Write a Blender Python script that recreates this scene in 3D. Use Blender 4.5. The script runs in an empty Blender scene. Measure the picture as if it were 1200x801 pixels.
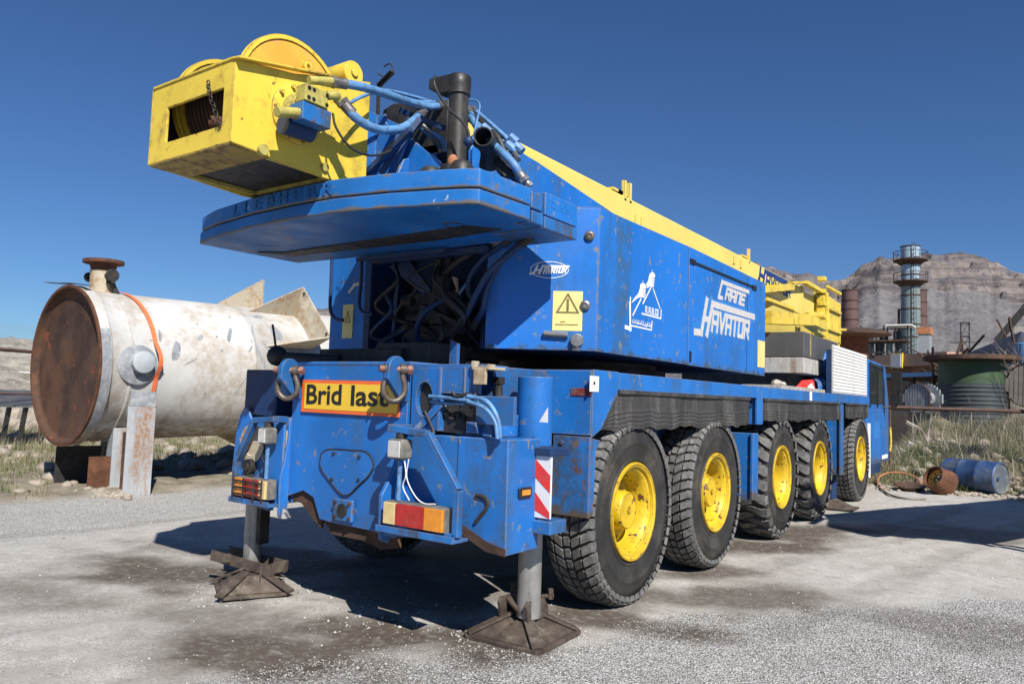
import bpy, bmesh, math, random
import numpy as np
from mathutils import Vector, Matrix
random.seed(7); rng = np.random.default_rng(7)
R = math.radians
sc = bpy.context.scene
col = sc.collection

# ------------------------------------------------------------------ camera
cam_d = bpy.data.cameras.new('camera'); cam = bpy.data.objects.new('camera', cam_d); col.objects.link(cam)
yaw, pitch, roll = 0.621, 0.0727, 0.0333
f = Vector((-math.sin(yaw)*math.cos(pitch), math.cos(yaw)*math.cos(pitch), math.sin(pitch)))
r0 = Vector((math.cos(yaw), math.sin(yaw), 0)); u0 = r0.cross(f)
rr = r0*math.cos(roll) + u0*math.sin(roll); uu = -r0*math.sin(roll) + u0*math.cos(roll)
mw = Matrix((rr, uu, -f)).transposed().to_4x4(); mw.translation = Vector((4.2, -3.8, 1.6194))
cam.matrix_world = mw
cam_d.sensor_width = 36; cam_d.lens = 882.6/1200*36; cam_d.clip_start = .05; cam_d.clip_end = 12000
sc.camera = cam

# ------------------------------------------------------------------ sky, sun, exposure
sun_dir = Vector((.93, -.60, 1)).normalized()
SUN_EL = math.asin(sun_dir.z)
w = bpy.data.worlds.new('World'); sc.world = w; w.use_nodes = True
nt = w.node_tree; nt.nodes.clear()
sky = nt.nodes.new('ShaderNodeTexSky'); sky.sky_type = 'NISHITA'; sky.sun_disc = False
sky.sun_elevation = SUN_EL; sky.sun_rotation = math.atan2(sun_dir.x, sun_dir.y)
sky.air_density = 1.0; sky.dust_density = .05; sky.ozone_density = 5; sky.altitude = 300
bg = nt.nodes.new('ShaderNodeBackground'); bg.inputs[1].default_value = .064
out = nt.nodes.new('ShaderNodeOutputWorld')
tint = nt.nodes.new('ShaderNodeVectorMath'); tint.operation = 'MULTIPLY'; tint.inputs[1].default_value = (.56, .77, 1.03)   # the photo's cooler white balance, even over the whole sky
nt.links.new(sky.outputs[0], tint.inputs[0]); nt.links.new(tint.outputs[0], bg.inputs[0]); nt.links.new(bg.outputs[0], out.inputs[0])
sd = bpy.data.lights.new('sun', 'SUN'); sd.energy = 5.0; sd.angle = R(.53); sd.color = (1, .955, .88)
so = bpy.data.objects.new('sun', sd); col.objects.link(so)
so.rotation_euler = sun_dir.to_track_quat('Z', 'Y').to_euler(); so.location = (20, -15, 25)
sc.view_settings.view_transform = 'Standard'; sc.view_settings.look = 'None'
sc.view_settings.exposure = 0.4; sc.view_settings.gamma = 1.0
sc.cycles.max_bounces = 5; sc.cycles.diffuse_bounces = 1

# ------------------------------------------------------------------ materials
MATS = {}
def mat(name, base, rough=.5, metal=0., var=.12, vscale=3., dirt=None, dirt_amt=0., dscale=4., chips=None, chip_amt=0., cscale=14.,
        bump=.15, bscale=30., streak=False, spec=.5, coat=0., edge=None, edge_amt=0., low=(), lowc=(.085, .070, .055)):
    """painted / bare surface: large fade, dirt patches or vertical streaks, chipped spots, fine bump. Object coordinates."""
    if name in MATS: return MATS[name]
    m = bpy.data.materials.new(name); m.use_nodes = True; MATS[name] = m
    t = m.node_tree; N = t.nodes; Lk = t.links.new; N.clear()
    o = N.new('ShaderNodeOutputMaterial'); b = N.new('ShaderNodeBsdfPrincipled'); Lk(b.outputs[0], o.inputs[0])
    b.inputs['Metallic'].default_value = metal; b.inputs['Specular IOR Level'].default_value = spec
    b.inputs['Coat Weight'].default_value = coat
    tc = N.new('ShaderNodeTexCoord')
    def noise(scale, detail=5, rough_=.6, vec=None, stretch=None):
        n = N.new('ShaderNodeTexNoise'); n.inputs['Scale'].default_value = scale; n.inputs['Detail'].default_value = detail
        n.inputs['Roughness'].default_value = rough_
        if stretch:
            mp = N.new('ShaderNodeMapping'); mp.inputs['Scale'].default_value = stretch; Lk(tc.outputs['Object'], mp.inputs[0]); Lk(mp.outputs[0], n.inputs['Vector'])
        else: Lk(tc.outputs['Object'], n.inputs['Vector'])
        return n.outputs[0]
    def ramp(src, a, b_):
        r_ = N.new('ShaderNodeMapRange'); r_.inputs[1].default_value = a; r_.inputs[2].default_value = b_; r_.interpolation_type = 'SMOOTHSTEP'
        Lk(src, r_.inputs[0]); return r_.outputs[0]
    def mix(fac, a, b_):
        x = N.new('ShaderNodeMix'); x.data_type = 'RGBA'
        if isinstance(fac, float): x.inputs[0].default_value = fac
        else: Lk(fac, x.inputs[0])
        for k, v in ((6, a), (7, b_)):
            if isinstance(v, (tuple, list)): x.inputs[k].default_value = (*v, 1)
            else: Lk(v, x.inputs[k])
        return x.outputs[2]
    lo = tuple(c*(1-var) for c in base); hi = tuple(min(1, c*(1+var) + var*.02) for c in base)
    c = mix(ramp(noise(vscale), .3, .7), lo, hi)
    rg = ramp(noise(vscale*2.3), .2, .8)
    rn = N.new('ShaderNodeMapRange'); rn.inputs[3].default_value = max(.04, rough-.12); rn.inputs[4].default_value = min(1, rough+.15); Lk(rg, rn.inputs[0])
    rsock = rn.outputs[0]
    if dirt:
        if streak: s = noise(dscale, 6, .65, stretch=(1, 1, .12))
        else: s = noise(dscale, 7, .68)
        k = ramp(s, .62-dirt_amt*.35, .82-dirt_amt*.35)
        s2 = noise(dscale*5, 5, .7); k2 = N.new('ShaderNodeMath'); k2.operation = 'MULTIPLY'; Lk(k, k2.inputs[0]); Lk(ramp(s2, .25, .65), k2.inputs[1])
        c = mix(k2.outputs[0], c, dirt)
        rr_ = N.new('ShaderNodeMath'); rr_.operation = 'MAXIMUM'; Lk(rsock, rr_.inputs[0])
        kk = N.new('ShaderNodeMath'); kk.operation = 'MULTIPLY'; kk.inputs[1].default_value = .8; Lk(k2.outputs[0], kk.inputs[0]); Lk(kk.outputs[0], rr_.inputs[1]); rsock = rr_.outputs[0]
    for z0_, z1_ in low:   # low ragged-topped band: caked grime, on the tank a plain tan tone
        sx_ = N.new('ShaderNodeSeparateXYZ'); Lk(tc.outputs['Object'], sx_.inputs[0]); s = noise(7, 7, .7)
        q_ = N.new('ShaderNodeMath'); q_.operation = 'MULTIPLY_ADD'; q_.inputs[1].default_value = -(z1_-z0_)*5.; Lk(s, q_.inputs[0]); Lk(sx_.outputs[2], q_.inputs[2])
        k_ = ramp(q_.outputs[0], z1_-(z1_-z0_)*2.4, z0_-(z1_-z0_)*2.4)
        k0_ = N.new('ShaderNodeMath'); k0_.operation = 'GREATER_THAN'; k0_.inputs[1].default_value = z0_-.006; Lk(sx_.outputs[2], k0_.inputs[0])
        km = N.new('ShaderNodeMath'); km.operation = 'MULTIPLY'; Lk(k_, km.inputs[0]); Lk(k0_.outputs[0], km.inputs[1])
        c = mix(km.outputs[0], c, lowc)
    if chips:
        s = noise(cscale, 8, .75); k = ramp(s, .72-chip_amt*.2, .735-chip_amt*.2)
        c = mix(k, c, chips)
    if edge:
        g = N.new('ShaderNodeNewGeometry'); bv = N.new('ShaderNodeBevel'); bv.samples = 4; bv.inputs['Radius'].default_value = .012
        dt = N.new('ShaderNodeVectorMath'); dt.operation = 'DOT_PRODUCT'; Lk(bv.outputs[0], dt.inputs[0]); Lk(g.outputs['True Normal'], dt.inputs[1])
        s = noise(11, 7, .72); ad = N.new('ShaderNodeMath'); ad.operation = 'MULTIPLY_ADD'; ad.inputs[1].default_value = -2.; Lk(dt.outputs['Value'], ad.inputs[0]); Lk(s, ad.inputs[2])
        # s - dot : flat -> s-1 (about -.5), edge -> up to s-.7
        k = ramp(ad.outputs[0], -1.27-edge_amt*.10, -1.23-edge_amt*.10); c = mix(k, c, edge)
    Lk(c, b.inputs['Base Color']); Lk(rsock, b.inputs['Roughness'])
    if bump:
        bp = N.new('ShaderNodeBump'); bp.inputs['Strength'].default_value = bump; bp.inputs['Distance'].default_value = .01
        Lk(noise(bscale, 4, .6), bp.inputs['Height']); Lk(bp.outputs[0], b.inputs['Normal'])
    return m
RUST = (.10, .035, .014); DK = (.02, .018, .016); DUST = (.30, .26, .21)
BLUE = mat('blue_paint', (.012, .148, .49), .42, var=.15, vscale=1.7, dirt=(.045, .10, .19), dirt_amt=.48, dscale=2.6, streak=True, chips=(.13, .12, .12), chip_amt=.16, cscale=7, bump=.07, bscale=5, edge=(.20, .20, .21), edge_amt=1.3, low=((.50, .70),))
BLUE2 = mat('worn_blue_paint', (.012, .140, .42), .48, var=.22, vscale=2.4, dirt=(.05, .060, .075), dirt_amt=.62, dscale=3.2, streak=True, chips=(.13, .055, .03), chip_amt=.55, cscale=8, bump=.12, bscale=7, edge=(.16, .13, .12), edge_amt=1.1)
FLAPM = mat('mud_splashed_blue_paint', (.012, .145, .45), .46, var=.22, vscale=2.4, dirt=(.05, .060, .075), dirt_amt=.62, dscale=3.2, streak=True, chips=(.13, .055, .03), chip_amt=.65, cscale=6, bump=.12, bscale=7, edge=(.16, .10, .07), edge_amt=1.6, low=((.775, .83),))
BLUEP = mat('smooth_panel_blue_paint', (.014, .160, .56), .40, var=.09, vscale=.9, dirt=(.03, .10, .22), dirt_amt=.34, dscale=1.6, streak=True, chips=(.12, .11, .11), chip_amt=-.35, cscale=6, bump=.10, bscale=1.6, edge=(.20, .20, .20), edge_amt=1.3, low=((1.965, 2.02),), lowc=(.05, .075, .10))
SLABM = mat('counterweight_blue_paint', (.011, .145, .46), .46, var=.18, vscale=1.6, dirt=(.20, .24, .32), dirt_amt=.22, dscale=1.8, chips=(.42, .43, .45), chip_amt=.32, cscale=3.4, bump=.10, bscale=7, edge=(.15, .13, .12), edge_amt=1.2, low=((2.776, 2.795), (2.876, 2.892)), lowc=(.12, .11, .10))
BLUED = mat('grimy_shade_blue_paint', (.006, .035, .12), .55, var=.3, vscale=3, dirt=(.03, .028, .026), dirt_amt=.5, dscale=3, chips=(.09, .08, .07), chip_amt=.3, bump=.2, bscale=14)  # blue taken near black to paint in the bays' shade, grime on top
BLUEL = mat('light_blue_hose_paint', (.10, .24, .46), .5, var=.25, vscale=9, dirt=(.06, .06, .06), dirt_amt=.35, dscale=16, chips=(.30, .28, .26), chip_amt=.4, cscale=20, bump=.2, bscale=60)
YEL = mat('yellow_paint', (.76, .555, .06), .42, var=.08, vscale=1.6, dirt=(.30, .19, .045), dirt_amt=.36, dscale=3.5, chips=(.06, .022, .016), chip_amt=.22, cscale=7, bump=.06, bscale=5, edge=(.09, .04, .03), edge_amt=1.0)
YELD = mat('grimy_shaded_underside_yellow', (.42, .31, .06), .6, var=.25, vscale=4, dirt=(.13, .08, .035), dirt_amt=.75, dscale=4, chips=(.05, .025, .02), chip_amt=.5, cscale=9, bump=.2)  # brown grime plus the underside's shade mixed into a darker yellow
YELB = mat('boom_yellow_paint', (.78, .61, .14), .42, var=.07, vscale=1.2, dirt=(.40, .28, .10), dirt_amt=.12, dscale=2.5, bump=.04, edge=(.1, .05, .02), edge_amt=.3)
YELW = mat('wheel_yellow_paint', (.66, .44, .015), .48, var=.15, vscale=6, dirt=(.12, .065, .02), dirt_amt=.26, dscale=9, chips=(.09, .035, .02), chip_amt=.30, cscale=16, bump=.2, bscale=30, edge=(.10, .035, .02), edge_amt=1.2)
ORY = mat('orange_yellow_paint', (.82, .42, .05), .5, var=.12, vscale=2.5, dirt=(.70, .33, .16), dirt_amt=.35, dscale=3, chips=(.10, .03, .02), chip_amt=.25, cscale=12)
OLIVE = mat('faded_yellow_fitting', (.42, .37, .09), .6, var=.15, vscale=12, dirt=(.15, .10, .04), dirt_amt=.4, dscale=18, chips=DK, chip_amt=.1, bump=.2)
BLK = mat('black_enamel', (.022, .021, .02), .5, var=.3, vscale=6, dirt=(.09, .075, .06), dirt_amt=.3, dscale=5, streak=True, bump=.1)
RUBM = mat('black_hose_rubber', (.018, .018, .019), .6, var=.3, vscale=8, dirt=(.10, .09, .08), dirt_amt=.25, dscale=10)
MACH = mat('oily_machinery', (.030, .029, .028), .55, metal=.2, var=.4, vscale=6, dirt=(.07, .05, .035), dirt_amt=.4, dscale=8, bump=.3, bscale=20)
TYRE = mat('tyre_side_rubber', (.024, .023, .022), .60, var=.3, vscale=4, dirt=(.075, .064, .052), dirt_amt=.46, dscale=3, chips=(.12, .11, .10), chip_amt=.10, cscale=12, bump=.12, bscale=26)
TREAD = mat('dusty_tread_rubber', (.115, .112, .108), .85, var=.3, vscale=14, dirt=(.24, .23, .215), dirt_amt=.42, dscale=9, bump=.25, bscale=60)
SKIRT = mat('rubber_skirt', (.036, .035, .034), .6, var=.3, vscale=3, dirt=(.13, .122, .11), dirt_amt=.4, dscale=5, streak=True, chips=(.15, .14, .13), chip_amt=.16, cscale=11, bump=.25, bscale=9)
STEEL = mat('dull_grey_steel', (.27, .265, .255), .42, metal=.75, var=.2, vscale=10, dirt=(.14, .12, .10), dirt_amt=.4, dscale=6, streak=True, bump=.06)
CHROME = mat('jack_leg_steel', (.33, .325, .31), .45, metal=.5, var=.12, vscale=8, dirt=(.12, .10, .07), dirt_amt=.28, dscale=12, streak=True, bump=.04)
PAD = mat('muddy_pad_steel', (.082, .062, .048), .7, metal=.2, var=.35, vscale=9, dirt=(.20, .17, .135), dirt_amt=.42, dscale=7, chips=(.05, .03, .02), chip_amt=.3, bump=.4, bscale=35, edge=(.045, .025, .018), edge_amt=.5)
SHK = mat('shackle_steel', (.17, .145, .12), .45, metal=.6, var=.25, vscale=20, dirt=(.10, .05, .03), dirt_amt=.45, dscale=20, bump=.3, bscale=60)
PINK = mat('faded_red_pin', (.24, .095, .07), .6, var=.2, vscale=30, dirt=DUST, dirt_amt=.4, dscale=30)
RUSTM = mat('brown_rust', (.105, .040, .018), .85, var=.35, vscale=5, dirt=(.19, .085, .035), dirt_amt=.4, dscale=6, chips=(.30, .085, .035), chip_amt=.2, cscale=7, bump=.6, bscale=45)
CREAMR = mat('rust_stained_cream_paint', (.52, .46, .35), .7, var=.2, vscale=3, dirt=(.34, .22, .12), dirt_amt=.55, dscale=2.6, chips=(.2, .09, .04), chip_amt=.2, cscale=5, bump=.2)
DISCR = mat('dark_brown_pitted_rust', (.058, .027, .016), .8, var=.5, vscale=1.4, dirt=(.12, .052, .024), dirt_amt=.6, dscale=1.5, chips=(.21, .055, .028), chip_amt=.62, cscale=2.0, bump=.7, bscale=30)
RUSTD = mat('dark_rust', (.055, .030, .020), .85, var=.35, vscale=3, dirt=(.13, .06, .03), dirt_amt=.4, dscale=4, bump=.5, bscale=30)
RUSTO = mat('orange_rust', (.42, .17, .075), .85, var=.2, vscale=5, dirt=(.17, .07, .035), dirt_amt=.4, dscale=7, bump=.4, bscale=40)
CREAM = mat('stained_cream_paint', (.50, .44, .33), .6, var=.16, vscale=3, dirt=(.30, .18, .085), dirt_amt=.62, dscale=3, chips=(.25, .11, .05), chip_amt=.2, bump=.1)
WHITE = mat('white_paint', (.78, .77, .74), .5, var=.05, vscale=3, dirt=(.4, .36, .3), dirt_amt=.15, dscale=8, bump=.05)
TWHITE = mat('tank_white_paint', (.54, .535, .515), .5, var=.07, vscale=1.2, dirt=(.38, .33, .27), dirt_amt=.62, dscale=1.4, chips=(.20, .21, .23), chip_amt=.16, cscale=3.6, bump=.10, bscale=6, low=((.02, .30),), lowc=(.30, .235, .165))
GALV = mat('grey_primer', (.30, .32, .34), .5, metal=.2, var=.2, vscale=8, dirt=(.5, .5, .5), dirt_amt=.4, dscale=10, bump=.1)
POST = mat('rust_streaked_grey_steel', (.40, .43, .46), .5, metal=.15, var=.1, vscale=4, dirt=(.30, .15, .06), dirt_amt=.50, dscale=4.5, streak=True, chips=(.22, .08, .03), chip_amt=.15, bump=.1)
PALEB = mat('pale_blue_grey_cap', (.40, .44, .46), .5, var=.08, vscale=6, dirt=(.35, .35, .35), dirt_amt=.2)
ORANGE = mat('orange_webbing', (.80, .17, .055), .7, var=.12, vscale=20, dirt=(.45, .15, .08), dirt_amt=.2, bump=.3, bscale=140)
SIGNY = mat('sign_yellow', (.80, .52, .045), .35, var=.05, vscale=4, dirt=(.5, .36, .08), dirt_amt=.15, bump=.02)
SIGNO = mat('sign_orange', (.80, .14, .03), .35, var=.06, vscale=6, dirt=(.4, .12, .05), dirt_amt=.15, bump=.02)
INK = mat('black_ink', (.015, .014, .013), .45, var=.1)
STKY = mat('faded_sticker_yellow', (.72, .62, .24), .5, var=.08, vscale=9, dirt=(.45, .38, .15), dirt_amt=.25, bump=.02)
STKI = mat('sticker_olive_ink', (.16, .13, .035), .5, var=.3, vscale=60)
LOGO = mat('white_decal', (.80, .80, .80), .45, var=.03, vscale=8, chips=(.05, .15, .45), chip_amt=-.1, cscale=30, bump=.0)
LOGOG = mat('sun_faded_grey_decal', (.55, .53, .52), .6, var=.10, vscale=20, dirt=(.35, .38, .42), dirt_amt=.3, dscale=30, bump=.0)
GHOST = mat('lighter_blue_overspray', (.025, .19, .56), .4, var=.12, vscale=8, dirt=(.05, .3, .6), dirt_amt=.3, dscale=12, bump=.02)
NAVY = mat('navy_decal', (.012, .035, .17), .4, var=.06)
LETB = mat('dark_blue_raised_letters', (.012, .105, .36), .45, var=.2, vscale=10, dirt=(.12, .12, .13), dirt_amt=.3, dscale=12)
REDL = mat('red_lens', (.42, .018, .015), .22, var=.15, vscale=16, dirt=(.25, .10, .07), dirt_amt=.3, dscale=18, coat=.3)
REDT = mat('worn_red_tape', (.22, .035, .03), .55, var=.3, vscale=14, dirt=(.12, .10, .10), dirt_amt=.55, dscale=14)
AMBL = mat('amber_lens', (.75, .27, .02), .22, var=.15, vscale=16, dirt=(.5, .25, .08), dirt_amt=.3, dscale=18, coat=.3)
CRML = mat('faded_clear_lens', (.68, .52, .24), .3, var=.1, vscale=16, dirt=(.4, .3, .15), dirt_amt=.2, dscale=18)
LAMPG = mat('dusty_lamp_glass', (.52, .52, .50), .18, var=.12, vscale=14, coat=.4)
LAMPB = mat('lamp_housing', (.16, .15, .13), .5, var=.2, vscale=14, dirt=(.28, .25, .21), dirt_amt=.4, dscale=14)
RED = mat('reflective_red', (.70, .045, .035), .35, var=.06, vscale=10, dirt=(.4, .12, .1), dirt_amt=.25, dscale=20)
RWHT = mat('reflective_white', (.74, .74, .74), .35, var=.04, vscale=10, dirt=(.45, .43, .4), dirt_amt=.2, dscale=20)
GLASS = mat('dark_cab_glass', (.02, .025, .028), .08, var=.2, vscale=2, spec=.8)
CONC = mat('pale_concrete', (.40, .37, .33), .9, var=.15, vscale=7, dirt=(.2, .15, .1), dirt_amt=.4, dscale=9, bump=.5, bscale=30)
DGREY = mat('dark_grey_plate', (.075, .076, .080), .6, var=.15, vscale=2, dirt=(.17, .13, .09), dirt_amt=.28, dscale=4, streak=True, edge=(.3, .25, .1), edge_amt=.3)
LIME = mat('whitewashed_plate', (.42, .41, .39), .75, var=.15, vscale=5, dirt=(.18, .10, .06), dirt_amt=.45, dscale=6, streak=True, bump=.3)
DRUML = mat('dusty_drum_lid', (.10, .12, .14), .6, var=.2, vscale=5, dirt=(.2, .19, .17), dirt_amt=.4, dscale=5)
DRUMB = mat('faded_blue_plastic', (.025, .065, .17), .5, var=.3, vscale=2.2, dirt=(.12, .13, .135), dirt_amt=.5, dscale=2.5, bump=.1)
TEAL = mat('weathered_teal_steel', (.17, .22, .225), .6, metal=.1, var=.16, vscale=.35, dirt=(.30, .32, .30), dirt_amt=.35, dscale=.6, streak=True, bump=.1)
SKYB = mat('pale_blue_steel', (.30, .42, .52), .5, var=.12, vscale=.4, dirt=(.45, .5, .52), dirt_amt=.4, dscale=.7, streak=True)
CHRUST = mat('brown_rusted_chimney', (.105, .060, .055), .8, var=.2, vscale=.4, dirt=(.07, .04, .035), dirt_amt=.4, dscale=.6, streak=True)
GREEN = mat('green_tank_paint', (.045, .085, .04), .6, var=.12, vscale=1, dirt=(.05, .07, .04), dirt_amt=.3, dscale=2, streak=True)
GREENL = mat('dark_ribbed_steel', (.045, .055, .062), .6, var=.15, vscale=1, dirt=(.09, .09, .08), dirt_amt=.3, dscale=2)
TAN = mat('tan_pink_fascia', (.46, .29, .20), .8, var=.08, vscale=.6, dirt=(.35, .23, .16), dirt_amt=.3, dscale=1)
BRICK = mat('brown_brick', (.24, .13, .075), .9, var=.15, vscale=2)
WOOD = mat('grey_weathered_wood', (.27, .24, .20), .85, var=.2, vscale=4, dirt=(.14, .12, .10), dirt_amt=.4, dscale=5, streak=True, bump=.4, bscale=20)
TARP = mat('dull_blue_sheet', (.045, .055, .085), .6, var=.25, vscale=.8, dirt=(.13, .14, .16), dirt_amt=.4, dscale=1.2)
BLUR = mat('light_blue_steel', (.14, .33, .58), .5, var=.12, vscale=1)
BARK = mat('pale_dry_bark', (.26, .225, .19), .9, var=.2, vscale=6)
PIPE = mat('brown_painted_pipe', (.10, .055, .04), .7, var=.2, vscale=3)
WIRE = mat('galvanised_wire', (.33, .33, .33), .5, metal=.5, var=.2, vscale=5, bump=0)
STONE = bpy.data.materials.new('light_grey_stone'); STONE.use_nodes = True
_b = STONE.node_tree.nodes['Principled BSDF']; _b.inputs['Roughness'].default_value = .95; _b.inputs['Specular IOR Level'].default_value = .1
_g = STONE.node_tree.nodes.new('ShaderNodeNewGeometry'); _x = STONE.node_tree.nodes.new('ShaderNodeMix'); _x.data_type = 'RGBA'; _x.inputs[6].default_value = (.22, .205, .185, 1); _x.inputs[7].default_value = (.58, .56, .525, 1)
STONE.node_tree.links.new(_g.outputs['Random Per Island'], _x.inputs[0]); STONE.node_tree.links.new(_x.outputs[2], _b.inputs['Base Color'])
ROCK = mat('buff_rubble', (.33, .285, .23), .9, var=.2, vscale=5, dirt=(.25, .2, .16), dirt_amt=.4, dscale=8, bump=.5)

# ------------------------------------------------------------------ mesh helpers
def catmull(P, n=6):
    P = [Vector(p) for p in P]
    if len(P) < 3: return P
    Q = [2*P[0]-P[1]] + P + [2*P[-1]-P[-2]]; o = []
    for i in range(1, len(Q)-2):
        a, b, c, d = Q[i-1:i+3]
        for k in range(n):
            t = k/n; o.append(.5*((2*b)+(c-a)*t+(2*a-5*b+4*c-d)*t*t+(3*b-a-3*c+d)*t*t*t))
    o.append(P[-1]); return o
def frame(d):
    d = Vector(d).normalized(); a = Vector((0, 0, 1)) if abs(d.z) < .9 else Vector((1, 0, 0))
    s = d.cross(a).normalized(); return s, s.cross(d)
ORG = {}
class MB:
    def __init__(s): s.v = []; s.f = []; s.mi = []
    def add(s, v, f, mi=0):
        n = len(s.v); s.v += [tuple(p) for p in v]; s.f += [tuple(i+n for i in q) for q in f]; s.mi += [mi]*len(f); return s
    def hexa(s, c, mi=0):  # 8 corners: 0-3 bottom loop, 4-7 top loop (counter-clockwise from above)
        return s.add(c, [(3, 2, 1, 0), (4, 5, 6, 7), (0, 1, 5, 4), (1, 2, 6, 5), (2, 3, 7, 6), (3, 0, 4, 7)], mi)
    def box(s, x0, y0, z0, x1, y1, z1, mi=0):
        return s.hexa([(x0, y0, z0), (x1, y0, z0), (x1, y1, z0), (x0, y1, z0), (x0, y0, z1), (x1, y0, z1), (x1, y1, z1), (x0, y1, z1)], mi)
    def prism(s, loop, d, mi=0):  # planar 3D loop extruded by vector d
        loop = [Vector(p) for p in loop]; d = Vector(d); n = len(loop)
        nrm = sum(((loop[i]-loop[0]).cross(loop[(i+1) % n]-loop[0]) for i in range(1, n-1)), Vector())
        if nrm.dot(d) > 0: loop = loop[::-1]
        v = loop + [p+d for p in loop]
        return s.add(v, [tuple(range(n)), tuple(range(2*n-1, n-1, -1))] + [(i, i+n, (i+1) % n+n, (i+1) % n) for i in range(n)], mi)
    def px(s, yz, x0, x1, mi=0): return s.prism([(x0, y, z) for y, z in yz], (x1-x0, 0, 0), mi)
    def py(s, xz, y0, y1, mi=0): return s.prism([(x, y0, z) for x, z in xz], (0, y1-y0, 0), mi)
    def pz(s, xy, z0, z1, mi=0): return s.prism([(x, y, z0) for x, y in xy], (0, 0, z1-z0), mi)
    def cyl(s, a, b, r, r2=None, n=20, cap=True, mi=0):
        a = Vector(a); b = Vector(b); r2 = r if r2 is None else r2; u, v = frame(b-a)
        V = [p+(u*math.cos(2*math.pi*i/n)+v*math.sin(2*math.pi*i/n))*q for p, q in ((a, r), (b, r2)) for i in range(n)]
        F = [(i, (i+1) % n, (i+1) % n+n, i+n) for i in range(n)]
        F = [q[::-1] for q in F]
        if cap: F += [tuple(range(n)), tuple(range(2*n-1, n-1, -1))]
        return s.add(V, F, mi)
    def tube(s, P, r, n=8, smooth=6, cap=True, mi=0, closed=False):
        P = catmull(P, smooth) if smooth else [Vector(p) for p in P]
        m = len(P); V = []; u = None
        for i in range(m):
            d = (P[min(i+1, m-1)]-P[max(i-1, 0)])
            if d.length < 1e-9: d = Vector((0, 0, 1))
            d.normalize()
            if u is None: u, v = frame(d)
            else:
                u = (u-d*u.dot(d)); u = u.normalized() if u.length > 1e-6 else frame(d)[0]; v = u.cross(d)
            rad = r[i*len(r)//m] if isinstance(r, (list, tuple)) else r
            V += [P[i]+(u*math.cos(2*math.pi*k/n)+v*math.sin(2*math.pi*k/n))*rad for k in range(n)]
        F = [(i*n+k, (i+1)*n+k, (i+1)*n+(k+1) % n, i*n+(k+1) % n) for i in range(m-1) for k in range(n)]
        if cap: F += [tuple(range(n))[::1], tuple(range((m-1)*n, m*n))[::-1]]
        return s.add(V, F, mi)
    def bar(s, a, b, w, h, up=(0, 0, 1), mi=0):
        a = Vector(a); b = Vector(b); d = (b-a).normalized(); up = Vector(up); sd_ = d.cross(up).normalized(); up = sd_.cross(d)
        c = [p+sd_*i*w/2+up*j*h/2 for p in (a, b) for i, j in ((-1, -1), (1, -1), (1, 1), (-1, 1))]
        return s.add(c, [(0, 1, 2, 3), (7, 6, 5, 4), (0, 4, 5, 1), (1, 5, 6, 2), (2, 6, 7, 3), (3, 7, 4, 0)], mi)
    def lathe(s, prof, o=(0, 0, 0), axis=(0, 0, 1), n=32, a0=0., a1=2*math.pi, mi=0):  # prof [(r, h)]
        o = Vector(o); ax = Vector(axis).normalized(); u, v = frame(ax); full = abs(a1-a0-2*math.pi) < 1e-6; m = n if full else n+1
        V = [o+ax*h+(u*math.cos(a0+(a1-a0)*i/n)+v*math.sin(a0+(a1-a0)*i/n))*r_ for r_, h in prof for i in range(m)]
        F = [(j*m+i, (j+1)*m+i, (j+1)*m+(i+1) % m, j*m+(i+1) % m) for j in range(len(prof)-1) for i in range(n)]
        return s.add(V, F, mi)
    def sphere(s, c, r, n=12, sc_=(1, 1, 1), mi=0):
        c = Vector(c); V = []; m = n//2
        for j in range(m+1):
            for i in range(n):
                a = math.pi*j/m; b = 2*math.pi*i/n
                V.append(c+Vector((math.sin(a)*math.cos(b)*sc_[0], math.sin(a)*math.sin(b)*sc_[1], math.cos(a)*sc_[2]))*r)
        F = [(j*n+i, (j+1)*n+i, (j+1)*n+(i+1) % n, j*n+(i+1) % n) for j in range(m) for i in range(n)]
        return s.add(V, F, mi)
    def clusters(s, gap=.04):
        # groups of loose islands whose boxes (grown by gap) touch
        par = list(range(len(s.v)))
        def fd(a):
            while par[a] != a: par[a] = par[par[a]]; a = par[a]
            return a
        key = {}
        for i, p in enumerate(s.v):
            k = (round(p[0], 4), round(p[1], 4), round(p[2], 4)); j = key.setdefault(k, i)
            if j != i: par[fd(i)] = fd(j)
        for q in s.f:
            a = fd(q[0])
            for i in q[1:]: par[fd(i)] = a
        box = {}
        for i, p in enumerate(s.v):
            r_ = fd(i); b = box.get(r_)
            if b is None: box[r_] = [p[0], p[1], p[2], p[0], p[1], p[2]]
            else:
                for k in range(3): b[k] = min(b[k], p[k]); b[k+3] = max(b[k+3], p[k])
        ks = list(box)
        for i, a in enumerate(ks):
            for b in ks[i+1:]:
                A_, B_ = box[a], box[b]
                if all(A_[k]-gap <= B_[k+3] and B_[k]-gap <= A_[k+3] for k in range(3)): par[fd(a)] = fd(b)
        out_ = {}
        for fi, q in enumerate(s.f): out_.setdefault(fd(q[0]), []).append(fi)
        res = []
        for fl in out_.values():
            m = MB(); mp = {}
            for fi in fl:
                for i in s.f[fi]:
                    if i not in mp: mp[i] = len(m.v); m.v.append(s.v[i])
                m.f.append(tuple(mp[i] for i in s.f[fi])); m.mi.append(s.mi[fi])
            res.append(m)
        return res
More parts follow.
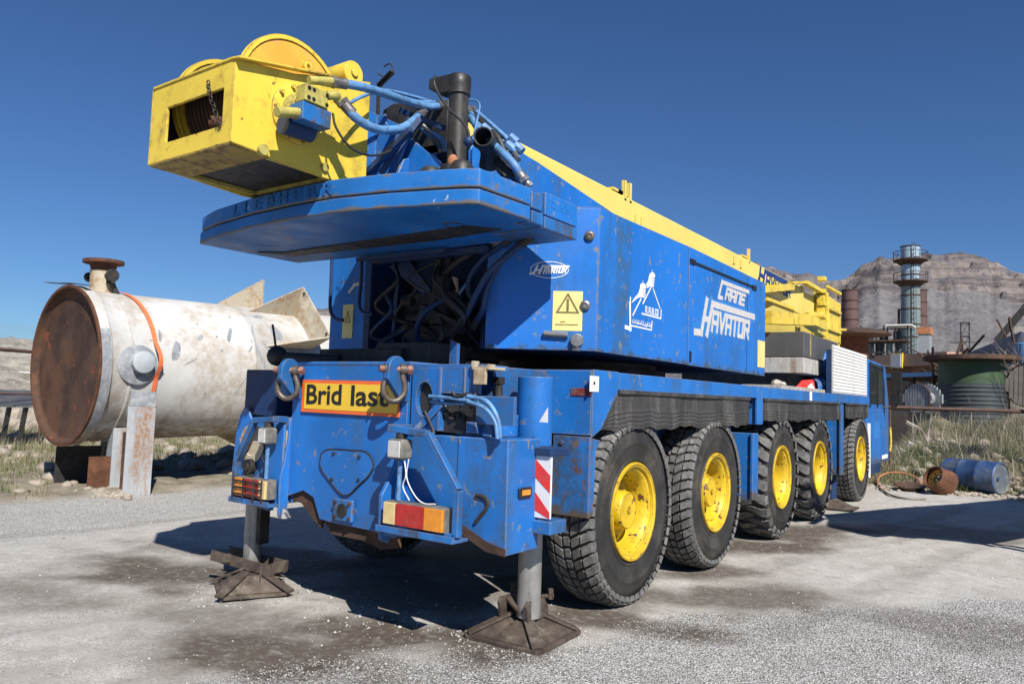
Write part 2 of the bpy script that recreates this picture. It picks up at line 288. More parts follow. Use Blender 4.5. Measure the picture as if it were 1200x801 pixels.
    def build(s, name, mats, parent=None, bev=0., fix=True, smooth=True, seg=2, label=None):
        me = bpy.data.meshes.new(name)
        off = ORG.get(parent.name if parent else None, Vector((0, 0, 0)))
        me.from_pydata([(p[0]-off.x, p[1]-off.y, p[2]-off.z) for p in s.v], [], s.f)
        for m in (mats if isinstance(mats, (list, tuple)) else [mats]): me.materials.append(m)
        if any(s.mi): me.polygons.foreach_set('material_index', s.mi)
        if fix:
            bm = bmesh.new(); bm.from_mesh(me); bmesh.ops.remove_doubles(bm, verts=bm.verts, dist=1e-5); bmesh.ops.recalc_face_normals(bm, faces=bm.faces); bm.to_mesh(me); bm.free()
        if smooth:
            me.polygons.foreach_set('use_smooth', [True]*len(me.polygons)); me.set_sharp_from_angle(angle=R(38))
        me.update()
        o = bpy.data.objects.new(name, me); col.objects.link(o)
        if parent: o.parent = parent; ORG[o.name] = off.copy()
        if bev:
            b = o.modifiers.new('bevel', 'BEVEL'); b.width = bev; b.segments = seg; b.limit_method = 'ANGLE'; b.angle_limit = R(35); b.harden_normals = True
        if label: o['label'] = label
        return o
def tag(o, label=None, cat=None, group=None, kind=None):
    if label: o['label'] = label
    if cat: o['category'] = cat
    if group: o['group'] = group
    if kind: o['kind'] = kind
    return o
def thing(name, loc, label, cat, group=None, rz=0.):
    o = bpy.data.objects.new(name, None); col.objects.link(o); o.location = loc; o.rotation_euler = (0, 0, rz); o.empty_display_size = .2
    ORG[o.name] = Vector(loc) if rz == 0 else Vector((0, 0, 0))
    return tag(o, label, cat, group)
def copy_tree(o, parent=None):
    c = o.copy(); col.objects.link(c)
    if parent: c.parent = parent
    for ch in list(o.children): copy_tree(ch, c)
    return c

# numpy value noise --------------------------------------------------
def vnoise(x, y, seed=0):
    xi = np.floor(x).astype(np.int64); yi = np.floor(y).astype(np.int64); fx = x-xi; fy = y-yi
    fx = fx*fx*(3-2*fx); fy = fy*fy*(3-2*fy)
    def h(a, b):
        n = (a*374761393+b*668265263+seed*982451653) & 0x7fffffff; n = (n ^ (n >> 13))*1274126177 & 0x7fffffff; return ((n ^ (n >> 16)) & 0xffff)/65535.
    return (h(xi, yi)*(1-fx)+h(xi+1, yi)*fx)*(1-fy)+(h(xi, yi+1)*(1-fx)+h(xi+1, yi+1)*fx)*fy
def fbm(x, y, o=4, seed=0):
    s = 0; a = .5; t = 0
    for k in range(o): s = s+a*vnoise(x*2**k, y*2**k, seed+k*17); t += a; a *= .5
    return s/t
def np_mesh(name, V, F, m, smooth=False, parent=None):
    me = bpy.data.meshes.new(name); V = np.asarray(V, np.float32); F = np.asarray(F, np.int32); k = F.shape[1]
    me.vertices.add(len(V)); me.vertices.foreach_set('co', V.ravel()); me.loops.add(F.size); me.loops.foreach_set('vertex_index', F.ravel())
    me.polygons.add(len(F)); me.polygons.foreach_set('loop_start', np.arange(len(F), dtype=np.int32)*k); me.polygons.foreach_set('loop_total', np.full(len(F), k, np.int32))
    if smooth: me.polygons.foreach_set('use_smooth', np.ones(len(F), bool))
    me.update(); me.validate(); me.materials.append(m)
    o = bpy.data.objects.new(name, me); col.objects.link(o)
    if parent: o.parent = parent
    return o
def smooth01(t): t = np.clip(t, 0, 1); return t*t*(3-2*t)

# ------------------------------------------------------------------ ground
def axis_coords(a, b, step, far):
    c = list(np.arange(a, b, step)); s = step; p = c[-1]; up = []
    while p < far: s *= 1.22; p += s; up.append(p)
    s = step; p = a; dn = []
    while p > -far: s *= 1.22; p -= s; dn.append(p)
    return np.array(dn[::-1]+c+up)
gx = axis_coords(-13, 8, .075, 6000); gy = axis_coords(-3, 16.5, .075, 6000)
X, Y = np.meshgrid(gx, gy); x = X.ravel(); y = Y.ravel()
near = smooth01((26-np.hypot(x+2, y-6))/8)
# gravel in the near right foreground, packed dust elsewhere
def seg_side(pts, x, y):  # signed distance-ish to a polyline y = g(s) in camera-forward frame
    fx_, fy_ = -math.sin(.621), math.cos(.621); s = (x-4.2)*fy_-(y+3.8)*fx_*1.; s = (x-4.2)*math.cos(.621)+(y+3.8)*math.sin(.621); d = (x-4.2)*fx_+(y+3.8)*fy_
    ps = [((a-4.2)*math.cos(.621)+(b+3.8)*math.sin(.621), (a-4.2)*fx_+(b+3.8)*fy_) for a, b in pts]
    ps.sort(); return np.interp(s, [p[0] for p in ps], [p[1] for p in ps])-d
gl = seg_side([(-0.392,-1.977),(0.427,-1.243),(0.786,-0.507),(1.322,0.336),(1.763,1.457),(2.285,2.621),(3.147,3.205),(3.987,4.407)], x, y)
n1 = fbm(x*1.3, y*1.3, 5, 3)
grav = smooth01((gl+(n1-.5)*1.1)/.35+.5)
band = seg_side([(-3.565,-0.8),(-3.753,0.466),(-4.268,2.163),(-4.299,2.441)], x, y)
gb = smooth01((-band+(n1-.5)*1.0)/.5+.3)*smooth01((-x-3.5)/1.5)
grav2 = gb
damp = np.zeros_like(x)
for (cx, cy, ra, rb, an, k) in [(-1.927,-0.004,1.0,0.45,0.5,0.75),(-1.802,0.926,1.0,0.3,0.3,0.6),(0.599,-0.026,0.85,0.3,0.25,0.9),(0.324,-0.71,0.8,0.35,0.2,0.75),(-0.465,-0.6,0.9,0.3,0.3,0.5),(1.233,4.838,0.9,0.35,1.0,0.8),(1.957,2.533,0.6,0.35,0.9,0.65),(1.404,3.37,0.5,0.25,1,0.7),(1.594,6.356,0.8,0.4,1.2,0.75),(1.571,1.284,0.5,0.22,0.3,0.75),(3.76,2.912,0.7,0.35,0.3,0.45),(-1.937,-1.064,0.9,0.3,0.3,0.45),(-0.154,0.943,0.8,0.4,0,0.5),(0.837,1.498,0.8,0.4,0,0.5),(3.242,8.062,1.2,0.5,0.5,0.45)]:
    dx = x-cx; dy = y-cy; u_ = dx*math.cos(an)+dy*math.sin(an); v_ = -dx*math.sin(an)+dy*math.cos(an)
    q = np.hypot(u_/ra, v_/rb)*.8+(fbm(x*2.2, y*2.2, 5, 11)-.5)*1.7
    damp = np.maximum(damp, min(1, k*1.3)*smooth01(1.5-q))
# tyre tracks and drag marks: soft bands along polylines
def band_d(pts):
    d_ = np.full_like(x, 1e9)
    for (a0, b0), (a1, b1) in zip(pts[:-1], pts[1:]):
        ux, uy = a1-a0, b1-b0; t = np.clip(((x-a0)*ux+(y-b0)*uy)/(ux*ux+uy*uy), 0, 1); d_ = np.minimum(d_, np.hypot(x-a0-t*ux, y-b0-t*uy))
    return d_
track = np.zeros_like(x); ztr = np.zeros_like(x)
for pts, hw, k in ([([(-2.727,-1.459),(-2.524,-0.4),(-2.128,0.875),(-1.313,1.567)],0.19,0.42),([(-1.471,-1.862),(-1.192,-0.871),(-0.909,0.239),(-0.405,1.103)],0.19,0.36),([(-4.831,-0.638),(-4.503,0.567),(-4.561,2.366),(-4.568,3.053)],0.16,0.3),([(1.684,2.281),(1.815,4.184),(2.225,6.754),(2.675,9.525),(2.961,11.597)],0.2,0.4),([(2.551,1.835),(2.797,3.698),(3.227,6.159),(4.169,10.33)],0.2,0.34),([(2.292,5.901),(2.972,7.783),(3.857,9.997)],0.12,0.3),([(0.13,-1.514),(0.386,-0.757),(0.732,0.166)],0.22,0.35)]):
    d_ = band_d(pts)+(fbm(x*1.7, y*1.7, 3, 88)-.5)*.14
    m_ = smooth01((hw-d_)/.07); track = np.maximum(track, k*m_*(.35+.9*fbm(x*2.6, y*2.6, 4, 89))); ztr = np.minimum(ztr, -.012*m_)+0*x
damp = np.maximum(damp, track*.8)
soil = smooth01(((-x-6.6)+(y-.4)*.10+(fbm(x*.8, y*.8, 4, 21)-.5)*1.2)/.7)                # beyond the yard edge on the left
soil = np.maximum(soil, smooth01((y-13.6-(x-2)*.55+(fbm(x*.9, y*.9, 4, 31)-.5)*1.5)/.8))      # and on the right
soil = soil*(np.abs(x) < 400)+(np.abs(x) >= 400)
z = near*((fbm(x*.7, y*.7, 3, 5)-.5)*.05+(fbm(x*6, y*6, 3, 9)-.5)*.012+grav*(vnoise(x*22, y*22, 4)-.5)*.010)
z = z+ztr*near
z = z+soil*near*(fbm(x*1.6, y*1.6, 4, 41)-.35)*.22
nx, ny = len(gx), len(gy); ii = np.arange(nx*ny).reshape(ny, nx)
F = np.stack([ii[:-1, :-1], ii[:-1, 1:], ii[1:, 1:], ii[1:, :-1]], -1).reshape(-1, 4)

def ground_mat():
    m = bpy.data.materials.new('yard_ground'); m.use_nodes = True; t = m.node_tree; N = t.nodes; Lk = t.links.new; N.clear()
    o = N.new('ShaderNodeOutputMaterial'); b = N.new('ShaderNodeBsdfPrincipled'); Lk(b.outputs[0], o.inputs[0]); b.inputs['Roughness'].default_value = .95; b.inputs['Specular IOR Level'].default_value = .15
    tc = N.new('ShaderNodeTexCoord')
    def noise(s, d=6, r=.65):
        n = N.new('ShaderNodeTexNoise'); n.inputs['Scale'].default_value = s; n.inputs['Detail'].default_value = d; n.inputs['Roughness'].default_value = r; Lk(tc.outputs['Object'], n.inputs['Vector']); return n.outputs[0]
    def rmp(s, a, b_, c=0., d=1.):
        r = N.new('ShaderNodeMapRange'); r.interpolation_type = 'SMOOTHSTEP'
        for i, q in enumerate((a, b_, c, d)): r.inputs[i+1].default_value = q
        Lk(s, r.inputs[0]); return r.outputs[0]
    def mix(fc, a, b_, bt='MIX'):
        x_ = N.new('ShaderNodeMix'); x_.data_type = 'RGBA'; x_.blend_type = bt
        if isinstance(fc, float): x_.inputs[0].default_value = fc
        else: Lk(fc, x_.inputs[0])
        for k, q in ((6, a), (7, b_)):
            if isinstance(q, tuple): x_.inputs[k].default_value = (*q, 1)
            else: Lk(q, x_.inputs[k])
        return x_.outputs[2]
    def att(nm):
        a = N.new('ShaderNodeAttribute'); a.attribute_name = nm; return a.outputs['Fac']
    def mul(a, b_):
        q = N.new('ShaderNodeMath'); q.operation = 'MULTIPLY'; Lk(a, q.inputs[0]); Lk(b_, q.inputs[1]); return q.outputs[0]
    vor = N.new('ShaderNodeTexVoronoi'); vor.inputs['Scale'].default_value = 75; Lk(tc.outputs['Object'], vor.inputs['Vector'])
    vor2 = N.new('ShaderNodeTexVoronoi'); vor2.inputs['Scale'].default_value = 34; Lk(tc.outputs['Object'], vor2.inputs['Vector'])
    bw = N.new('ShaderNodeRGBToBW'); Lk(vor.outputs['Color'], bw.inputs[0])
    dust = mix(rmp(noise(1.1), .3, .7), (.375, .352, .318), (.49, .468, .432))
    dust = mix(rmp(noise(9), .45, .8), dust, (.34, .315, .28))
    vor3 = N.new('ShaderNodeTexVoronoi'); vor3.inputs['Scale'].default_value = 120; Lk(tc.outputs['Object'], vor3.inputs['Vector']); bw3 = N.new('ShaderNodeRGBToBW'); Lk(vor3.outputs['Color'], bw3.inputs[0])
    dust = mix(mul(rmp(bw3.outputs[0], .45, .9), rmp(noise(4, 5), .38, .62)), dust, (.62, .60, .575))
    dust = mix(mul(rmp(bw3.outputs[0], .40, .12), rmp(noise(6, 5), .40, .66)), dust, (.25, .235, .215))
    dust = mix(mul(rmp(noise(3.1, 8, .75), .5, .78), rmp(noise(40), .3, .6)), dust, (.25, .220, .185))
    gr = mix(rmp(bw.outputs[0], .15, .85), (.33, .32, .305), (.72, .705, .68))
    gr = mix(rmp(vor.outputs['Distance'], .35, .75), gr, (.19, .183, .175))
    c = mix(att('gravel'), dust, gr)
    # scattered pebbles printed in the dust
    peb = mul(rmp(vor2.outputs['Distance'], .30, .12), rmp(noise(5, 4), .52, .62))
    c = mix(peb, c, (.50, .485, .46))
    so_ = mix(rmp(noise(2.5), .35, .65), (.21, .18, .135), (.33, .29, .225)); so_ = mix(rmp(noise(14), .5, .75), so_, (.13, .125, .075))
    c = mix(att('soil'), c, so_)
    dm_ = mul(att('damp'), rmp(noise(14, 6, .75), .25, .55, .5, 1.)); c = mix(dm_, c, mix(.94, c, (.080, .062, .046)))
    Lk(c, b.inputs['Base Color'])
    h1 = mul(att('gravel'), vor.outputs['Distance'])
    ad = N.new('ShaderNodeMath'); ad.operation = 'MULTIPLY_ADD'; ad.inputs[1].default_value = -1.3; Lk(h1, ad.inputs[0]); Lk(noise(30, 8, .75), ad.inputs[2])
    bp = N.new('ShaderNodeBump'); bp.inputs['Strength'].default_value = .8; bp.inputs['Distance'].default_value = .012; Lk(ad.outputs[0], bp.inputs['Height']); Lk(bp.outputs[0], b.inputs['Normal'])
    return m
g = np_mesh('ground', np.stack([x, y, z], -1), F, ground_mat(), smooth=True); g['kind'] = 'structure'
for nm, arr in (('gravel', np.maximum(grav, grav2*.75)), ('damp', damp), ('soil', soil)):
    a = g.data.attributes.new(nm, 'FLOAT', 'POINT'); a.data.foreach_set('value', arr.astype(np.float32))
GX, GY, GZ = gx, gy, z.reshape(ny, nx); GRAV = grav.reshape(ny, nx); DAMP = damp.reshape(ny, nx)
def gsample(A_, px_, py_):
    i = np.clip(np.searchsorted(GX, px_), 0, nx-1); j = np.clip(np.searchsorted(GY, py_), 0, ny-1); return A_[j, i]

# ------------------------------------------------------------------ mountain (distant ridge with a cliff band over scree)
SK = [(-84.09,0.84),(-77.74,1.45),(-72.36,2.01),(-69.78,2.13),(-67.98,2.41),(-64.15,2.89),(-57.31,4.52),(-52.73,5.56),(-49.42,6.08),(-46.63,6.43),(-40.89,7.11),(-33.09,7.78),(-25.37,8.93),(-19.79,10.04),(-17.39,10.24),(-16.51,9.73),(-14.48,9.32),(-12.23,8.89),(-11.35,9.16),(-10.59,9.78),(-9.52,10.25),(-7.95,10.45),(-5.92,10.45),(-4.7,10.36),(-3.88,10.14),(-2.8,9.58),(-1.66,8.97),(0.1,8.53),(3.0,7.27),(8.49,5.28)]
az = np.concatenate([np.arange(-180, -74, 3.), np.arange(-74, 14, .16), np.arange(14, 180.1, 3.)]); rad = np.concatenate([np.linspace(260, 900, 60), np.linspace(908, 1130, 56), np.linspace(1150, 1900, 12)])
el = np.interp(az, [s_[0] for s_ in SK], [s_[1] for s_ in SK], left=3., right=3.)+(fbm(az*1.7, az*0+5, 5, 33)-.5)*.55*(np.abs(az+30) < 46)
AZ, RD = np.meshgrid(np.radians(az), rad)
H = 1060*np.tan(np.radians(el))[None, :]
wx_ = np.sin(AZ)*RD; wy_ = np.cos(AZ)*RD
ridge = (RD-260)/(1060-260); rn_ = fbm(wx_*.02, wy_*.02, 5, 61); gul = np.abs(fbm(wx_*.012+9, wy_*.012, 4, 71)-.5)*2
t_ = np.clip(ridge+(rn_-.5)*.10, 0, 1.4)
prof = np.where(t_ < .84, .70*(t_/.84)**1.35, 0)
tt_ = np.clip((t_-.84)/.14, 0, 1); tt_ = np.clip(tt_+(fbm(wx_*.05+7, wy_*.05, 4, 63)-.5)*.35, 0, 1); steps = (np.floor(tt_*5)+smooth01((tt_*5 % 1)*2.6))/5
prof = np.where(t_ >= .84, .70+.30*np.clip(steps, 0, 1), prof)
Zm = H*prof+(fbm(wx_*.03, wy_*.03, 5, 81)-.5)*16*np.clip(ridge, 0, 1)-gul*8*np.clip(ridge, 0, 1)*(t_ < .95)+1.0
Zm = np.where(RD > 1080, np.minimum(Zm, H*(1-(RD-1080)/1600)), Zm)
Zm = np.where(ridge < .01, -2, Zm)
# lock the skyline to the ridge height
mx = (Zm/RD).max(0); Zm = Zm*(np.tan(np.radians(el))/np.maximum(mx, 1e-4))[None, :]
Zm = Zm+(fbm(AZ*60, RD*.0+3, 4, 91)-.5)*5*np.clip(ridge, 0, 1)
def mountain_mat():
    m = bpy.data.materials.new('mountain_rock'); m.use_nodes = True; t = m.node_tree; N = t.nodes; Lk = t.links.new; N.clear()
    o = N.new('ShaderNodeOutputMaterial'); b = N.new('ShaderNodeBsdfPrincipled'); Lk(b.outputs[0], o.inputs[0]); b.inputs['Roughness'].default_value = 1; b.inputs['Specular IOR Level'].default_value = .05
    tc = N.new('ShaderNodeTexCoord'); mp = N.new('ShaderNodeMapping'); Lk(tc.outputs['Object'], mp.inputs[0]); mp.inputs['Scale'].default_value = (.12, .12, 2.2)
    def noise(s, d=8, r=.7, v=None):
        n = N.new('ShaderNodeTexNoise'); n.inputs['Scale'].default_value = s; n.inputs['Detail'].default_value = d; n.inputs['Roughness'].default_value = r; Lk(v or tc.outputs['Object'], n.inputs['Vector']); return n.outputs[0]
    def rmp(s, a, b_):
        r = N.new('ShaderNodeMapRange'); r.interpolation_type = 'SMOOTHSTEP'; r.inputs[1].default_value = a; r.inputs[2].default_value = b_; Lk(s, r.inputs[0]); return r.outputs[0]
    def mix(fc, a, b_):
        x_ = N.new('ShaderNodeMix'); x_.data_type = 'RGBA'; Lk(fc, x_.inputs[0])
        for k, q in ((6, a), (7, b_)):
            if isinstance(q, tuple): x_.inputs[k].default_value = (*q, 1)
            else: Lk(q, x_.inputs[k])
        return x_.outputs[2]
    scree = mix(rmp(noise(.012), .35, .65), (.205, .195, .205), (.27, .255, .255)); scree = mix(rmp(noise(.10), .50, .72), scree, (.13, .12, .135)); scree = mix(rmp(noise(.022), .60, .72), scree, (.37, .335, .295))
    cliff = mix(rmp(noise(.05, 8, .7, mp.outputs[0]), .38, .62), (.125, .112, .118), (.33, .285, .258)); cliff = mix(rmp(noise(.02), .50, .60), cliff, (.185, .175, .19)); cliff = mix(rmp(noise(.16, 8, .75), .52, .66), cliff, (.135, .128, .14))
    at_ = N.new('ShaderNodeAttribute'); at_.attribute_name = 'cliff'
    Lk(mix(at_.outputs['Fac'], scree, cliff), b.inputs['Base Color'])
    bp = N.new('ShaderNodeBump'); bp.inputs['Strength'].default_value = 1; bp.inputs['Distance'].default_value = 9; Lk(noise(.07, 9, .7), bp.inputs['Height']); Lk(bp.outputs[0], b.inputs['Normal'])
    return m
na, nr = len(az), len(rad); jj = np.arange(na*nr).reshape(nr, na)
Fm = np.stack([jj[:-1, :-1], jj[1:, :-1], jj[1:, 1:], jj[:-1, 1:]], -1).reshape(-1, 4)
mt = np_mesh('mountain', np.stack([wx_.ravel()+4.2, wy_.ravel()-3.8, Zm.ravel()+1.6*np.clip(ridge.ravel()*20, 0, 1)], -1), Fm[:, ::-1], mountain_mat(), smooth=True); mt['kind'] = 'structure'
a = mt.data.attributes.new('cliff', 'FLOAT', 'POINT'); a.data.foreach_set('value', smooth01((t_.ravel()-.80)/.05).astype(np.float32))

# ================================================================== MOBILE CRANE
crane = thing('mobile_crane', (0, 5, 0), 'blue and yellow five-axle mobile crane parked on the gravel yard', 'crane')
def P(mb, name, m, parent=crane, **k):
    cl = mb.clusters() if len(mb.v) < 6000 else [mb]
    if len(cl) > 12: cl = [mb]
    cl.sort(key=lambda q: -len(q.v)); return [q.build(name, m, parent, **k) for q in cl][0]

# ---- wheels --------------------------------------------------------
TR, TX = .745, .40
def tyre_mesh(kind):
    mb = MB(); r = TR-.022
    prof = [(.33, -.33), (.40, -.36), (.50, -.392), (.60, -.395), (.675, -.37), (r-.012, -.335), (r, -.30), (r+.004, -.2), (r, -.10), (r-.012, -.065), (.675, -.03), (.60, -.005), (.56, 0), (.555, .004), (.54, .004), (.535, 0), (.50, -.004), (.43, -.014), (.425, -.008), (.405, -.010), (.40, -.02), (.375, -.035), (.33, -.06)]
    mb.lathe([(a, b) for a, b in prof], (0, 0, 0), (1, 0, 0), 72)
    n0 = len(mb.f)
    def pt(rad, xx, th): return (xx, rad*math.cos(th), rad*math.sin(th))
    def block(x0, x1, ths, w_, h0=-.01, h1=.024, drop=0.):
        # block between x0..x1; ths = (theta at x0, theta at x1), angular half-width w_
        V = []
        for hh in (h0, h1):
            for xx, th, sg in ((x0, ths[0], -1), (x1, ths[1], -1), (x1, ths[1], 1), (x0, ths[0], 1)):
                e = -drop if xx in (x0 if abs(x0+.2) > abs(x1+.2) else x1,) else 0
                V.append(pt(r+hh+e, xx, th+sg*w_*(1 if hh < 0 else .88)))
        mb.add(V, [(0, 1, 2, 3), (7, 6, 5, 4), (0, 4, 5, 1), (1, 5, 6, 2), (2, 6, 7, 3), (3, 7, 4, 0)], 1)
    if kind == 'road':
        K = 50; d = 2*math.pi/K
        rows = [(-.395, -.315, .35, 0.0, .018), (-.305, -.225, 0., -.45, 0), (-.215, -.145, -.25, .25, 0), (-.135, -.085, .25, -.25, 0)]
        rows = [(-.390, -.322, .0, .30, .03), (-.304, -.242, .35, .75, 0), (-.222, -.178, .60, .60, 0), (-.158, -.096, .75, .35, 0), (-.078, -.010, .30, .0, .03)]
        for k in range(K):
            for (x0, x1, t0, t1, dr) in rows: block(x0, x1, ((k+t0)*d, (k+t1)*d), d*.385, drop=dr)
            # shoulder lug running down the sidewall
            for xs, xo in ((-.004, -.03), (-.396, -.37)):
                th = k*d
                V = [pt(r+.002, xo, th-d*.40), pt(r+.002, xo, th+d*.40), pt(.655, xs+(.003 if xs > -.1 else -.003), th+d*.36), pt(.655, xs+(.003 if xs > -.1 else -.003), th-d*.36),
                     pt(r-.03, xs+(.012 if xs > -.1 else -.012), th-d*.40), pt(r-.03, xs+(.012 if xs > -.1 else -.012), th+d*.40)]
                mb.add(V, [(0, 1, 5, 4), (4, 5, 2, 3), (0, 4, 3), (1, 2, 5)], 1)
    else:
        K = 26; d = 2*math.pi/K
        for k in range(K):
            for sgn, ph in ((1, 0), (-1, .5)):
                # long slanting bar from the centre out over the shoulder
                xs = [-.20+sgn*q for q in (-.03, .06, .13, .19)]; tq = [0, .10, .32, .42]; rq = [.026, .028, .026, .004]; wq = [.16, .22, .28, .36]
                V = []
                for xx, tt, rq_, ww in zip(xs, tq, rq, wq):
                    for hh in (-.012, rq_):
                        for sg in (-1, 1): V.append(pt(r+hh, xx, (k+ph+tt+sg*ww)*d))
                F = [(1, 0, 2, 3)]
                for q in range(3):
                    o_ = 4*q; F += [(o_+2, o_+3, o_+7, o_+6), (o_, o_+2, o_+6, o_+4), (o_+3, o_+1, o_+5, o_+7)]
                F.append((12, 13, 15, 14)); mb.add(V, F, 1)
                # lug end on the sidewall
                xe = -.20+sgn*.205; t4 = (k+ph+.42)*d
                V = [pt(r+.002, -.20+sgn*.185, t4-.34*d), pt(r+.002, -.20+sgn*.185, t4+.34*d), pt(r-.045, xe+sgn*.006, t4+.30*d), pt(r-.045, xe+sgn*.006, t4-.30*d), pt(.645, xe-sgn*.004, t4+.22*d), pt(.645, xe-sgn*.004, t4-.22*d)]
                mb.add(V, [(0, 1, 2, 3), (3, 2, 4, 5), (0, 3, 5), (1, 4, 2)], 1)
    return mb
def rim_meshes(deep):
    rim = MB()
    rim.lathe([(.362, -.10), (.372, -.045), (.388, -.030), (.392, -.012), (.388, .0), (.374, .002), (.362, -.008), (.352, -.012), (.346, -.03), (.33, -.036), (.322, -.04), (.312, -.06), (.300, -.075), (.292, -.16), (.285, -.20 if not deep else -.23)], (0, 0, 0), (1, 0, 0), 56)
    hub = MB(); bd = -.20 if not deep else -.23
    if not deep:
        hub.lathe([(.285, bd), (.24, bd+.004), (.215, bd-.012), (.16, bd-.012), (.155, bd+.06), (.150, -.075), (.140, -.062), (.135, -.064), (.03, -.058), (.028, -.052), (.0, -.052)], (0, 0, 0), (1, 0, 0), 40)
        nb = 10; rb = .235
    else:
        hub.lathe([(.285, bd), (.25, bd+.004), (.205, bd-.03), (.15, bd-.035), (.135, bd-.02), (.125, bd+.05), (.10, bd+.065), (0, bd+.07)], (0, 0, 0), (1, 0, 0), 40)
        nb = 10; rb = .225
    for k in range(nb):
        a_ = 2*math.pi*(k+.5)/nb
        hub.cyl((bd-.01, rb*math.cos(a_), rb*math.sin(a_)), (bd+.03, rb*math.cos(a_), rb*math.sin(a_)), .019, n=6)
    for k in range(5):
        a_ = 2*math.pi*k/5+.3
        hub.cyl((bd-.002, .262*math.cos(a_), .262*math.sin(a_)), (bd+.004, .262*math.cos(a_), .262*math.sin(a_)), .016, n=10, mi=1)
    if not deep: hub.cyl((-.068, 0, 0), (-.048, 0, 0), .02, n=8, mi=0)
    return rim, hub
WY = [1.77, 3.60, 5.88, 7.78, 10.68]
protos = {}
def make_wheel(kind, deep):
    key = (kind, deep)
    rim, hub = rim_meshes(deep)
    h = hub.build('wheel', [YELW, MACH], None); h.parent = crane
    t = tyre_mesh(kind).build('tyre', [TYRE, TREAD], None, fix=True); t.parent = h
    rm = rim.build('rim', YELW, None); rm.parent = h
    return h
for i, wy_c in enumerate(WY):
    kind = 'lug' if i in (2, 3) else 'road'; deep = i >= 2; key = (kind, deep)
    for side in (1, -1):
        if key not in protos: wobj = make_wheel(*key); protos[key] = wobj
        else: wobj = copy_tree(protos[key], crane)
        wobj.location = Vector((side*1.485, wy_c, TR-.006)) - Vector((0, 5, 0))
        wobj.rotation_euler = (random.uniform(0, 6.28), 0, 0 if side > 0 else math.pi)
        if kind == 'lug': wobj['label'] = 'wheel with a coarse bar-lug off-road tyre'
# axles
mb = MB()
for yy in WY: mb.cyl((-1.15, yy, .74), (1.15, yy, .74), .11, n=14); mb.sphere((0, yy, .74), .27, 14)
P(mb, 'axles', MACH)

# ---- chassis, deck -------------------------------------------------
mb = MB(); mb.box(-.52, .98, .70, .52, 13.2, 1.62)
for yy in (2.7, 4.7, 6.8, 9.2): mb.box(-1.2, yy-.1, .95, 1.2, yy+.1, 1.5)
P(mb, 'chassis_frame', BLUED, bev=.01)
mb = MB(); mb.box(-1.49, 1.02, 1.785, 1.49, 11.32, 1.828)
P(mb, 'deck', BLUE2, bev=.004)
for sx in (1, -1):
    for k, (a_, b_) in enumerate(((1.40, 2.93), (2.945, 6.4), (6.415, 8.98), (9.02, 11.3))):
        mb = MB(); mb.box(*( (1.47, a_, 1.70, 1.505, b_, 1.832) if sx > 0 else (-1.505, a_, 1.70, -1.47, b_, 1.832) )); P(mb, 'side_rail', BLUE, bev=.004)
def skirt(yz, x, seed):
    # wavy hanging rubber sheet: top edge follows z=1.70, outline by polygon (y,z) columns
    (ya, yb, zbot, zleft) = yz; n = max(8, int((yb-ya)*22)); m = 18; V = []; F = []
    for s_ in (0, 1):
        for i in range(n+1):
            yy = ya+(yb-ya)*i/n
            top = 1.705; bot = zbot+.012*math.sin(yy*7+seed)+.008*math.sin(yy*19+seed*2)
            if zleft and yy < ya+.34: top = 1.705-(ya+.34-yy)/.34*.26
            for j in range(m+1):
                v = j/m; zz = top+(bot-top)*v
                xx = x+(.004+v*.016)*math.sin(yy*3.3+seed)+.010*v*math.sin(yy*7.7+seed*3)*math.sin(yy*2.1)+.004*math.sin(yy*29+seed+2*math.sin(yy*3))*v+(.007 if int(round(v*18)) in (10, 12, 14, 16) else 0)-s_*.012
                V.append((xx, yy, zz))
    nn = (n+1)*(m+1)
    for i in range(n):
        for j in range(m):
            a_ = i*(m+1)+j; F.append((a_, a_+1, a_+m+2, a_+m+1)); F.append((nn+a_, nn+a_+m+1, nn+a_+m+2, nn+a_+1))
    for i in range(n):
        a_ = i*(m+1)+m; F.append((a_, nn+a_, nn+a_+m+1, a_+m+1)); a_ = i*(m+1); F.append((a_, a_+m+1, nn+a_+m+1, nn+a_))
    mb = MB(); mb.add(V, F); return mb
for sx in (1, -1):
    for (ya, yb, zb, zl, sd_) in ((1.08, 4.57, 1.395, 1, 1.), (5.02, 8.97, 1.43, 0, 2.3), (9.40, 11.28, 1.45, 0, 4.)):
        mb = skirt((ya, yb, zb, zl), 1.485 if sx > 0 else -1.475, sd_); P(mb, 'rubber_skirt', SKIRT)
    # moulded strip along the skirt top
    mb = MB()
    x_ = 1.492*sx
    for ya, yb in ((1.42, 4.55), (5.04, 8.95), (9.42, 11.26)): mb.box(min(x_, x_+.012*sx), ya, 1.672, max(x_, x_+.012*sx), yb, 1.70)
    P(mb, 'skirt_clamp_strip', SKIRT)
# blue mud flap plates between the wheels (seen edge on)
for (yy, z0, z1, xa, xb) in ((4.74, .56, 1.30, 1.10, 1.47), (9.12, .55, 1.72, 1.15, 1.47), (4.80, 1.40, 1.70, 1.32, 1.50)):
    for sx in (1, -1):
        mb = MB(); mb.box(min(sx*xa, sx*xb), yy, z0, max(sx*xa, sx*xb), yy+.10, z1); mb.box(min(sx*(xb-.02), sx*(xb+.012)), yy-.03, z0, max(sx*(xb-.02), sx*(xb+.012)), yy+.16, z1)
        o = P(mb, 'mudguard_bracket', BLUE, bev=.006)
# mudguard plate above the tyres (dark, inside)
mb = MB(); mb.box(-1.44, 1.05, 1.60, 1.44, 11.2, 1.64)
P(mb, 'wheel_arch_plate', BLUED)

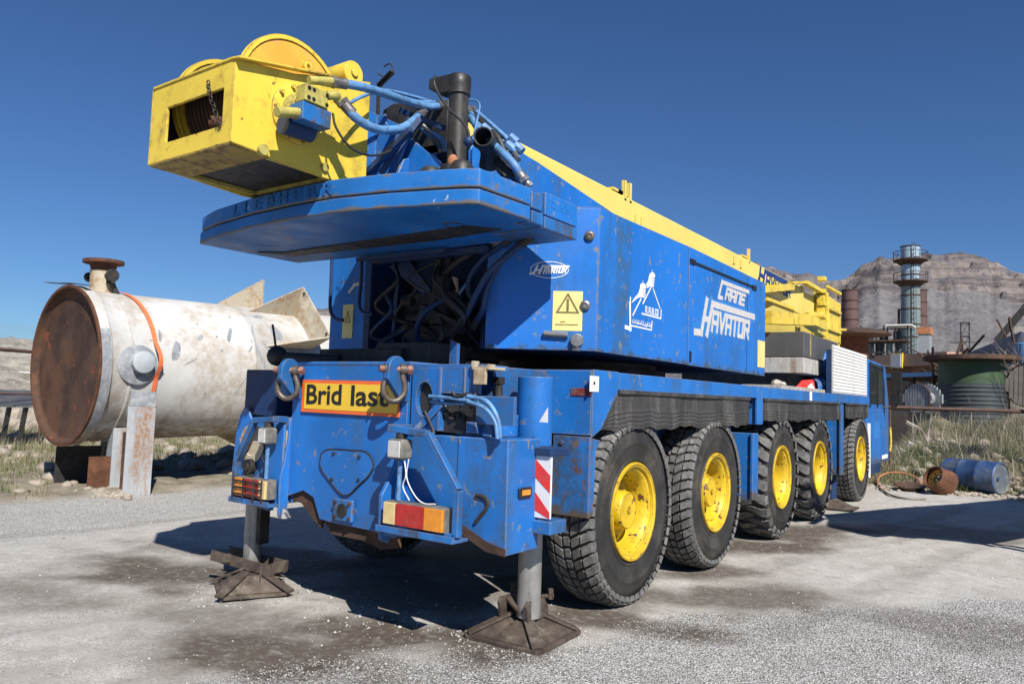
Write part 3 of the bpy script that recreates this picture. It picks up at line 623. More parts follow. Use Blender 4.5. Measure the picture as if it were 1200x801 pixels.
# ---- rear outrigger housing ---------------------------------------
mb = MB(); mb.box(-.62, .30, .74, 1.12, .985, 1.825); mb.box(.55, .99, 1.36, 1.50, 1.03, 1.835); mb.box(-1.50, .99, 1.36, -.55, 1.03, 1.835)
P(mb, 'outrigger_housing', BLUE2, bev=.008)
P(MB().box(-1.21, .0, 1.40, -.80, .235, 1.772), 'jack_housing', BLUED, bev=.01)
mb = MB()
mb.box(.60, .985, 1.36, 1.497, .989, 1.832)
# side plate with slanting front edge
YS = [(0.948,1.827),(1.384,1.828),(1.391,1.697),(1.122,1.402),(0.961,1.337),(0.888,1.333)]
mb.px([(.99, 1.837), (YS[1][0], 1.837), (YS[1][0], 1.69), (YS[3][0], 1.40), (.99, 1.345)], 1.497, 1.507)
mb.px([(.99, 1.837), (YS[1][0], 1.837), (YS[1][0], 1.69), (YS[3][0], 1.40), (.99, 1.345)], -1.507, -1.497)
P(mb, 'housing_plate', BLUE, bev=.003)
# lower flap plates
for sx in (1, -1):
    mb = MB(); xs = sorted((sx*1.20, sx*1.51)); mb.box(xs[0], .955, .775, xs[1], .985, 1.35)
    xo = sorted((sx*1.50, sx*1.512)); mb.px([(.97, .775), (1.03, .79), (1.05, 1.25), (1.12, 1.32), (.97, 1.345)], xo[0], xo[1])
    mb.cyl((sx*1.28, .95, 1.30), (sx*1.28, .94, 1.30), .018, n=10)
    P(mb, 'mud_flap', FLAPM, bev=.004)
# red reflector plate + white labels on the side
mb = MB(); yy0, zz0 = (0.664,1.714); mb.box(1.33, .978, 1.645, 1.502, .984, 1.70, 0)
P(mb, 'red_reflector', REDT)
a0_, b0_ = (0.938,1.79), (1.07,1.677)
mb = MB(); mb.box(1.508, a0_[0], b0_[1], 1.511, b0_[0], a0_[1]); o = P(mb, 'white_label', LOGO)
mb = MB(); mb.box(1.512, a0_[0]+.05, b0_[1]+.05, 1.513, a0_[0]+.075, a0_[1]-.04)
mb.build('label_print', INK, o)

# ---- rear plate ----------------------------------------------------
mb = MB()
mb.py([(-.60, 1.828), (.62, 1.828), (.62, 1.39), (.55, .63), (.30, .655), (-.05, .66), (-.22, .67), (-.30, .82), (-.42, .86), (-.60, .80)], 0.0, .03)
mb.py([(-.60, 1.838), (.64, 1.838), (.64, 1.812), (-.60, 1.812)], -.006, .3)
mb.box(-.60, .03, .75, -.57, .35, 1.81); mb.box(.59, .03, .66, .62, .35, 1.81)
P(mb, 'rear_plate', BLUE, bev=.006)
mb = MB()   # dirty torn lower edge
mb.py([(-.60, .80), (-.42, .86), (-.30, .82), (-.22, .675), (-.24, .60), (-.36, .68), (-.47, .76), (-.60, .765)], .031, .06)
mb.py([(-.22, .675), (.55, .635), (.55, .56), (.40, .53), (.2, .57), (-.12, .57)], .034, .075)
P(mb, 'rear_edge_channel', RUSTD)
# right-hand angled panel with round hole and hose opening
mb = MB()
ring = [(.76+.075*math.cos(a_), 1.585+.118*math.sin(a_)) for a_ in np.linspace(0, 2*math.pi, 25)[:-1]]
def plate_hole(mb, outer, hole, y0, y1, mi=0):
    n = len(hole); oc = []
    cx = sum(p[0] for p in hole)/n; cz = sum(p[1] for p in hole)/n
    for (hx, hz) in hole:   # shoot each hole vertex outwards to the outer rectangle
        dx, dz = hx-cx, hz-cz; t = min([((outer[1]-cx)/dx if dx > 0 else (outer[0]-cx)/dx) if abs(dx) > 1e-6 else 1e9, ((outer[3]-cz)/dz if dz > 0 else (outer[2]-cz)/dz) if abs(dz) > 1e-6 else 1e9])
        oc.append((cx+dx*t, cz+dz*t))
    V = [(p[0], y0, p[1]) for p in hole]+[(p[0], y0, p[1]) for p in oc]+[(p[0], y1, p[1]) for p in hole]
    F = [(i, (i+1) % n, n+(i+1) % n, n+i) for i in range(n)]+[(i, 2*n+i, 2*n+(i+1) % n, (i+1) % n) for i in range(n)]
    mb.add(V, F, mi)
    # square corners
    for c_ in ((outer[0], outer[2]), (outer[1], outer[2]), (outer[1], outer[3]), (outer[0], outer[3])):
        ds = sorted(range(n), key=lambda i: (oc[i][0]-c_[0])**2+(oc[i][1]-c_[1])**2)[:2]
        mb.add([(c_[0], y0, c_[1]), (oc[ds[0]][0], y0, oc[ds[0]][1]), (oc[ds[1]][0], y0, oc[ds[1]][1])], [(0, 1, 2)], mi)
plate_hole(mb, (.645, .90, 1.38, 1.80), ring, .012, .05)
mb.box(.645, .014, 1.795, 1.24, .30, 1.822)
mb.box(.90, .016, 1.63, 1.22, .045, 1.80)
mb.box(.885, .004, 1.38, .905, .06, 1.80); mb.box(1.10, .008, 1.60, 1.11, .02, 1.80); mb.box(1.19, .01, 1.60, 1.20, .02, 1.80)
P(mb, 'hose_panel', BLUE, bev=.003)
P(MB().box(.66, .055, 1.37, 1.18, .065, 1.70), 'recess_shade_sheet', BLK)  # black sheet behind the openings, painting in the shade of the recess
mb = MB(); mb.box(.66, .12, 1.36, 1.24, .30, 1.62); mb.box(.64, .05, .70, 1.45, .30, .74); P(mb, 'recess_back', BLUED)
mb = MB()
mb.box(1.20, .02, 1.44, 1.50, .05, 1.62); mb.py([(1.00, 1.36), (1.10, 1.50), (1.24, 1.50), (1.30, 1.36)], .06, .09); mb.box(1.14, .0, 1.38, 1.22, .05, 1.45)
mb.cyl((1.22, .30, 1.36), (1.22, .30, 1.50), .10, n=16)
mb.bar((.74, .02, 1.40), (.92, .02, 1.56), .05, .05); mb.bar((.70, -.02, 1.36), (.80, .05, 1.5), .03, .03)
P(mb, 'recess_bracket', BLUE, bev=.004)
mb = MB()
for q in range(7): mb.cyl((.80+q*.045, .10, 1.42+.02*(q % 3)), (.80+q*.045, .04, 1.48+.03*(q % 2)), .024, n=10)
mb.box(.84, .05, 1.50, 1.06, .11, 1.58); mb.box(.95, .06, 1.40, 1.12, .12, 1.47)
P(mb, 'valve_block', MACH, bev=.004)
def hoses(lst, m, name='hose', parent=crane):
    for pts, r_ in lst:
        h_ = MB().tube(pts, r_, 10, 6).build(name, m, parent)
        if r_ >= .016:
            for a_, b_ in ((pts[0], pts[1]), (pts[-1], pts[-2])):
                mb = MB()
                a_ = Vector(a_); d_ = (Vector(b_)-a_).normalized(); mb.cyl(a_-d_*.01, a_+d_*.07, r_*1.22, n=12); mb.cyl(a_-d_*.03, a_-d_*.005, r_*1.4, n=6)
                mb.build('hose_ferrule', STEEL if m is BLUEL else MACH, h_)
hoses([
 ([(0.833,-0.02,1.606),(0.997,-0.02,1.599),(1.162,-0.02,1.587),(1.245,-0.02,1.584)], .013),
 ([(1.192,-0.06,1.614),(1.344,-0.06,1.587),(1.434,-0.06,1.485),(1.459,-0.06,1.366)], .015),
 ([(1.218,-0.09,1.582),(1.355,-0.09,1.544),(1.438,-0.09,1.464),(1.461,-0.09,1.362)], .013),
 ([(0.832,0.0,1.572),(0.945,0.0,1.564),(1.125,0.0,1.564)], .011)], BLUEL)
hoses([([(1.039,-0.03,1.644),(1.076,-0.03,1.612),(1.181,-0.03,1.631),(1.225,-0.03,1.594)], .010), ([(0.791,-0.01,1.502),(0.849,-0.01,1.42),(0.882,-0.01,1.359)], .010)], MACH)
# cream bracket at the top corner
mb = MB(); cx, cz = (1.254,1.791)
mb.box(cx-.07, -.02, cz-.005, cx+.07, .16, cz+.015); mb.box(cx-.05, -.025, cz-.10, cx+.045, .0, cz); mb.box(cx-.075, -.02, cz+.01, cx-.045, .03, cz+.05); mb.box(cx+.05, -.02, cz+.01, cx+.07, .05, cz+.03)
P(mb, 'corner_bracket', CREAM, bev=.004)

# sign with lettering
s0, s1, s2, s3 = (-0.467,1.695), (0.553,1.702), (0.56,1.458), (-0.473,1.451)
X0, X1, Z0, Z1 = (s0[0]+s3[0])/2, (s1[0]+s2[0])/2, (s2[1]+s3[1])/2, (s0[1]+s1[1])/2
sign = P(MB().box(X0, -.018, Z0, X1, -.002, Z1), 'sign_plate', SIGNO, label='orange-bordered sign plate')
MB().box(X0+.033, -.0205, Z0+.025, X1-.012, -.0185, Z1-.025).build('sign_face', SIGNY, sign)
def text_mesh(name, body, m, parent, origin, uvec, vvec, height, width=None, off=0., thick=.002, shear=0., nvec=None):
    cu = bpy.data.curves.new(name, 'FONT'); cu.body = body; cu.size = 1; cu.offset = off; cu.shear = shear; cu.resolution_u = 3
    ob = bpy.data.objects.new(name, cu); col.objects.link(ob); dg = bpy.context.evaluated_depsgraph_get(); me = bpy.data.meshes.new_from_object(ob.evaluated_get(dg)); bpy.data.objects.remove(ob)
    co = np.empty(len(me.vertices)*3); me.vertices.foreach_get('co', co); co = co.reshape(-1, 3)
    mn = co.min(0); mx_ = co.max(0); co = (co-mn)
    sy = height/(mx_[1]-mn[1]); sx_ = (width/(mx_[0]-mn[0])) if width else sy
    u_ = Vector(uvec).normalized(); v_ = Vector(vvec).normalized(); n_ = Vector(nvec).normalized() if nvec else u_.cross(v_)
    offp = ORG.get(parent.name, Vector())
    V = [Vector(origin)-offp+u_*c[0]*sx_+v_*c[1]*sy+n_*thick for c in co]
    me.vertices.foreach_set('co', [q for p in V for q in p]); me.materials.clear(); me.materials.append(m); me.update()
    o_ = bpy.data.objects.new(name, me); col.objects.link(o_); o_.parent = parent; return o_
l0, l1, l2 = (-0.409,1.514), (-0.019,1.515), (0.081,1.512); l3 = (0.459,1.513)
text_mesh('sign_lettering', 'Brid', INK, sign, (l0[0], -.021, l0[1]), (1, 0, .012), (0, 0, 1), .150, l1[0]-l0[0], .022)
text_mesh('sign_lettering', 'last', INK, sign, (l2[0], -.021, l2[1]+.004), (1, 0, .012), (0, 0, 1), .150, l3[0]-l2[0], .022)

# shield shaped inspection cover
SH = [(-0.224,1.147),(-0.17,1.181),(-0.078,1.194),(0.103,1.197),(0.243,1.198),(0.315,1.149),(0.327,1.091)] + [(0.326,1.087),(0.278,1.025),(0.189,0.958),(0.099,0.884),(0.032,0.874),(-0.04,0.91),(-0.189,1.018),(-0.23,1.069)]
cov = P(MB().py(SH, -.012, 0), 'inspection_cover', BLUE, bev=.004)
cs = [Vector((p[0], -.010, p[1])) for p in SH]
MB().tube(cs+[cs[0]], .0065, 6, 3).build('cover_seal', MACH, cov)
mb = MB()
for p in [(-0.082,1.163),(0.188,1.158),(-0.087,0.977),(0.19,0.996)]: mb.cyl((p[0], -.022, p[1]), (p[0], 0, p[1]), .013, n=6)
mb.build('cover_bolt', MACH, cov)
# small tow bracket
q = (0.055,0.773)
tb = P(MB().box(q[0]-.10, -.03, q[1]-.085, q[0]+.10, 0, q[1]+.075), 'tow_bracket', BLUE2, bev=.012)
mb = MB(); mb.cyl((q[0], -.036, q[1]-.005), (q[0], -.028, q[1]-.005), .05, n=20); mb.build('bracket_socket', MACH, tb)
mb = MB()
for dx in (-.075, .075):
    for dz in (-.055, .05): mb.cyl((q[0]+dx, -.045, q[1]+dz), (q[0]+dx, -.028, q[1]+dz), .014, n=6)
mb.build('bracket_bolt', RUSTD, tb)
# misc bolts / rust marks on rear plate
# lifting lugs
def lug(xc, zc):
    mb = MB(); pr = []
    for a_ in np.linspace(-.2, math.pi+.2, 14): pr.append((-.11-.085*math.cos(a_), zc+.095*math.sin(a_)))
    pr = [(-.20, zc-.06)]+[(p[0], p[1]) for p in pr]+[(.02, zc-.22), (-.07, zc-.20)]
    mb.px(pr, xc-.022, xc+.022)
    return P(mb, 'lifting_lug', BLUE2, bev=.006)
lugs = [(-.52, 1.76), (.60, 1.775)]
for lx, lz in lugs: lug(lx, lz)

# ---- light guards, lamps, tail lights on both sides ----------------
def side_rear(sx, parent=crane):
    X = (lambda v: v) if sx > 0 else (lambda v: -(.63+(v-.66)*.77))
    o = -.20 if sx > 0 else -.12
    # pentagonal tube guard
    pts = [(.66, 0, 1.385), (.66, o, 1.39), (1.00, o, 1.37), (1.26, o, 1.04), (1.26, o, .76), (.66, o, .72)]
    mb = MB(); pv = [Vector((X(a_), b_, c_)) for a_, b_, c_ in pts]
    for a_, b_ in zip(pv[:-1], pv[1:]): mb.bar(a_, b_, .045, .05, up=(0, 1, 0) if abs((b_-a_).y) < .05 else (0, 0, 1))
    P(mb, 'light_guard', BLUE2, bev=.006)
    # gusset plate carrying it
    gk = 1. if sx > 0 else .38
    mb = MB(); mb.px([(a_*gk, b_) for a_, b_ in [(0.0, 1.40), (-.07, 1.40), (-.06, 1.25), (-.13, 1.08), (-.22, .95), (-.21, .66), (-.14, .63), (-.10, .72), (-.03, .70), (0.0, .72)]], min(X(.605), X(.635)), max(X(.605), X(.635)))
    P(mb, 'guard_gusset', BLUE, bev=.005)
    # tail light: housing and three lenses, tray below
    tl = P(MB().box(min(X(.68), X(1.19)), o-.035, .775, max(X(.68), X(1.19)), o+.05, .925), 'tail_light', LAMPB, bev=.006)
    xs = [.685, .79, 1.035, 1.185] 
    for k, (m_, nm) in enumerate(((CRML, 'clear_lens'), (REDL, 'red_lens'), (AMBL, 'amber_lens'))):
        a_, b_ = sorted((X(xs[k]), X(xs[k+1]-.002))); MB().box(a_, o-.055, .782, b_, o-.03, .918).build(nm, m_, tl, bev=.004)
    mb = MB(); a_, b_ = sorted((X(.62), X(1.27))); mb.box(a_, o-.05, .725, b_, o+.10, .745); mb.box(a_, o-.055, .725, b_, o-.045, .768); P(mb, 'light_tray', BLUE2, bev=.003)
    # work lamp on its stem
    wl = P(MB().box(min(X(.70), X(.83)), o-.06, 1.195, max(X(.70), X(.83)), o+.05, 1.325), 'work_lamp', LAMPB, bev=.018)
    a_, b_ = sorted((X(.712), X(.818))); MB().box(a_, o-.068, 1.207, b_, o-.055, 1.313).build('lamp_glass', LAMPG, wl, bev=.006)
    MB().cyl((X(.765), o, 1.325), (X(.765), o, 1.36), .035, n=10).build('lamp_mount', MACH, wl)
    P(MB().cyl((X(.765), o, .93), (X(.765), o, 1.19), .016, n=10), 'lamp_stem', BLUEL)
    hoses([([(X(.80), o, 1.2), (X(.83), o-.01, 1.1), (X(.80), o, 1.02), (X(.86), o, .94)], .004), ([(X(.84), o, 1.2), (X(.82), o+.01, 1.08), (X(.90), o, .98), (X(.98), o, .935), (X(1.08), o, .94)], .004)], WHITE if sx > 0 else RUBM, 'lamp_cable')
side_rear(1); side_rear(-1)
# wire guard over the left light, amber end outside
mb = MB()
for zz in (.80, .85, .90): mb.tube([(-1.04, -.186, zz), (-.68, -.188, zz)], .007, 6, 0)
for xx in (-1.03, -.90, -.77, -.67): mb.tube([(xx, -.188, .775), (xx, -.188, .925)], .007, 6, 0)
P(mb, 'light_wire_guard', MACH)
# slotted hook hole beside the gusset, right
mb = MB(); hk = [(1.259,-0.1,1.04),(1.31,-0.1,0.957),(1.247,-0.1,0.856),(1.311,-0.1,0.926)]
mb.tube([(1.27, -.035, 1.00), (1.345, -.035, .99), (1.36, -.035, .94), (1.27, -.035, .83)], .013, 8, 5)
P(mb, 'lever_slot', MACH)

# ---- outrigger beam ends and jacks --------------------------------
mb = MB()
zt = 1.352
mb.hexa([(.60, -.01, .72), (1.10, -.02, .72), (1.10, .32, .72), (.60, .32, .72), (.60, -.01, zt), (1.10, -.02, zt), (1.10, .32, zt), (.60, .32, zt)])
P(mb, 'outrigger_beam', BLUE, bev=.006, label='inner outrigger beam section')
mb = MB()
mb.py([(1.103, zt+.004), (1.50, zt+.004), (1.505, .655), (1.36, .665), (1.16, .745), (1.103, .80)], -.03, .33)
P(mb, 'outrigger_box', BLUE, bev=.008)
mb = MB(); mb.py([(1.10, .80), (1.16, .745), (1.36, .665), (1.507, .655), (1.507, .70), (1.38, .72), (1.18, .80), (1.11, .85)], -.034, -.030)
P(mb, 'mud_line', RUSTD)
# side marker lamp
q = (0.15,1.023)
ml = P(MB().box(1.503, q[0]-.07, q[1]-.03, 1.522, q[0]+.07, q[1]+.035), 'marker_lamp', INK, bev=.01)
MB().box(1.52, q[0]-.045, q[1]-.014, 1.527, q[0]+.045, q[1]+.02).build('marker_lens', AMBL, ml, bev=.005)
# left outrigger beam end (smaller, with round plate)
mb = MB()
mb.box(-1.16, -.018, .74, -.62, .30, .80)
mb.py([(-1.24, .70), (-1.27, .95), (-1.24, 1.26), (-1.20, 1.40), (-1.15, 1.47), (-1.10, 1.46), (-1.05, 1.38), (-.97, 1.36), (-.62, 1.36), (-.62, .74), (-1.1, .70)], -.045, -.02)
P(mb, 'outrigger_box', BLUE, bev=.012)
mb = MB(); mb.lathe([(.0, .0), (.15, 0), (.155, .012), (.10, .013), (.095, .004), (0, .004)], (-1.00, -.048, 1.18), (0, -1, 0), 32); P(mb, 'cream_end_disc', CREAM)
mb = MB(); mb.cyl((-.99, -.10, 1.0), (-.99, -.045, 1.0), .06, n=18); mb.cyl((-.99, -.12, 1.0), (-.99, -.09, 1.0), .035, n=12); mb.box(-1.03, -.09, .84, -.96, -.05, .95); P(mb, 'brake_coupling', MACH, bev=.004)
# jack cylinders
def jack(xc, yc, zt_, zc, name_label):
    c = P(MB().cyl((xc, yc, zc), (xc, yc, zt_), .122 if xc > 0 else .105, n=28), 'jack_cylinder', BLUE if xc > 0 else BLUED, bev=.006)  # left cylinder gets the blue with shade painted in
    MB().cyl((xc, yc, zc-.03), (xc, yc, zc+.02), .13 if xc > 0 else .11, n=28).build('cylinder_collar', BLUE2, c, bev=.004)
    P(MB().cyl((xc, yc, .16), (xc, yc, zc+.05), .080 if xc > 0 else .071, n=28), 'jack_leg', CHROME)
    return c
JR = ((1.334,0.5,0.478)[0], .50); JL = ((-1.158,0.12,0.323)[0], .12)
jc = jack(JR[0], JR[1], 1.76, 1.15, '')
jl = jack(JL[0], JL[1], 1.74, .80, '')
# cylinder's supply pipe and sticker
px_ = JR[0]-.165
mb = MB(); mb.cyl((px_, .30, 1.36), (px_, .30, 1.72), .022, n=10); mb.box(px_-.03, .27, 1.70, px_+.03, .33, 1.75); mb.box(px_-.035, .265, 1.55, px_+.035, .33, 1.61); mb.cyl((px_, .30, 1.61), (px_, .30, 1.70), .028, n=10)
P(mb, 'supply_pipe', MACH, bev=.003)
tq = [(1.518,1.465),(1.584,1.463),(1.581,1.561)]
mb = MB(); mb.py(tq, .299-.02, .301-.02); P(mb, 'triangle_sticker', LOGO)
# red and white reflective board on the leg casing
rb0, rb1 = (1.46,1.251), (1.586,0.859)
xa, xb = rb0[0]-.02, rb1[0]+.03; za, zb = rb1[1], rb0[1]
brd = P(MB().box(xa, .28, za, xb, .30, zb), 'reflective_board', RWHT)
Wd, Hd = xb-xa, zb-za
mb = MB()
for t0 in (.02, 1.28):
    a_ = zb-t0*Hd*.47-.0
    pl = [(xa, a_+.04), (xa+.03, a_+.04), (xb, a_-.30*Hd), (xb, a_-.58*Hd), (xa, a_-.22*Hd)]
    pl = [(p[0], min(zb, max(za, p[1]))) for p in pl]
    mb.py(pl, .2775, .2795)
mb.build('red_stripe', RED, brd)
P(MB().box(xa-.02, .26, za-.10, xb+.02, .46, za-.015), 'casing_foot', BLUE2, bev=.008)
mb = MB(); mb.box(xa-.02, .26, zb, xb+.01, .50, zb+.05); P(mb, 'casing_collar', BLUED, bev=.006)
# left leg casing black strip
P(MB().box(JL[0]+.085, JL[1]-.03, .36, JL[0]+.125, JL[1]+.06, .9), 'leg_guide', MACH)
# ---- jack pads
def pad(xc, yc, rz, name_label, clamp):
    root = None
    ca, sa = math.cos(rz), math.sin(rz)
    T = lambda a_, b_, c_: (xc+a_*ca-b_*sa, yc+a_*sa+b_*ca, c_)
    mb = MB(); h = .30 if clamp else .262
    base = [T(a_, b_, .012) for a_, b_ in ((-h, -h+.03), (-h+.03, -h), (h-.03, -h), (h, -h+.03), (h, h-.03), (h-.03, h), (-h+.03, h), (-h, h-.03))]
    mb.prism(base, (0, 0, .028))
    # pyramid ribs
    tp = .085
    V = [T(-h+.03, -h+.03, .04), T(h-.03, -h+.03, .04), T(h-.03, h-.03, .04), T(-h+.03, h-.03, .04), T(-tp, -tp, .15), T(tp, -tp, .15), T(tp, tp, .15), T(-tp, tp, .15)]
    mb.hexa(V)
    pd = P(mb, 'jack_pad', PAD, bev=.006)
    mb = MB()
    for k in range(4):
        a_ = k*math.pi/2+math.pi/4; c1, s1_ = math.cos(a_), math.sin(a_)
        mb.bar(T(c1*.38, s1_*.38, .045), T(c1*.08, s1_*.08, .175), .075, .02)
    mb.build('pad_rib', PAD, pd, bev=.004)
    mb = MB()
    if clamp:   # two cheek plates with eye bolts
        for s_ in (-1, 1):
            c_ = [T(s_*.105+a_*.012, b_, c) for a_ in (-1, 1) for b_, c in ((-.13, .14), (.13, .14), (.13, .20), (.07, .27), (-.13, .28), (-.16, .25))]
            n_ = 6; mb.add(c_, [tuple(range(n_)), tuple(range(2*n_-1, n_-1, -1))]+[(i, i+n_, (i+1) % n_+n_, (i+1) % n_) for i in range(n_)])
            mb.cyl(T(s_*.09, .08, .27), T(s_*.17, .10, .285), .016, n=8); mb.cyl(T(s_*.15, .095, .26), T(s_*.15, .095, .33), .02, n=8)
        mb.bar(T(-.10, -.05, .26), T(.06, -.13, .20), .05, .02)
        mb.cyl(T(0, 0, .14), T(0, 0, .22), .07, n=18)
    mb.build('pad_clamp', PAD, pd, bev=.003) if clamp else None
    return pd
pad(1.27, .54, R(3), '', True)
pad(-1.02, .03, R(-29), '', False)
# channel clamped across the left pad
ang = R(-22+38); c0 = Vector((JL[0], JL[1]-.02, .195)); dv = Vector((.87, .18, .0)).normalized(); nv = Vector((.18, -.87, 0)).normalized()
mb = MB()
for s_ in (-1, 1):
    a_ = c0-dv*.32+nv*s_*.10+Vector((0, 0, .045)); b_ = c0+dv*.31+nv*s_*.10+Vector((0, 0, -.01)); mb.bar(a_, b_, .016, .085)
    mb.bar(a_+Vector((0, 0, -.038))-nv*s_*.025, b_+Vector((0, 0, -.038))-nv*s_*.025, .05, .012)
mb.bar(c0+dv*.30-nv*.10, c0+dv*.30+nv*.10, .02, .085)
mb.cyl(c0+Vector((0, 0, -.08)), c0+Vector((0, 0, .02)), .075, n=18)
cp = P(mb, 'clamp_channel', PAD, bev=.004)
mb = MB(); mb.tube([c0-dv*.1+nv*.12+Vector((0, 0, .02)), c0-dv*.12+nv*.19+Vector((0, 0, .03))], .018, 8, 0); mb.tube([c0+dv*.25+nv*.145, c0+dv*.26+nv*.16+Vector((0, 0, -.1)), c0+dv*.26+nv*.16+Vector((0, 0, -.19))], .008, 6, 4)
P(mb, 'clamp_bolt', SHK, cp)

# ---- slewing superstructure ---------------------------------------
mb = MB(); mb.cyl((0, 3.3, 1.83), (0, 3.3, 2.0), .85, n=48); mb.cyl((0, 3.3, 1.86), (0, 3.3, 1.93), .95, n=64); P(mb, 'slewing_ring', MACH)
mb = MB(); mb.box(-.62, 1.3, 2.0, .62, 5.6, 2.12)
for s_ in (-1, 1): mb.px([(.95, 2.0), (5.5, 2.0), (5.5, 2.35), (3.8, 2.9), (1.6, 3.1), (1.0, 2.76)], s_*.50-.02, s_*.50+.02)
mb.box(-.48, 1.7, 2.12, .48, 1.75, 3.05); mb.box(-.475, 1.18, 2.12, .475, 1.21, 3.0)
P(mb, 'turret_frame', BLUED, bev=.008)
# turret cheeks holding the boom foot, above the counterweight
mb = MB()
for s_ in (-1, 1):
    mb.px([(-.15, 2.95), (.0, 3.28), (.75, 3.60), (1.25, 3.70), (2.65, 3.545), (3.2, 3.3), (3.2, 3.0)], s_*.47-.015, s_*.47+.015)
P(mb, 'turret_cheek', BLUE, bev=.006)
# outer right girder running forward beside the boom
mb = MB(); mb.px([(1.25, 3.685), (1.55, 3.665), (4.2, 3.40), (4.2, 3.1), (1.25, 3.1)], .49, .60); P(mb, 'side_girder', BLUE, bev=.01)
mb = MB()   # triangular plate and cross bracing behind the winch
tri = [(0.168,3.217),(0.187,3.479),(0.47,3.461),(0.849,3.172)]
mb.py(tri, .05, .08)
P(mb, 'cross_plate', BLUE, bev=.004)
mb = MB(); tri = [(0.216,3.159),(0.184,3.631),(0.288,3.642),(0.31,3.562),(0.537,3.428),(0.397,3.145)]
mb.py(tri, -.02, .0); mb.box(tri[1][0]-.01, -.14, 2.95, tri[1][0]+.03, .2, tri[1][1]+.02)
P(mb, 'winch_support_plate', BLUE, bev=.004)
c0_, c1_ = (-0.124,3.882), (0.572,3.6)
P(MB().py([(c0_[0], 2.995), (c0_[0], c0_[1]), (c0_[0]+.12, c0_[1]+.03), (c1_[0], c0_[1]-.06), (c1_[0]+.04, 2.995)], .35, .60), 'valve_bank', MACH, bev=.02)
mb = MB()
for k in range(9):
    x_ = c0_[0]+.05+k*.055; mb.cyl((x_, .34, 3.35+.06*(k % 4)), (x_+.01, .22, 3.33+.06*(k % 4)), .022, n=8)
P(mb, 'valve_spool', BLUED, bev=.002)
hoses_later = [([(c0_[0]+.03*k, .30, 3.6-.03*k), (c0_[0]+.15+.05*k, .2, 3.5-.02*k), (c0_[0]+.2+.06*k, .22, 3.3), (c0_[0]+.2+.06*k, .3, 3.05)], .016) for k in range(6)]
mb = MB()
for a_, b_ in [((0.327,-0.2,3.147),(0.735,-0.2,3.384)),((0.431,-0.17,3.139),(0.621,0.0,3.542)),((0.077,0.1,3.546),(0.614,0.1,3.202)),((0.334,0.1,3.694),(0.758,0.1,3.487))]: mb.bar(a_, b_, .045, .04)
P(mb, 'brace', BLUED, bev=.004)
mb = MB()
mb.box(-.40, .45, 3.0, .46, 1.2, 3.42); mb.cyl((-.3, .5, 3.45), (.5, .5, 3.45), .14, n=18); mb.box(.1, .35, 3.3, .5, .6, 3.5)
for k in range(8): mb.cyl((.15+k*.09, .3, 3.02), (.15+k*.09, .33, 3.2+.05*(k % 3)), .035, n=10)
P(mb, 'pump_set', MACH, bev=.008)
mb = MB()
for p in [(0.903,-0.3,3.007),(0.406,0.3,3.714)]: pass
for q_ in [(0.21,-0.31,3.189),(0.988,-0.31,3.092),(1.244,-0.31,3.041)]: mb.lathe([(.0, .05), (.05, .045), (.075, .015), (.08, -.03)], (q_[0], -.27, 3.02), (0, 0, 1), 18)
P(mb, 'lifting_eye_cap', BLK)

# counterweight slabs
cw = [(-1.39, -.37), (-1.05, -.47), (-.46, -.555), (.0, -.585), (.43, -.58), (.85, -.50), (1.21, -.395), (1.36, -.34), (1.42, -.30), (1.45, .21), (1.38, .62), (.3, .68), (-1.36, .58)]
cwl = [(-1.40, -.375)]+cw[1:9]+[(1.455, .20), (1.33, .20), (1.31, .62)]+cw[11:]
P(MB().pz(cw[:10]+[(1.30, .21), (1.28, .60)]+cw[11:], 2.872, 2.992), 'counterweight_slab', SLABM, bev=.012, label='upper blue counterweight slab')
P(MB().pz(cwl, 2.768, 2.866), 'counterweight_slab', SLABM, bev=.012, label='lower blue counterweight slab')
mb = MB(); mb.pz([(p[0]*.97, p[1]*.97+.01) for p in cw], 2.864, 2.875); P(mb, 'slab_gap', MACH)
# scraped grime band along the lower rims
# dark strip painting a recess's shade onto the underside
mb = MB(); mb.pz([(-1.22, .05), (-1.0, .16), (1.0, .10), (1.15, .30), (.5, .36), (-1.05, .30)], 2.758, 2.767); P(mb, 'underside_shade_strip', MACH)
# small right-hand blocks
P(MB().pz([(1.31, .23), (1.44, .23), (1.44, .36), (1.31, .36)], 2.865, 2.98), 'counterweight_lug', BLUE, bev=.008)
P(MB().pz([(1.33, .225), (1.45, .225), (1.45, .36), (1.33, .36)], 2.765, 2.85), 'counterweight_lug', BLUE2, bev=.008)
wb = P(MB().pz([(1.0, .375), (1.452, .375), (1.452, .80), (1.0, .80)], 2.848, 3.005), 'small_counterweight', BLUE, bev=.008)
P(MB().pz([(1.0, .375), (1.452, .375), (1.452, .80), (1.0, .80)], 2.755, 2.842), 'small_counterweight', BLUE2, bev=.008)
text_mesh('raised_lettering', '2,5t', GHOST, wb, (1.4535, .45, 2.905), (0, 1, 0), (0, 0, 1), .06, .24, .01, .001)
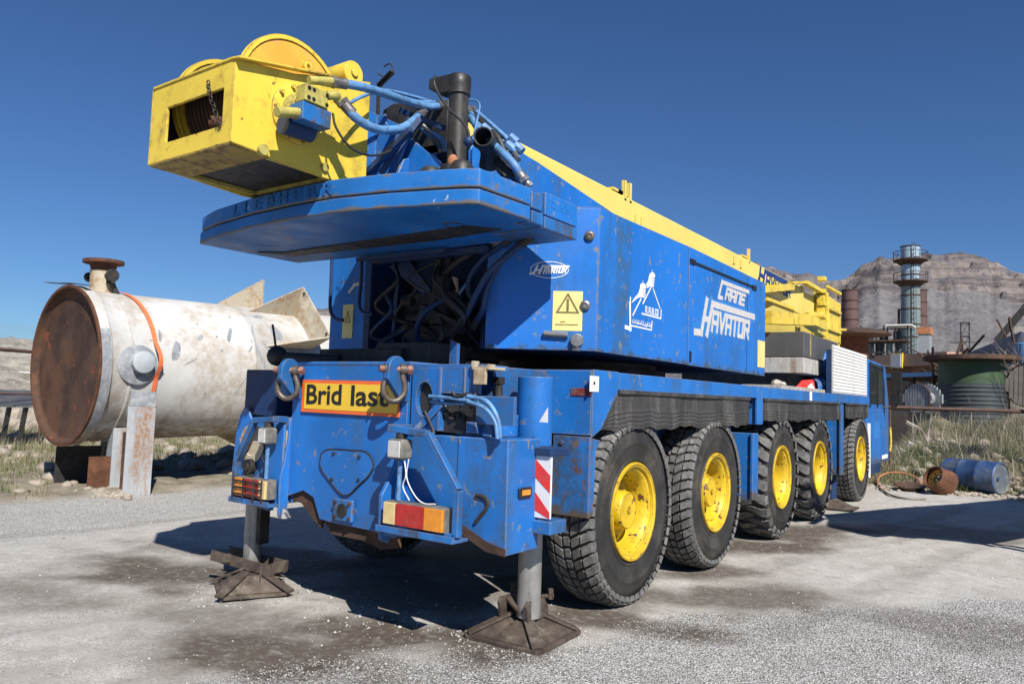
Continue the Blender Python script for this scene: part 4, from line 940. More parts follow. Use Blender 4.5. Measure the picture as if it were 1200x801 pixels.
# raised cast letters on the rear rim, following the curve
def rim_pt(s):  # s = arc length from left corner along cw outline
    acc = 0
    for a_, b_ in zip(cw[:8], cw[1:9]):
        a_ = Vector((*a_, 0)); b_ = Vector((*b_, 0)); L_ = (b_-a_).length
        if acc+L_ >= s: return a_+(b_-a_)*((s-acc)/L_), (b_-a_).normalized()
        acc += L_
    return Vector((*cw[8], 0)), Vector((1, 0, 0))
slab = [o for o in crane.children if o.name.startswith('counterweight_slab')][0]
for k, ch in enumerate('LIEBHERR'):
    p_, d_ = rim_pt(.66+k*.155)
    n_ = Vector((d_.y, -d_.x, 0))
    text_mesh('raised_letter', ch, LETB, slab, (p_.x+n_.x*.002, p_.y+n_.y*.002, 2.892), d_, (0, 0, 1), .085, .045 if ch == 'I' else .105, .03, .006)

# ---- winch ---------------------------------------------------------
WX0, WX1, WYR, WYF = -.52, .345, -1.30, -.24
mb = MB(); th = .02
# rear plate with rectangular window
w0, w1 = (-0.343,3.153), (0.26,3.373); w2, w3 = (-0.346,3.381), (0.266,3.15)
wz0, wz1 = (w0[1]+w3[1])/2, (w1[1]+w2[1])/2; wx0, wx1 = (w0[0]+w2[0])/2, (w1[0]+w3[0])/2
zb_, zt_ = 3.035, 3.535
O_ = [(WX0, zb_), (WX1, zb_), (WX1, zt_), (WX0, zt_)]; I_ = [(wx0, wz0), (wx1, wz0), (wx1, wz1), (wx0, wz1)]
mb.add([(p[0], yy, p[1]) for yy in (WYR, WYR+th) for p in O_+I_], [(i, (i+1) % 4, 4+(i+1) % 4, 4+i) for i in range(4)]+[(8+i, 12+i, 12+(i+1) % 4, 8+(i+1) % 4) for i in range(4)]+[(4+i, 4+(i+1) % 4, 12+(i+1) % 4, 12+i) for i in range(4)]+[(i, 8+i, 8+(i+1) % 4, (i+1) % 4) for i in range(4)])
# bottom lip, side plates
side = [(WYR, zb_), (WYR, zt_), (-.88, 3.60), (-.62, 3.68), (WYF, 3.78), (WYF, 3.02), (-.6, 3.0)]
wr = P(mb, 'winch_housing', YEL, bev=.006)
MB().px(side, WX1-.001, WX1+.02).build('side_plate', YEL, wr, bev=.005)
MB().px(side, WX0-.02, WX0+.001).build('side_plate', YEL, wr, bev=.005)
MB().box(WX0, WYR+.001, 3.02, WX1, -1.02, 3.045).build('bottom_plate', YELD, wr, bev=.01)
mb = MB(); mb.box(WX0, -.52, 3.02, WX1, -.46, 3.05); mb.box(WX0, -.3, 3.02, WX1, -.26, 3.74); mb.box(WX0, -1.02, 3.02, WX0+.04, -.5, 3.045); mb.box(WX1-.04, -1.02, 3.02, WX1, -.5, 3.045)
mb.build('inner_frame', OLIVE, wr)
MB().box(WX0+.01, -1.03, 3.047, WX1-.01, -.27, 3.056).build('inner_shade_tray', BLK, wr); MB().box(WX0+.01, WYR+.03, 3.49, WX1-.01, -1.0, 3.51).build('inner_light_block', BLK, wr); MB().box(WX0+.012, -.60, 3.1, WX1-.012, -.585, 3.6).build('inner_shade_bulkhead', BLK, wr)  # black plates added to block light and darken the winch interior
MB().box(WX0+.004, WYR+.03, 3.05, WX0+.012, -.6, 3.5).build('inner_shade_lining', BLK, wr)  # black sheet, painted-in shade on the inner side of the drum bay
# top flange overhanging to the right
mb = MB(); mb.hexa([(WX1-.01, WYR-.01, 3.53), (WX1+.07, WYR-.01, 3.52), (WX1+.07, -.62, 3.665), (WX1-.01, -.62, 3.68), (WX1-.01, WYR-.01, 3.545), (WX1+.07, WYR-.01, 3.535), (WX1+.07, -.62, 3.68), (WX1-.01, -.62, 3.695)])
mb.box(WX0, WYR-.008, 3.53, WX1, WYR+.06, 3.548)
mb.build('top_flange', YEL, wr, bev=.004)
# drum, flanges, rope
DC = (-.80, 3.475); DR = .41
dr = P(MB().cyl((WX0+.06, DC[0], DC[1]), (.24, DC[0], DC[1]), .32, n=40), 'winch_drum', MACH)
for xx in (WX0+.07, .235):
    m_ = ORY if xx > 0 else YEL
    mb = MB(); mb.lathe([(.0, .02), (DR-.035, .02), (DR-.03, .0)], (xx, *DC), (1, 0, 0), 56, mi=0); mb.lathe([(DR-.035, .012), (DR-.03, .028), (DR, .028), (DR, -.012), (DR-.03, -.012), (.0, -.01)], (xx, *DC), (1, 0, 0), 56, mi=1)
    mb.build('drum_flange', [m_, YEL], dr)
mb = MB()
for k in range(16):
    xx = WX0+.12+k*.042; mb.lathe([(.335+.018*math.cos(t), .018*math.sin(t)) for t in np.linspace(0, 2*math.pi, 7)], (xx, *DC), (1, 0, 0), 32)
mb.build('wire_rope', RUSTD, dr)
P(MB().cyl((.05, -1.22, 3.23), (.27, -1.15, 3.2), .045, n=14), 'rope_roller', RUSTM)
c_ = [(0.113,-1.31,3.438),(0.139,-1.31,3.353),(0.203,-1.31,3.247),(0.256,-1.31,3.149)]
mb = MB()
for i in range(11):
    t = i/10; k_ = t*3; j_ = min(2, int(k_)); a_ = Vector(c_[j_]).lerp(Vector(c_[j_+1]), k_-j_)
    mb.lathe([(.014+.004*math.cos(u_), .004*math.sin(u_)) for u_ in np.linspace(0, 2*math.pi, 6)], a_, ((1, 0, 0) if i % 2 else (0, 1, .2)), 8)
P(mb, 'chain', MACH)
# lug with hole on top, round boss
q = (0.3,-0.772,3.691)
mb = MB(); mb.lathe([(.012, -.012), (.012, .012), (.04, .012), (.04, -.012), (.012, -.012)], (WX1+.0, q[1], q[2]), (1, 0, 0), 20); P(mb, 'winch_eye', YEL)
q = (0.3,-0.391,3.789)
mb = MB(); mb.cyl((-.3, q[1], q[2]), (.36, q[1], q[2]), .085, n=24); mb.cyl((.36, q[1], q[2]), (.375, q[1], q[2]), .03, n=10); P(mb, 'guide_roller', YEL, bev=.01)
# motor
M0 = (0.4,-0.852,3.372)
mb = MB(); mb.lathe([(.0, 0), (.19, 0), (.19, .012), (.17, .02), (0, .02)], (WX1+.018, M0[1], M0[2]-.03), (1, 0, 0), 36)
for k in range(10):
    a_ = 2*math.pi*k/10; mb.cyl((WX1+.03, M0[1]+.165*math.cos(a_), M0[2]-.03+.165*math.sin(a_)), (WX1+.055, M0[1]+.165*math.cos(a_), M0[2]-.03+.165*math.sin(a_)), .014, n=6)
mf = P(mb, 'winch_motor_flange', YEL)
mb = MB(); mb.cyl((WX1+.03, M0[1], M0[2]-.03), (WX1+.10, M0[1], M0[2]-.03), .125, n=28); mb.cyl((WX1+.10, M0[1]-.01, M0[2]-.02), (WX1+.20, M0[1]-.01, M0[2]-.02), .10, .085, n=24); mb.cyl((WX1+.12, M0[1]-.14, M0[2]-.07), (WX1+.12, M0[1]+.06, M0[2]-.07), .035, n=16)
for k in range(6):
    a_ = 2*math.pi*k/6; mb.cyl((WX1+.1, M0[1]+.09*math.cos(a_), M0[2]+.09*math.sin(a_)), (WX1+.19, M0[1]+.09*math.cos(a_), M0[2]+.09*math.sin(a_)), .016, n=8)
P(mb, 'winch_motor', OLIVE, bev=.004)
xm = WX1+.20
ba, bb = (0.58,-0.989,3.447), (0.58,-0.795,3.393)
mz1, mz0 = ba[2], (0.58,-0.989,3.343)[2]
blk = P(MB().box(xm-.02, ba[1], mz0, xm+.07, bb[1]-.02, mz1), 'valve_manifold', OLIVE, bev=.006)
mb = MB(); H_ = mz1-mz0
for fy_, fz_ in ((.14, .78), (.33, .78), (.14, .22), (.33, .22), (.85, .78), (.85, .2)):
    yy = ba[1]+(bb[1]-ba[1])*fy_; zz = mz0+H_*fz_; mb.cyl((xm+.068, yy, zz), (xm+.073, yy, zz), .013, n=10)
mb.build('bolt_hole', INK, blk)
P(MB().box(xm-.06, ba[1]-.005, mz0-.115, xm+.06, bb[1]+.02, mz0-.004), 'blue_valve', BLUE2, bev=.006)
mb = MB(); mb.cyl((xm-.09, ba[1]-.03, mz0-.13), (xm-.09, bb[1]-.01, mz0-.12), .06, n=18); P(mb, 'motor_underside', BLUED)
# elbows
for a_, b_, r_ in [((0.6,-0.957,3.476),(0.62,-0.764,3.532),0.026),((0.6,-0.815,3.431),(0.62,-0.738,3.454),0.028),((0.6,-0.741,3.441),(0.62,-0.664,3.397),0.03),((0.56,-1.143,3.227),(0.56,-0.987,3.269),0.032)]: P(MB().cyl(a_, b_, r_, n=14), 'hose_fitting', OLIVE, bev=.003)
hoses([
 ([(0.62,-0.764,3.527),(0.66,-0.618,3.549),(0.62,-0.394,3.599),(0.55,-0.08,3.664),(0.5,0.195,3.725),(0.5,0.383,3.795)], .028),
 ([(0.62,-0.687,3.412),(0.66,-0.619,3.338),(0.66,-0.454,3.324),(0.62,-0.221,3.399),(0.55,-0.028,3.515),(0.5,0.143,3.656)], .030),
 ([(0.55,-0.598,3.462),(0.5,-0.432,3.582),(0.45,-0.193,3.719),(0.42,0.094,3.79),(0.4,0.445,3.851)], .012),
 ([(0.4,-0.144,3.735),(0.45,0.021,3.726),(0.45,0.155,3.754),(0.42,0.432,3.849)], .018)], BLUEL)
rgm = random.Random(5)
for k in range(14):
    x0_, y0_c, z0_ = rgm.uniform(-.55, .5), rgm.uniform(.7, 1.1), rgm.uniform(2.05, 2.7); hoses([([(x0_, y0_c, z0_), (x0_+rgm.uniform(-.2, .2), y0_c-.12, z0_-.15), (x0_+rgm.uniform(-.35, .35), y0_c-.05, z0_-.35), (x0_+rgm.uniform(-.3, .3), y0_c+.15, max(2.0, z0_-.55))], rgm.uniform(.01, .026))], RUBM if k % 3 else BLUED)
hoses([([(0.56,-0.728,3.355),(0.58,-0.711,3.263),(0.6,-0.61,3.169),(0.6,-0.447,3.16),(0.58,-0.252,3.243),(0.5,-0.012,3.418),(0.45,0.095,3.542)], .008)], RUBM)
mb = MB(); q = (0.37,-1.092,3.045); mb.cyl((WX1+.01, q[1], q[2]+.0), (WX1+.05, q[1], q[2]), .035, n=12)
q2 = (0.37,-0.615,3.07); mb.cyl((WX1+.01, q2[1], q2[2]), (WX1+.04, q2[1], q2[2]), .03, n=10)
P(mb, 'side_bolt', OLIVE, bev=.003)
# bent rod sticking up
mb = MB(); mb.tube([(0.002,0.2,3.983),(0.1,0.2,4.043),(0.133,0.2,4.09),(0.094,0.2,4.147),(0.029,0.2,4.141)], .006, 6, 4); mb.tube([(-0.033,0.2,4.101),(0.054,0.2,4.04)], .006, 6, 0); mb.bar((-0.017,0.2,4.001), (0.125,0.2,4.078), .05, .012)
q = (-0.017,0.2,4.001); mb.bar((q[0], q[1], q[2]+.02), (q[0]+.01, q[1], 3.35), .022, .022, up=(1, 0, 0)); P(mb, 'rope_guide_arm', MACH)

hoses(hoses_later, RUBM)
# exhaust stack
q0, q1 = (0.9,0.05,3.217), (0.928,0.05,3.716)
xs_, ys_ = q1[0], .05
st = P(MB().lathe([(.066, -.9), (.068, 0), (.080, .005), (.080, .05), (.083, .07), (.083, .125), (.072, .14), (0, .14)], (xs_, ys_, q1[2]-.055), (0, 0, 1), 32), 'exhaust_stack', BLK)
zt2 = q1[2]-.055+.10
mb = MB(); mb.py([(xs_-.215, zt2+.036), (xs_-.20, zt2+.046), (xs_+.0, zt2+.037), (xs_+.0, zt2-.085), (xs_-.09, zt2-.085), (xs_-.215, zt2-.03)], ys_-.078, ys_+.078)
mb.build('stack_outlet', BLK, st, bev=.012)
hoses([([(0.839,-0.1,3.776),(0.834,-0.1,3.718),(0.885,-0.1,3.624),(0.989,-0.1,3.497),(1.088,-0.1,3.408),(1.15,-0.1,3.323),(1.155,-0.1,3.209)], .009)], RUBM, 'stack_cable')
mb = MB(); mb.cyl((xs_+.05, -.07, 3.02), (xs_+.05, -.07, 3.13), .065, n=20)
for k in range(4): mb.cyl((xs_+.05, -.07, 3.03+.03*k), (xs_+.05, -.07, 3.045+.03*k), .075-.006*k, n=20)
P(mb, 'filter_bowl', BLK)
P(MB().sphere(((1.194,-0.15,3.238)), .034, 14), 'blue_ball_valve', BLUED)
P(MB().sphere((xs_+.065, -.06, 3.16), .038, 14, (1, 1, 1.4)), 'salmon_cap', RUSTO)
# open curved pipe
mb = MB(); cpth = catmull([(1.01,0.3,3.221),(1.06,0.25,3.296),(1.112,0.15,3.336),(1.176,0.02,3.327)], 5)
mb.tube(cpth, .066, 20, 0, cap=False)
oi = P(mb, 'intake_pipe', BLK)
oi.modifiers.new('solid', 'SOLIDIFY').thickness = .01
# hose bundle along the boom foot
hoses([
 ([(0.73,0.4,3.716),(0.905,0.3,3.523),(1.117,0.2,3.344),(1.325,0.15,3.166),(1.377,0.2,3.068)], .028),
 ([(0.615,0.6,3.819),(0.864,0.5,3.626),(1.034,0.5,3.467),(1.187,0.4,3.288)], .016),
 ([(0.675,0.5,3.694),(0.912,0.35,3.525),(1.102,0.25,3.338),(1.283,0.25,3.166),(1.35,0.3,3.057)], .022),
 ([(0.69,0.3,3.716),(0.808,0.3,3.749),(0.912,0.3,3.696),(0.969,0.2,3.51),(1.019,0.1,3.319),(1.018,0.1,3.183)], .007),
 ([(0.328,0.2,3.663),(0.506,0.2,3.533),(0.636,0.2,3.414)], .020),
 ([(0.596,0.1,3.516),(0.702,0.15,3.432),(0.686,0.2,3.393)], .016)], BLUEL)
hoses([
 ([(0.741,0.5,3.682),(0.983,0.4,3.496),(1.065,0.4,3.37),(1.146,0.4,3.215)], .022),
 ([(0.716,0.5,3.523),(0.953,0.4,3.326),(1.088,0.4,3.181)], .025),
 ([(0.747,0.6,3.647),(0.871,0.6,3.558),(1.068,0.5,3.379),(1.088,0.5,3.238)], .02),
 ([(1.106,0.3,3.242),(1.19,0.3,3.169),(1.293,0.3,3.083)], .03)], MACH)
mb = MB()
for px_y in [(1.056,0.45,3.429),(1.05,0.4,3.353),(1.048,0.5,3.496),(1.096,0.5,3.425),(0.985,0.4,3.464),(1.306,0.25,3.109),(0.911,0.35,3.55)]: mb.cyl(px_y, (px_y[0]+.05, px_y[1]+.02, px_y[2]-.05), .032, n=8)
P(mb, 'hose_coupling', BLUEL)
mb = MB(); mb.tube([(0.854,0.55,3.527),(0.908,0.55,3.569),(0.98,0.55,3.524),(1.029,0.55,3.464)], .01, 6, 4); P(mb, 'pipe_clip', BLUEL)
# hoses under the counterweight
hoses([
 ([(1.159,0.62,2.757),(1.011,0.62,2.67),(0.813,0.62,2.545),(0.66,0.66,2.385),(0.55,0.7,2.257),(0.445,0.75,2.186)], .024),
 ([(1.072,0.66,2.748),(0.891,0.68,2.646),(0.74,0.7,2.452),(0.684,0.72,2.28),(0.558,0.78,2.172)], .024),
 ([(0.913,0.75,2.806),(0.668,0.78,2.714),(0.49,0.8,2.569),(0.469,0.8,2.448),(0.534,0.8,2.349)], .022)], BLUED)
hoses([
 ([(0.797,0.8,2.793),(0.507,0.8,2.745),(0.232,0.82,2.617),(0.207,0.85,2.434),(0.404,0.85,2.252)], .028),
 ([(0.064,0.9,2.757),(0.044,0.9,2.593),(0.02,0.9,2.342)], .032), ([(0.132,0.95,2.774),(0.114,0.95,2.595)], .03),
 ([(-0.315,0.95,2.288),(-0.046,0.9,2.165),(0.1,0.9,2.069)], .015)], RUBM)
mb = MB()
mb.bar((-0.058,0.85,2.325), (0.382,0.85,2.149), .08, .09); mb.cyl((-0.336,0.9,2.417), (-0.215,0.9,2.396), .04); mb.box(-.35, .95, 1.99, .2, 1.4, 2.2); mb.box(-.6, 1.05, 2.0, -.1, 1.3, 2.5); mb.cyl((.05, 1.0, 2.2), (.05, 1.0, 2.6), .12, n=16)
mb.cyl((-.3, .95, 2.25), (.3, 1.1, 2.35), .07, n=14)
P(mb, 'slew_machinery', MACH, bev=.008)
mb = MB(); tri = [(-0.469,2.716),(-0.228,2.742),(0.028,2.479),(-0.055,2.447)]; mb.py(tri, .85, .88)
mb.bar((-.5, .7, 2.74), (.7, .72, 2.74), .06, .05); mb.bar((-.55, .55, 2.73), (.4, .58, 2.73), .03, .03)
P(mb, 'slew_brace', BLUED)
mb = MB(); b_ = [(0.643,2.02),(0.709,1.994),(0.709,1.833),(0.637,1.832)]; mb.py(b_, .4, .43); P(mb, 'deck_stanchion', BLUE2)
mb = MB(); mb.cyl((-.93, .12, 1.87), (-.42, .3, 1.87), .055, .04, n=12); mb.sphere((-.95, .1, 1.89), .085, 12); mb.tube([(-.96, .1, 1.9), (-1.0, .1, 2.05), (-1.06, .12, 2.15)], .01, 6, 3); P(mb, 'hose_bundle', RUBM)
mb = MB(); mb.box(-.85, .45, 1.84, .1, .9, 1.97); mb.box(-.2, .5, 1.84, .35, .95, 2.02); P(mb, 'deck_box', MACH, bev=.01)

# engine housing (right): rear chamfered panel, side panels
ZB, ZT = 1.985, 3.095
rp0 = Vector((.66, .79, 0)); rpd = Vector((.75, .43, 0)).normalized(); rpl = (Vector((1.40, 1.215, 0))-rp0).length; rpn = Vector((rpd.y, -rpd.x, 0))
def rpp(s_, z_, o=0.): p = rp0+rpd*s_+rpn*o; return (p.x, p.y, z_)
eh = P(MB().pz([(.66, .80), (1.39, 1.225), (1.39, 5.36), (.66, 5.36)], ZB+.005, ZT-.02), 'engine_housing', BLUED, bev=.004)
pan = MB().prism([rpp(0, ZB), rpp(rpl, ZB), rpp(rpl, ZT-.01), rpp(0, ZT+.0)], rpn*.012).build('rear_panel', BLUEP, eh, bev=.006)
sp1 = MB().px([(1.222, ZB), (2.975, ZB-.005), (2.975, ZT+.02), (1.222, ZT)], 1.391, 1.402).build('side_panel', BLUEP, eh, bev=.004)
sp2 = MB().px([(2.992, ZB-.01), (5.37, ZB-.015), (5.37, ZT-.0), (2.992, ZT+.02)], 1.391, 1.404).build('side_door', BLUEP, eh, bev=.004)
MB().pz([(.64, .79), (1.40, 1.22), (1.40, 5.37), (.64, 5.37)], ZT-.012, ZT+.005).build('roof_panel', BLUE, eh, bev=.003)
# gas strut line and latches on door
d0, d1 = (1.41,3.018,2.977), (1.41,4.956,2.987)
mb = MB(); mb.bar((1.408, d0[1], d0[2]), (1.408, d1[1], d1[2]), .012, .022); mb.box(1.402, d0[1]-.02, d0[2]-.02, 1.418, d0[1]+.10, d0[2]+.025); mb.box(1.402, d1[1]-.10, d1[2]-.03, 1.418, d1[1]+.04, d1[2]+.02)
q = (1.41,2.992,2.062); mb.box(1.402, 3.02, q[2]-.05, 1.412, 3.06, q[2]+.05)
mb.build('door_hinge_rod', INK, sp2)
MB().box(1.405, 4.69, ZB+.0, 1.4065, 4.70, ZT-.02).build('door_seam', BLUED, sp2)
# yellow caution label near the front edge of the door
q0, q1 = (5.085,2.386), (5.357,2.067)
MB().box(1.4045, q0[0], q1[1], 1.407, q1[0], q0[1]).build('caution_label', STKY, sp2)
# round rubber buffers on rear panel
for (s_, z_) in [(0.782,2.867),(0.763,2.332)]:
    c_ = Vector(rpp(s_, z_, .012)); mb = MB(); mb.lathe([(.035, 0), (.038, .02), (.030, .028), (.018, .03), (.014, .022), (0, .022)], c_, rpn, 20); mb.build('rubber_buffer', STEEL if z_ < 2.5 else SHK, pan)
# door latch
c0_, c1_ = (0.45,2.102), (0.639,2.106)
mb = MB(); a_ = Vector(rpp(c0_[0], c0_[1]+.01, .03)); b_ = Vector(rpp(c1_[0], c1_[1]-.0, .03)); mb.bar(a_, b_, .05, .03); mb.bar(a_+Vector((0, 0, -.02)), b_+Vector((0, 0, -.02)), .03, .012)
e_ = Vector(rpp((0.706,2.062)[0], (0.706,2.062)[1], .03)); mb.cyl(e_-rpn*.02, e_+rpn*.03, .05, n=12); mb.box(e_.x-.03, e_.y-.02, e_.z-.08, e_.x+.02, e_.y+.02, e_.z)
mb.build('panel_latch', STEEL, pan, bev=.004)
# warning sticker
k0, k1 = (0.516,2.439), (0.742,2.135)
def rquad(s0_, z0_, s1_, z1_, o, t=.0015): return MB().prism([rpp(s0_, z0_, o), rpp(s1_, z0_, o), rpp(s1_, z1_, o), rpp(s0_, z1_, o)], rpn*t)
stk = rquad(k0[0], k1[1], k1[0], k0[1], .0135).build('warning_sticker', STKY, pan)
SK_N = [0]
def stroke(mb, pts, w_, fn, o, t, closed=False):
    n = len(pts); rng_ = range(n if closed else n-1); o0 = o
    for i in rng_:
        a_ = Vector(pts[i]); b_ = Vector(pts[(i+1) % n]); d_ = (b_-a_); L_ = d_.length
        if L_ < 1e-6: continue
        SK_N[0] = (SK_N[0]+1) % 7; o = o0+SK_N[0]*.00022
        d_ /= L_; p_ = Vector((-d_.y, d_.x))*w_/2; e_ = d_*w_*.5
        q_ = [a_-e_-p_, b_+e_-p_, b_+e_+p_, a_-e_+p_]
        mb.prism([fn(v_.x, v_.y, o) for v_ in q_], fn(0, 0, o+t) if False else (Vector(fn(q_[0].x, q_[0].y, o+t))-Vector(fn(q_[0].x, q_[0].y, o))))
W_ = k1[0]-k0[0]; Hs = k0[1]-k1[1]; cx = (k0[0]+k1[0])/2
mb = MB(); tz0 = k1[1]+Hs*.46; tz1 = k0[1]-Hs*.08
stroke(mb, [(cx-W_*.36, tz0), (cx+W_*.36, tz0), (cx, tz1)], .013, rpp, .0155, .001, True)
stroke(mb, [(cx, tz0+Hs*.11), (cx, tz1-Hs*.14)], .018, rpp, .0155, .001); stroke(mb, [(cx-.001, tz0+Hs*.05), (cx+.001, tz0+Hs*.05)], .014, rpp, .0155, .001)
for zz, a_, b_ in ((.22, .28, .50), (.15, .10, .92)):
    for k in range(int((b_-a_)*18)):
        s_ = k0[0]+W_*(a_+k/18.); stroke(mb, [(s_, k1[1]+Hs*zz), (s_+W_*.03, k1[1]+Hs*zz+.004*(k % 2))], .007, rpp, .0155, .0008)
mb.build('sticker_print', STKI, stk)
# lettering built from slanted bars
GL = {'A': [[(0, 0), (0, 1), (1, 1), (1, 0)], [(0, .42), (1, .42)]], 'V': [[(0, 1), (.5, 0), (1, 1)]], 'T': [[(.5, 0), (.5, 1)], [(-.05, 1), (1.05, 1)]], 'O': [[(0, 0), (0, 1), (1, 1), (1, 0), (0, 0)]],
      'R': [[(0, 0), (0, 1), (1, 1), (1, .48), (0, .48)], [(.5, .48), (1, 0)]], 'N': [[(0, 0), (0, 1), (1, 1), (1, 0)]], 'E': [[(1, 0), (0, 0), (0, 1), (1, 1)], [(0, .5), (.85, .5)]], 'H': [[(0, 0), (0, 1)], [(1, 0), (1, 1)], [(0, .5), (1, .5)]],
      'B': [[(0, 0), (0, 1), (.85, 1), (.85, .5), (0, .5)], [(.85, .5), (1, .5), (1, 0), (0, 0)]], 'C': [[(1, 0), (0, 0), (0, 1), (1, 1)]], '.': [[(.4, 0), (.5, 0)]]}
def word(mb, text, p00, p10, p01, w_, fn, o, t, gap=.42):
    """letters filling the parallelogram p00 (bottom left), p10 (bottom right), p01 (top left)"""
    p00 = Vector(p00); U = Vector(p10)-p00; V = Vector(p01)-p00; n = len(text); cell = 1/(n+(n-1)*gap)
    for k, ch in enumerate(text):
        for st_ in GL[ch]:
            pts = [p00+U*((k*(1+gap)+a_)*cell)+V*b_ for a_, b_ in st_]; stroke(mb, pts, w_, fn, o, t)
def xp(y_, z_, o=0.): return (1.402+o, y_, z_)
def havator(parent, H0, H1, foot, Rt, Rb, over, l00, l10, l01, w_, fn, o, m, name='logo_lettering', t=.0012):
    mb = MB(); stroke(mb, [foot, H1, H0], w_*1.1, fn, o, t); stroke(mb, [Rb, Rt, over], w_*1.1, fn, o, t)
    md = lambda a_, b_, q_: (a_[0]+(b_[0]-a_[0])*q_, a_[1]+(b_[1]-a_[1])*q_)
    stroke(mb, [md(H0, H1, .55), md(Rt, Rb, .55)], w_, fn, o, t)
    word(mb, 'AVATOR', l00, l10, l01, w_*.8, fn, o+.0003, t); return mb.build(name, m, parent)
DZ = [(3.449,2.651),(3.315,2.313),(3.155,2.308),(3.602,2.634),(3.462,2.312),(4.926,2.641),(3.599,2.368),(4.725,2.378),(3.638,2.553)]
# light overspray behind the door lettering
mb = MB(); c_ = [(3.4,2.686),(3.593,2.693),(4.967,2.708),(5.079,2.623),(4.844,2.558),(4.788,2.363),(4.236,2.369),(3.511,2.295),(3.112,2.272),(3.092,2.384),(3.286,2.427)]
mb.px(c_, 1.4042, 1.4048); mb.build('overspray', GHOST, sp2)
havator(sp2, *DZ, .062, xp, .0035, LOGOG)
C_ = [(4.729,2.908),(3.874,2.899),(3.776,2.725),(3.88,2.729),(3.975,2.735),(4.572,2.737),(4.028,2.849)]
mb = MB(); stroke(mb, [C_[0], C_[1], C_[2], C_[3]], .044, xp, .0035, .0012); word(mb, 'RANE', C_[4], C_[5], C_[6], .036, xp, .0035, .0012); mb.build('logo_lettering', LOGOG, sp2)
# small oval logo on the rear panel
OV = [(0.336,2.6),(0.627,2.605),(0.478,2.664),(0.482,2.538)]
oc = ((OV[0][0]+OV[1][0])/2, (OV[2][1]+OV[3][1])/2); oa = (OV[1][0]-OV[0][0])/2; ob = (OV[2][1]-OV[3][1])/2
mb = MB(); pts = [(oc[0]+oa*math.cos(t), oc[1]+ob*math.sin(t)) for t in np.linspace(0, 2*math.pi, 41)]; stroke(mb, pts, .005, rpp, .0135, .0012); mb.build('logo_ring', LOGO, pan)
OH = [(0.388,2.629),(0.36,2.572),(0.333,2.568),(0.43,2.63),(0.403,2.573),(0.627,2.63),(0.436,2.573),(0.603,2.583),(0.448,2.615)]
havator(pan, *OH, .013, rpp, .0137, LOGO)
# rigging company emblem: two fists hauling ropes
E8 = lambda *a_: a_
def poly(mb, pts, o=.001, t=.0012): mb.px(pts, 1.402+o, 1.402+o+t)
mb = MB()
poly(mb, [(1.78,2.422),(1.83,2.468),(1.908,2.519),(1.936,2.567),(1.939,2.597),(1.97,2.616),(2.016,2.619),(2.05,2.606),(2.055,2.584),(2.039,2.572),(2.048,2.555),(2.036,2.54),(2.047,2.526),(2.033,2.512),(2.026,2.496),(1.984,2.494),(1.939,2.492),(1.89,2.476),(1.831,2.446)])
poly(mb, [(2.053,2.619),(2.094,2.654),(2.109,2.703),(2.137,2.729),(2.18,2.741),(2.22,2.729),(2.225,2.706),(2.208,2.694),(2.222,2.68),(2.205,2.661),(2.215,2.645),(2.198,2.63),(2.207,2.616),(2.164,2.608),(2.126,2.61),(2.076,2.585)])
S8 = lambda pts, w_: stroke(mb, pts, w_, xp, .001, .0012)
for pts, w_ in [([(1.762,2.464),(1.758,2.428)],0.016),([(1.754,2.419),(1.771,2.2)],0.026),([(1.688,2.214),(1.774,2.209)],0.034),([(1.956,2.478),(1.811,2.326)],0.014),([(2.143,2.6),(1.995,2.444)],0.014),([(2.191,2.595),(2.334,2.445)],0.014),([(1.983,2.357),(2.361,2.355),(2.367,2.431)],0.014),([(1.783,2.237),(2.173,2.235),(2.182,2.311)],0.012),([(2.162,2.757),(2.163,2.73)],0.006),([(1.986,2.636),(1.987,2.616)],0.006)]: S8(pts, w_)
NB = [(2.048,2.377),(2.302,2.375),(2.05,2.425)]
word(mb, 'N.A.B.CO', NB[0], NB[1], NB[2], .010, xp, .001, .0012, .25)
# flowing script line under it (short joined curves and dots)
SB = [(1.803,2.258),(2.17,2.257),(1.801,2.292)]
p0 = Vector(SB[0]); U = Vector(SB[1])-p0; V = Vector(SB[2])-p0
scr = [[(0, .7), (.03, .2), (.07, .3)], [(.10, .3), (.14, .25), (.14, .9)], [(.18, .2), (.24, .15), (.27, .6)], [(.27, .25), (.33, .2), (.34, 1.)], [(.36, .25), (.42, .2), (.44, .6), (.48, .15)], [(.50, .2), (.56, .2), (.56, 1.15)], [(.60, .1), (.65, .0), (.68, .45)], [(.70, .2), (.75, .15), (.77, .6)], [(.80, .2), (.80, 1.)], [(.84, .2), (.90, .2), (.92, .6)], [(.94, .2), (.99, .2), (.99, .9)], [(.08, .95), (.09, .97)], [(.22, .9), (.24, .92)], [(.45, .95), (.47, .96)], [(.66, .8), (.67, .82)], [(.73, -.12), (.75, -.1)], [(.88, .95), (.91, .98)]]
for s_ in scr: stroke(mb, [p0+U*a_+V*b_ for a_, b_ in s_], .008, xp, .001, .0012)
mb.build('emblem', LOGO, sp1)
mb = MB()
for pts in [[(1.981,2.563),(2.043,2.578)],[(1.982,2.545),(2.044,2.557)],[(1.983,2.527),(2.044,2.538)],[(2.161,2.687),(2.217,2.7)],[(2.162,2.669),(2.217,2.681)],[(2.162,2.652),(2.214,2.662)],[(1.984,2.508),(2.033,2.518)],[(2.163,2.634),(2.21,2.645)]]: stroke(mb, pts, .0025, xp, .0035, .0006)
mb.build('emblem_finger_gap', BLUE, sp1)

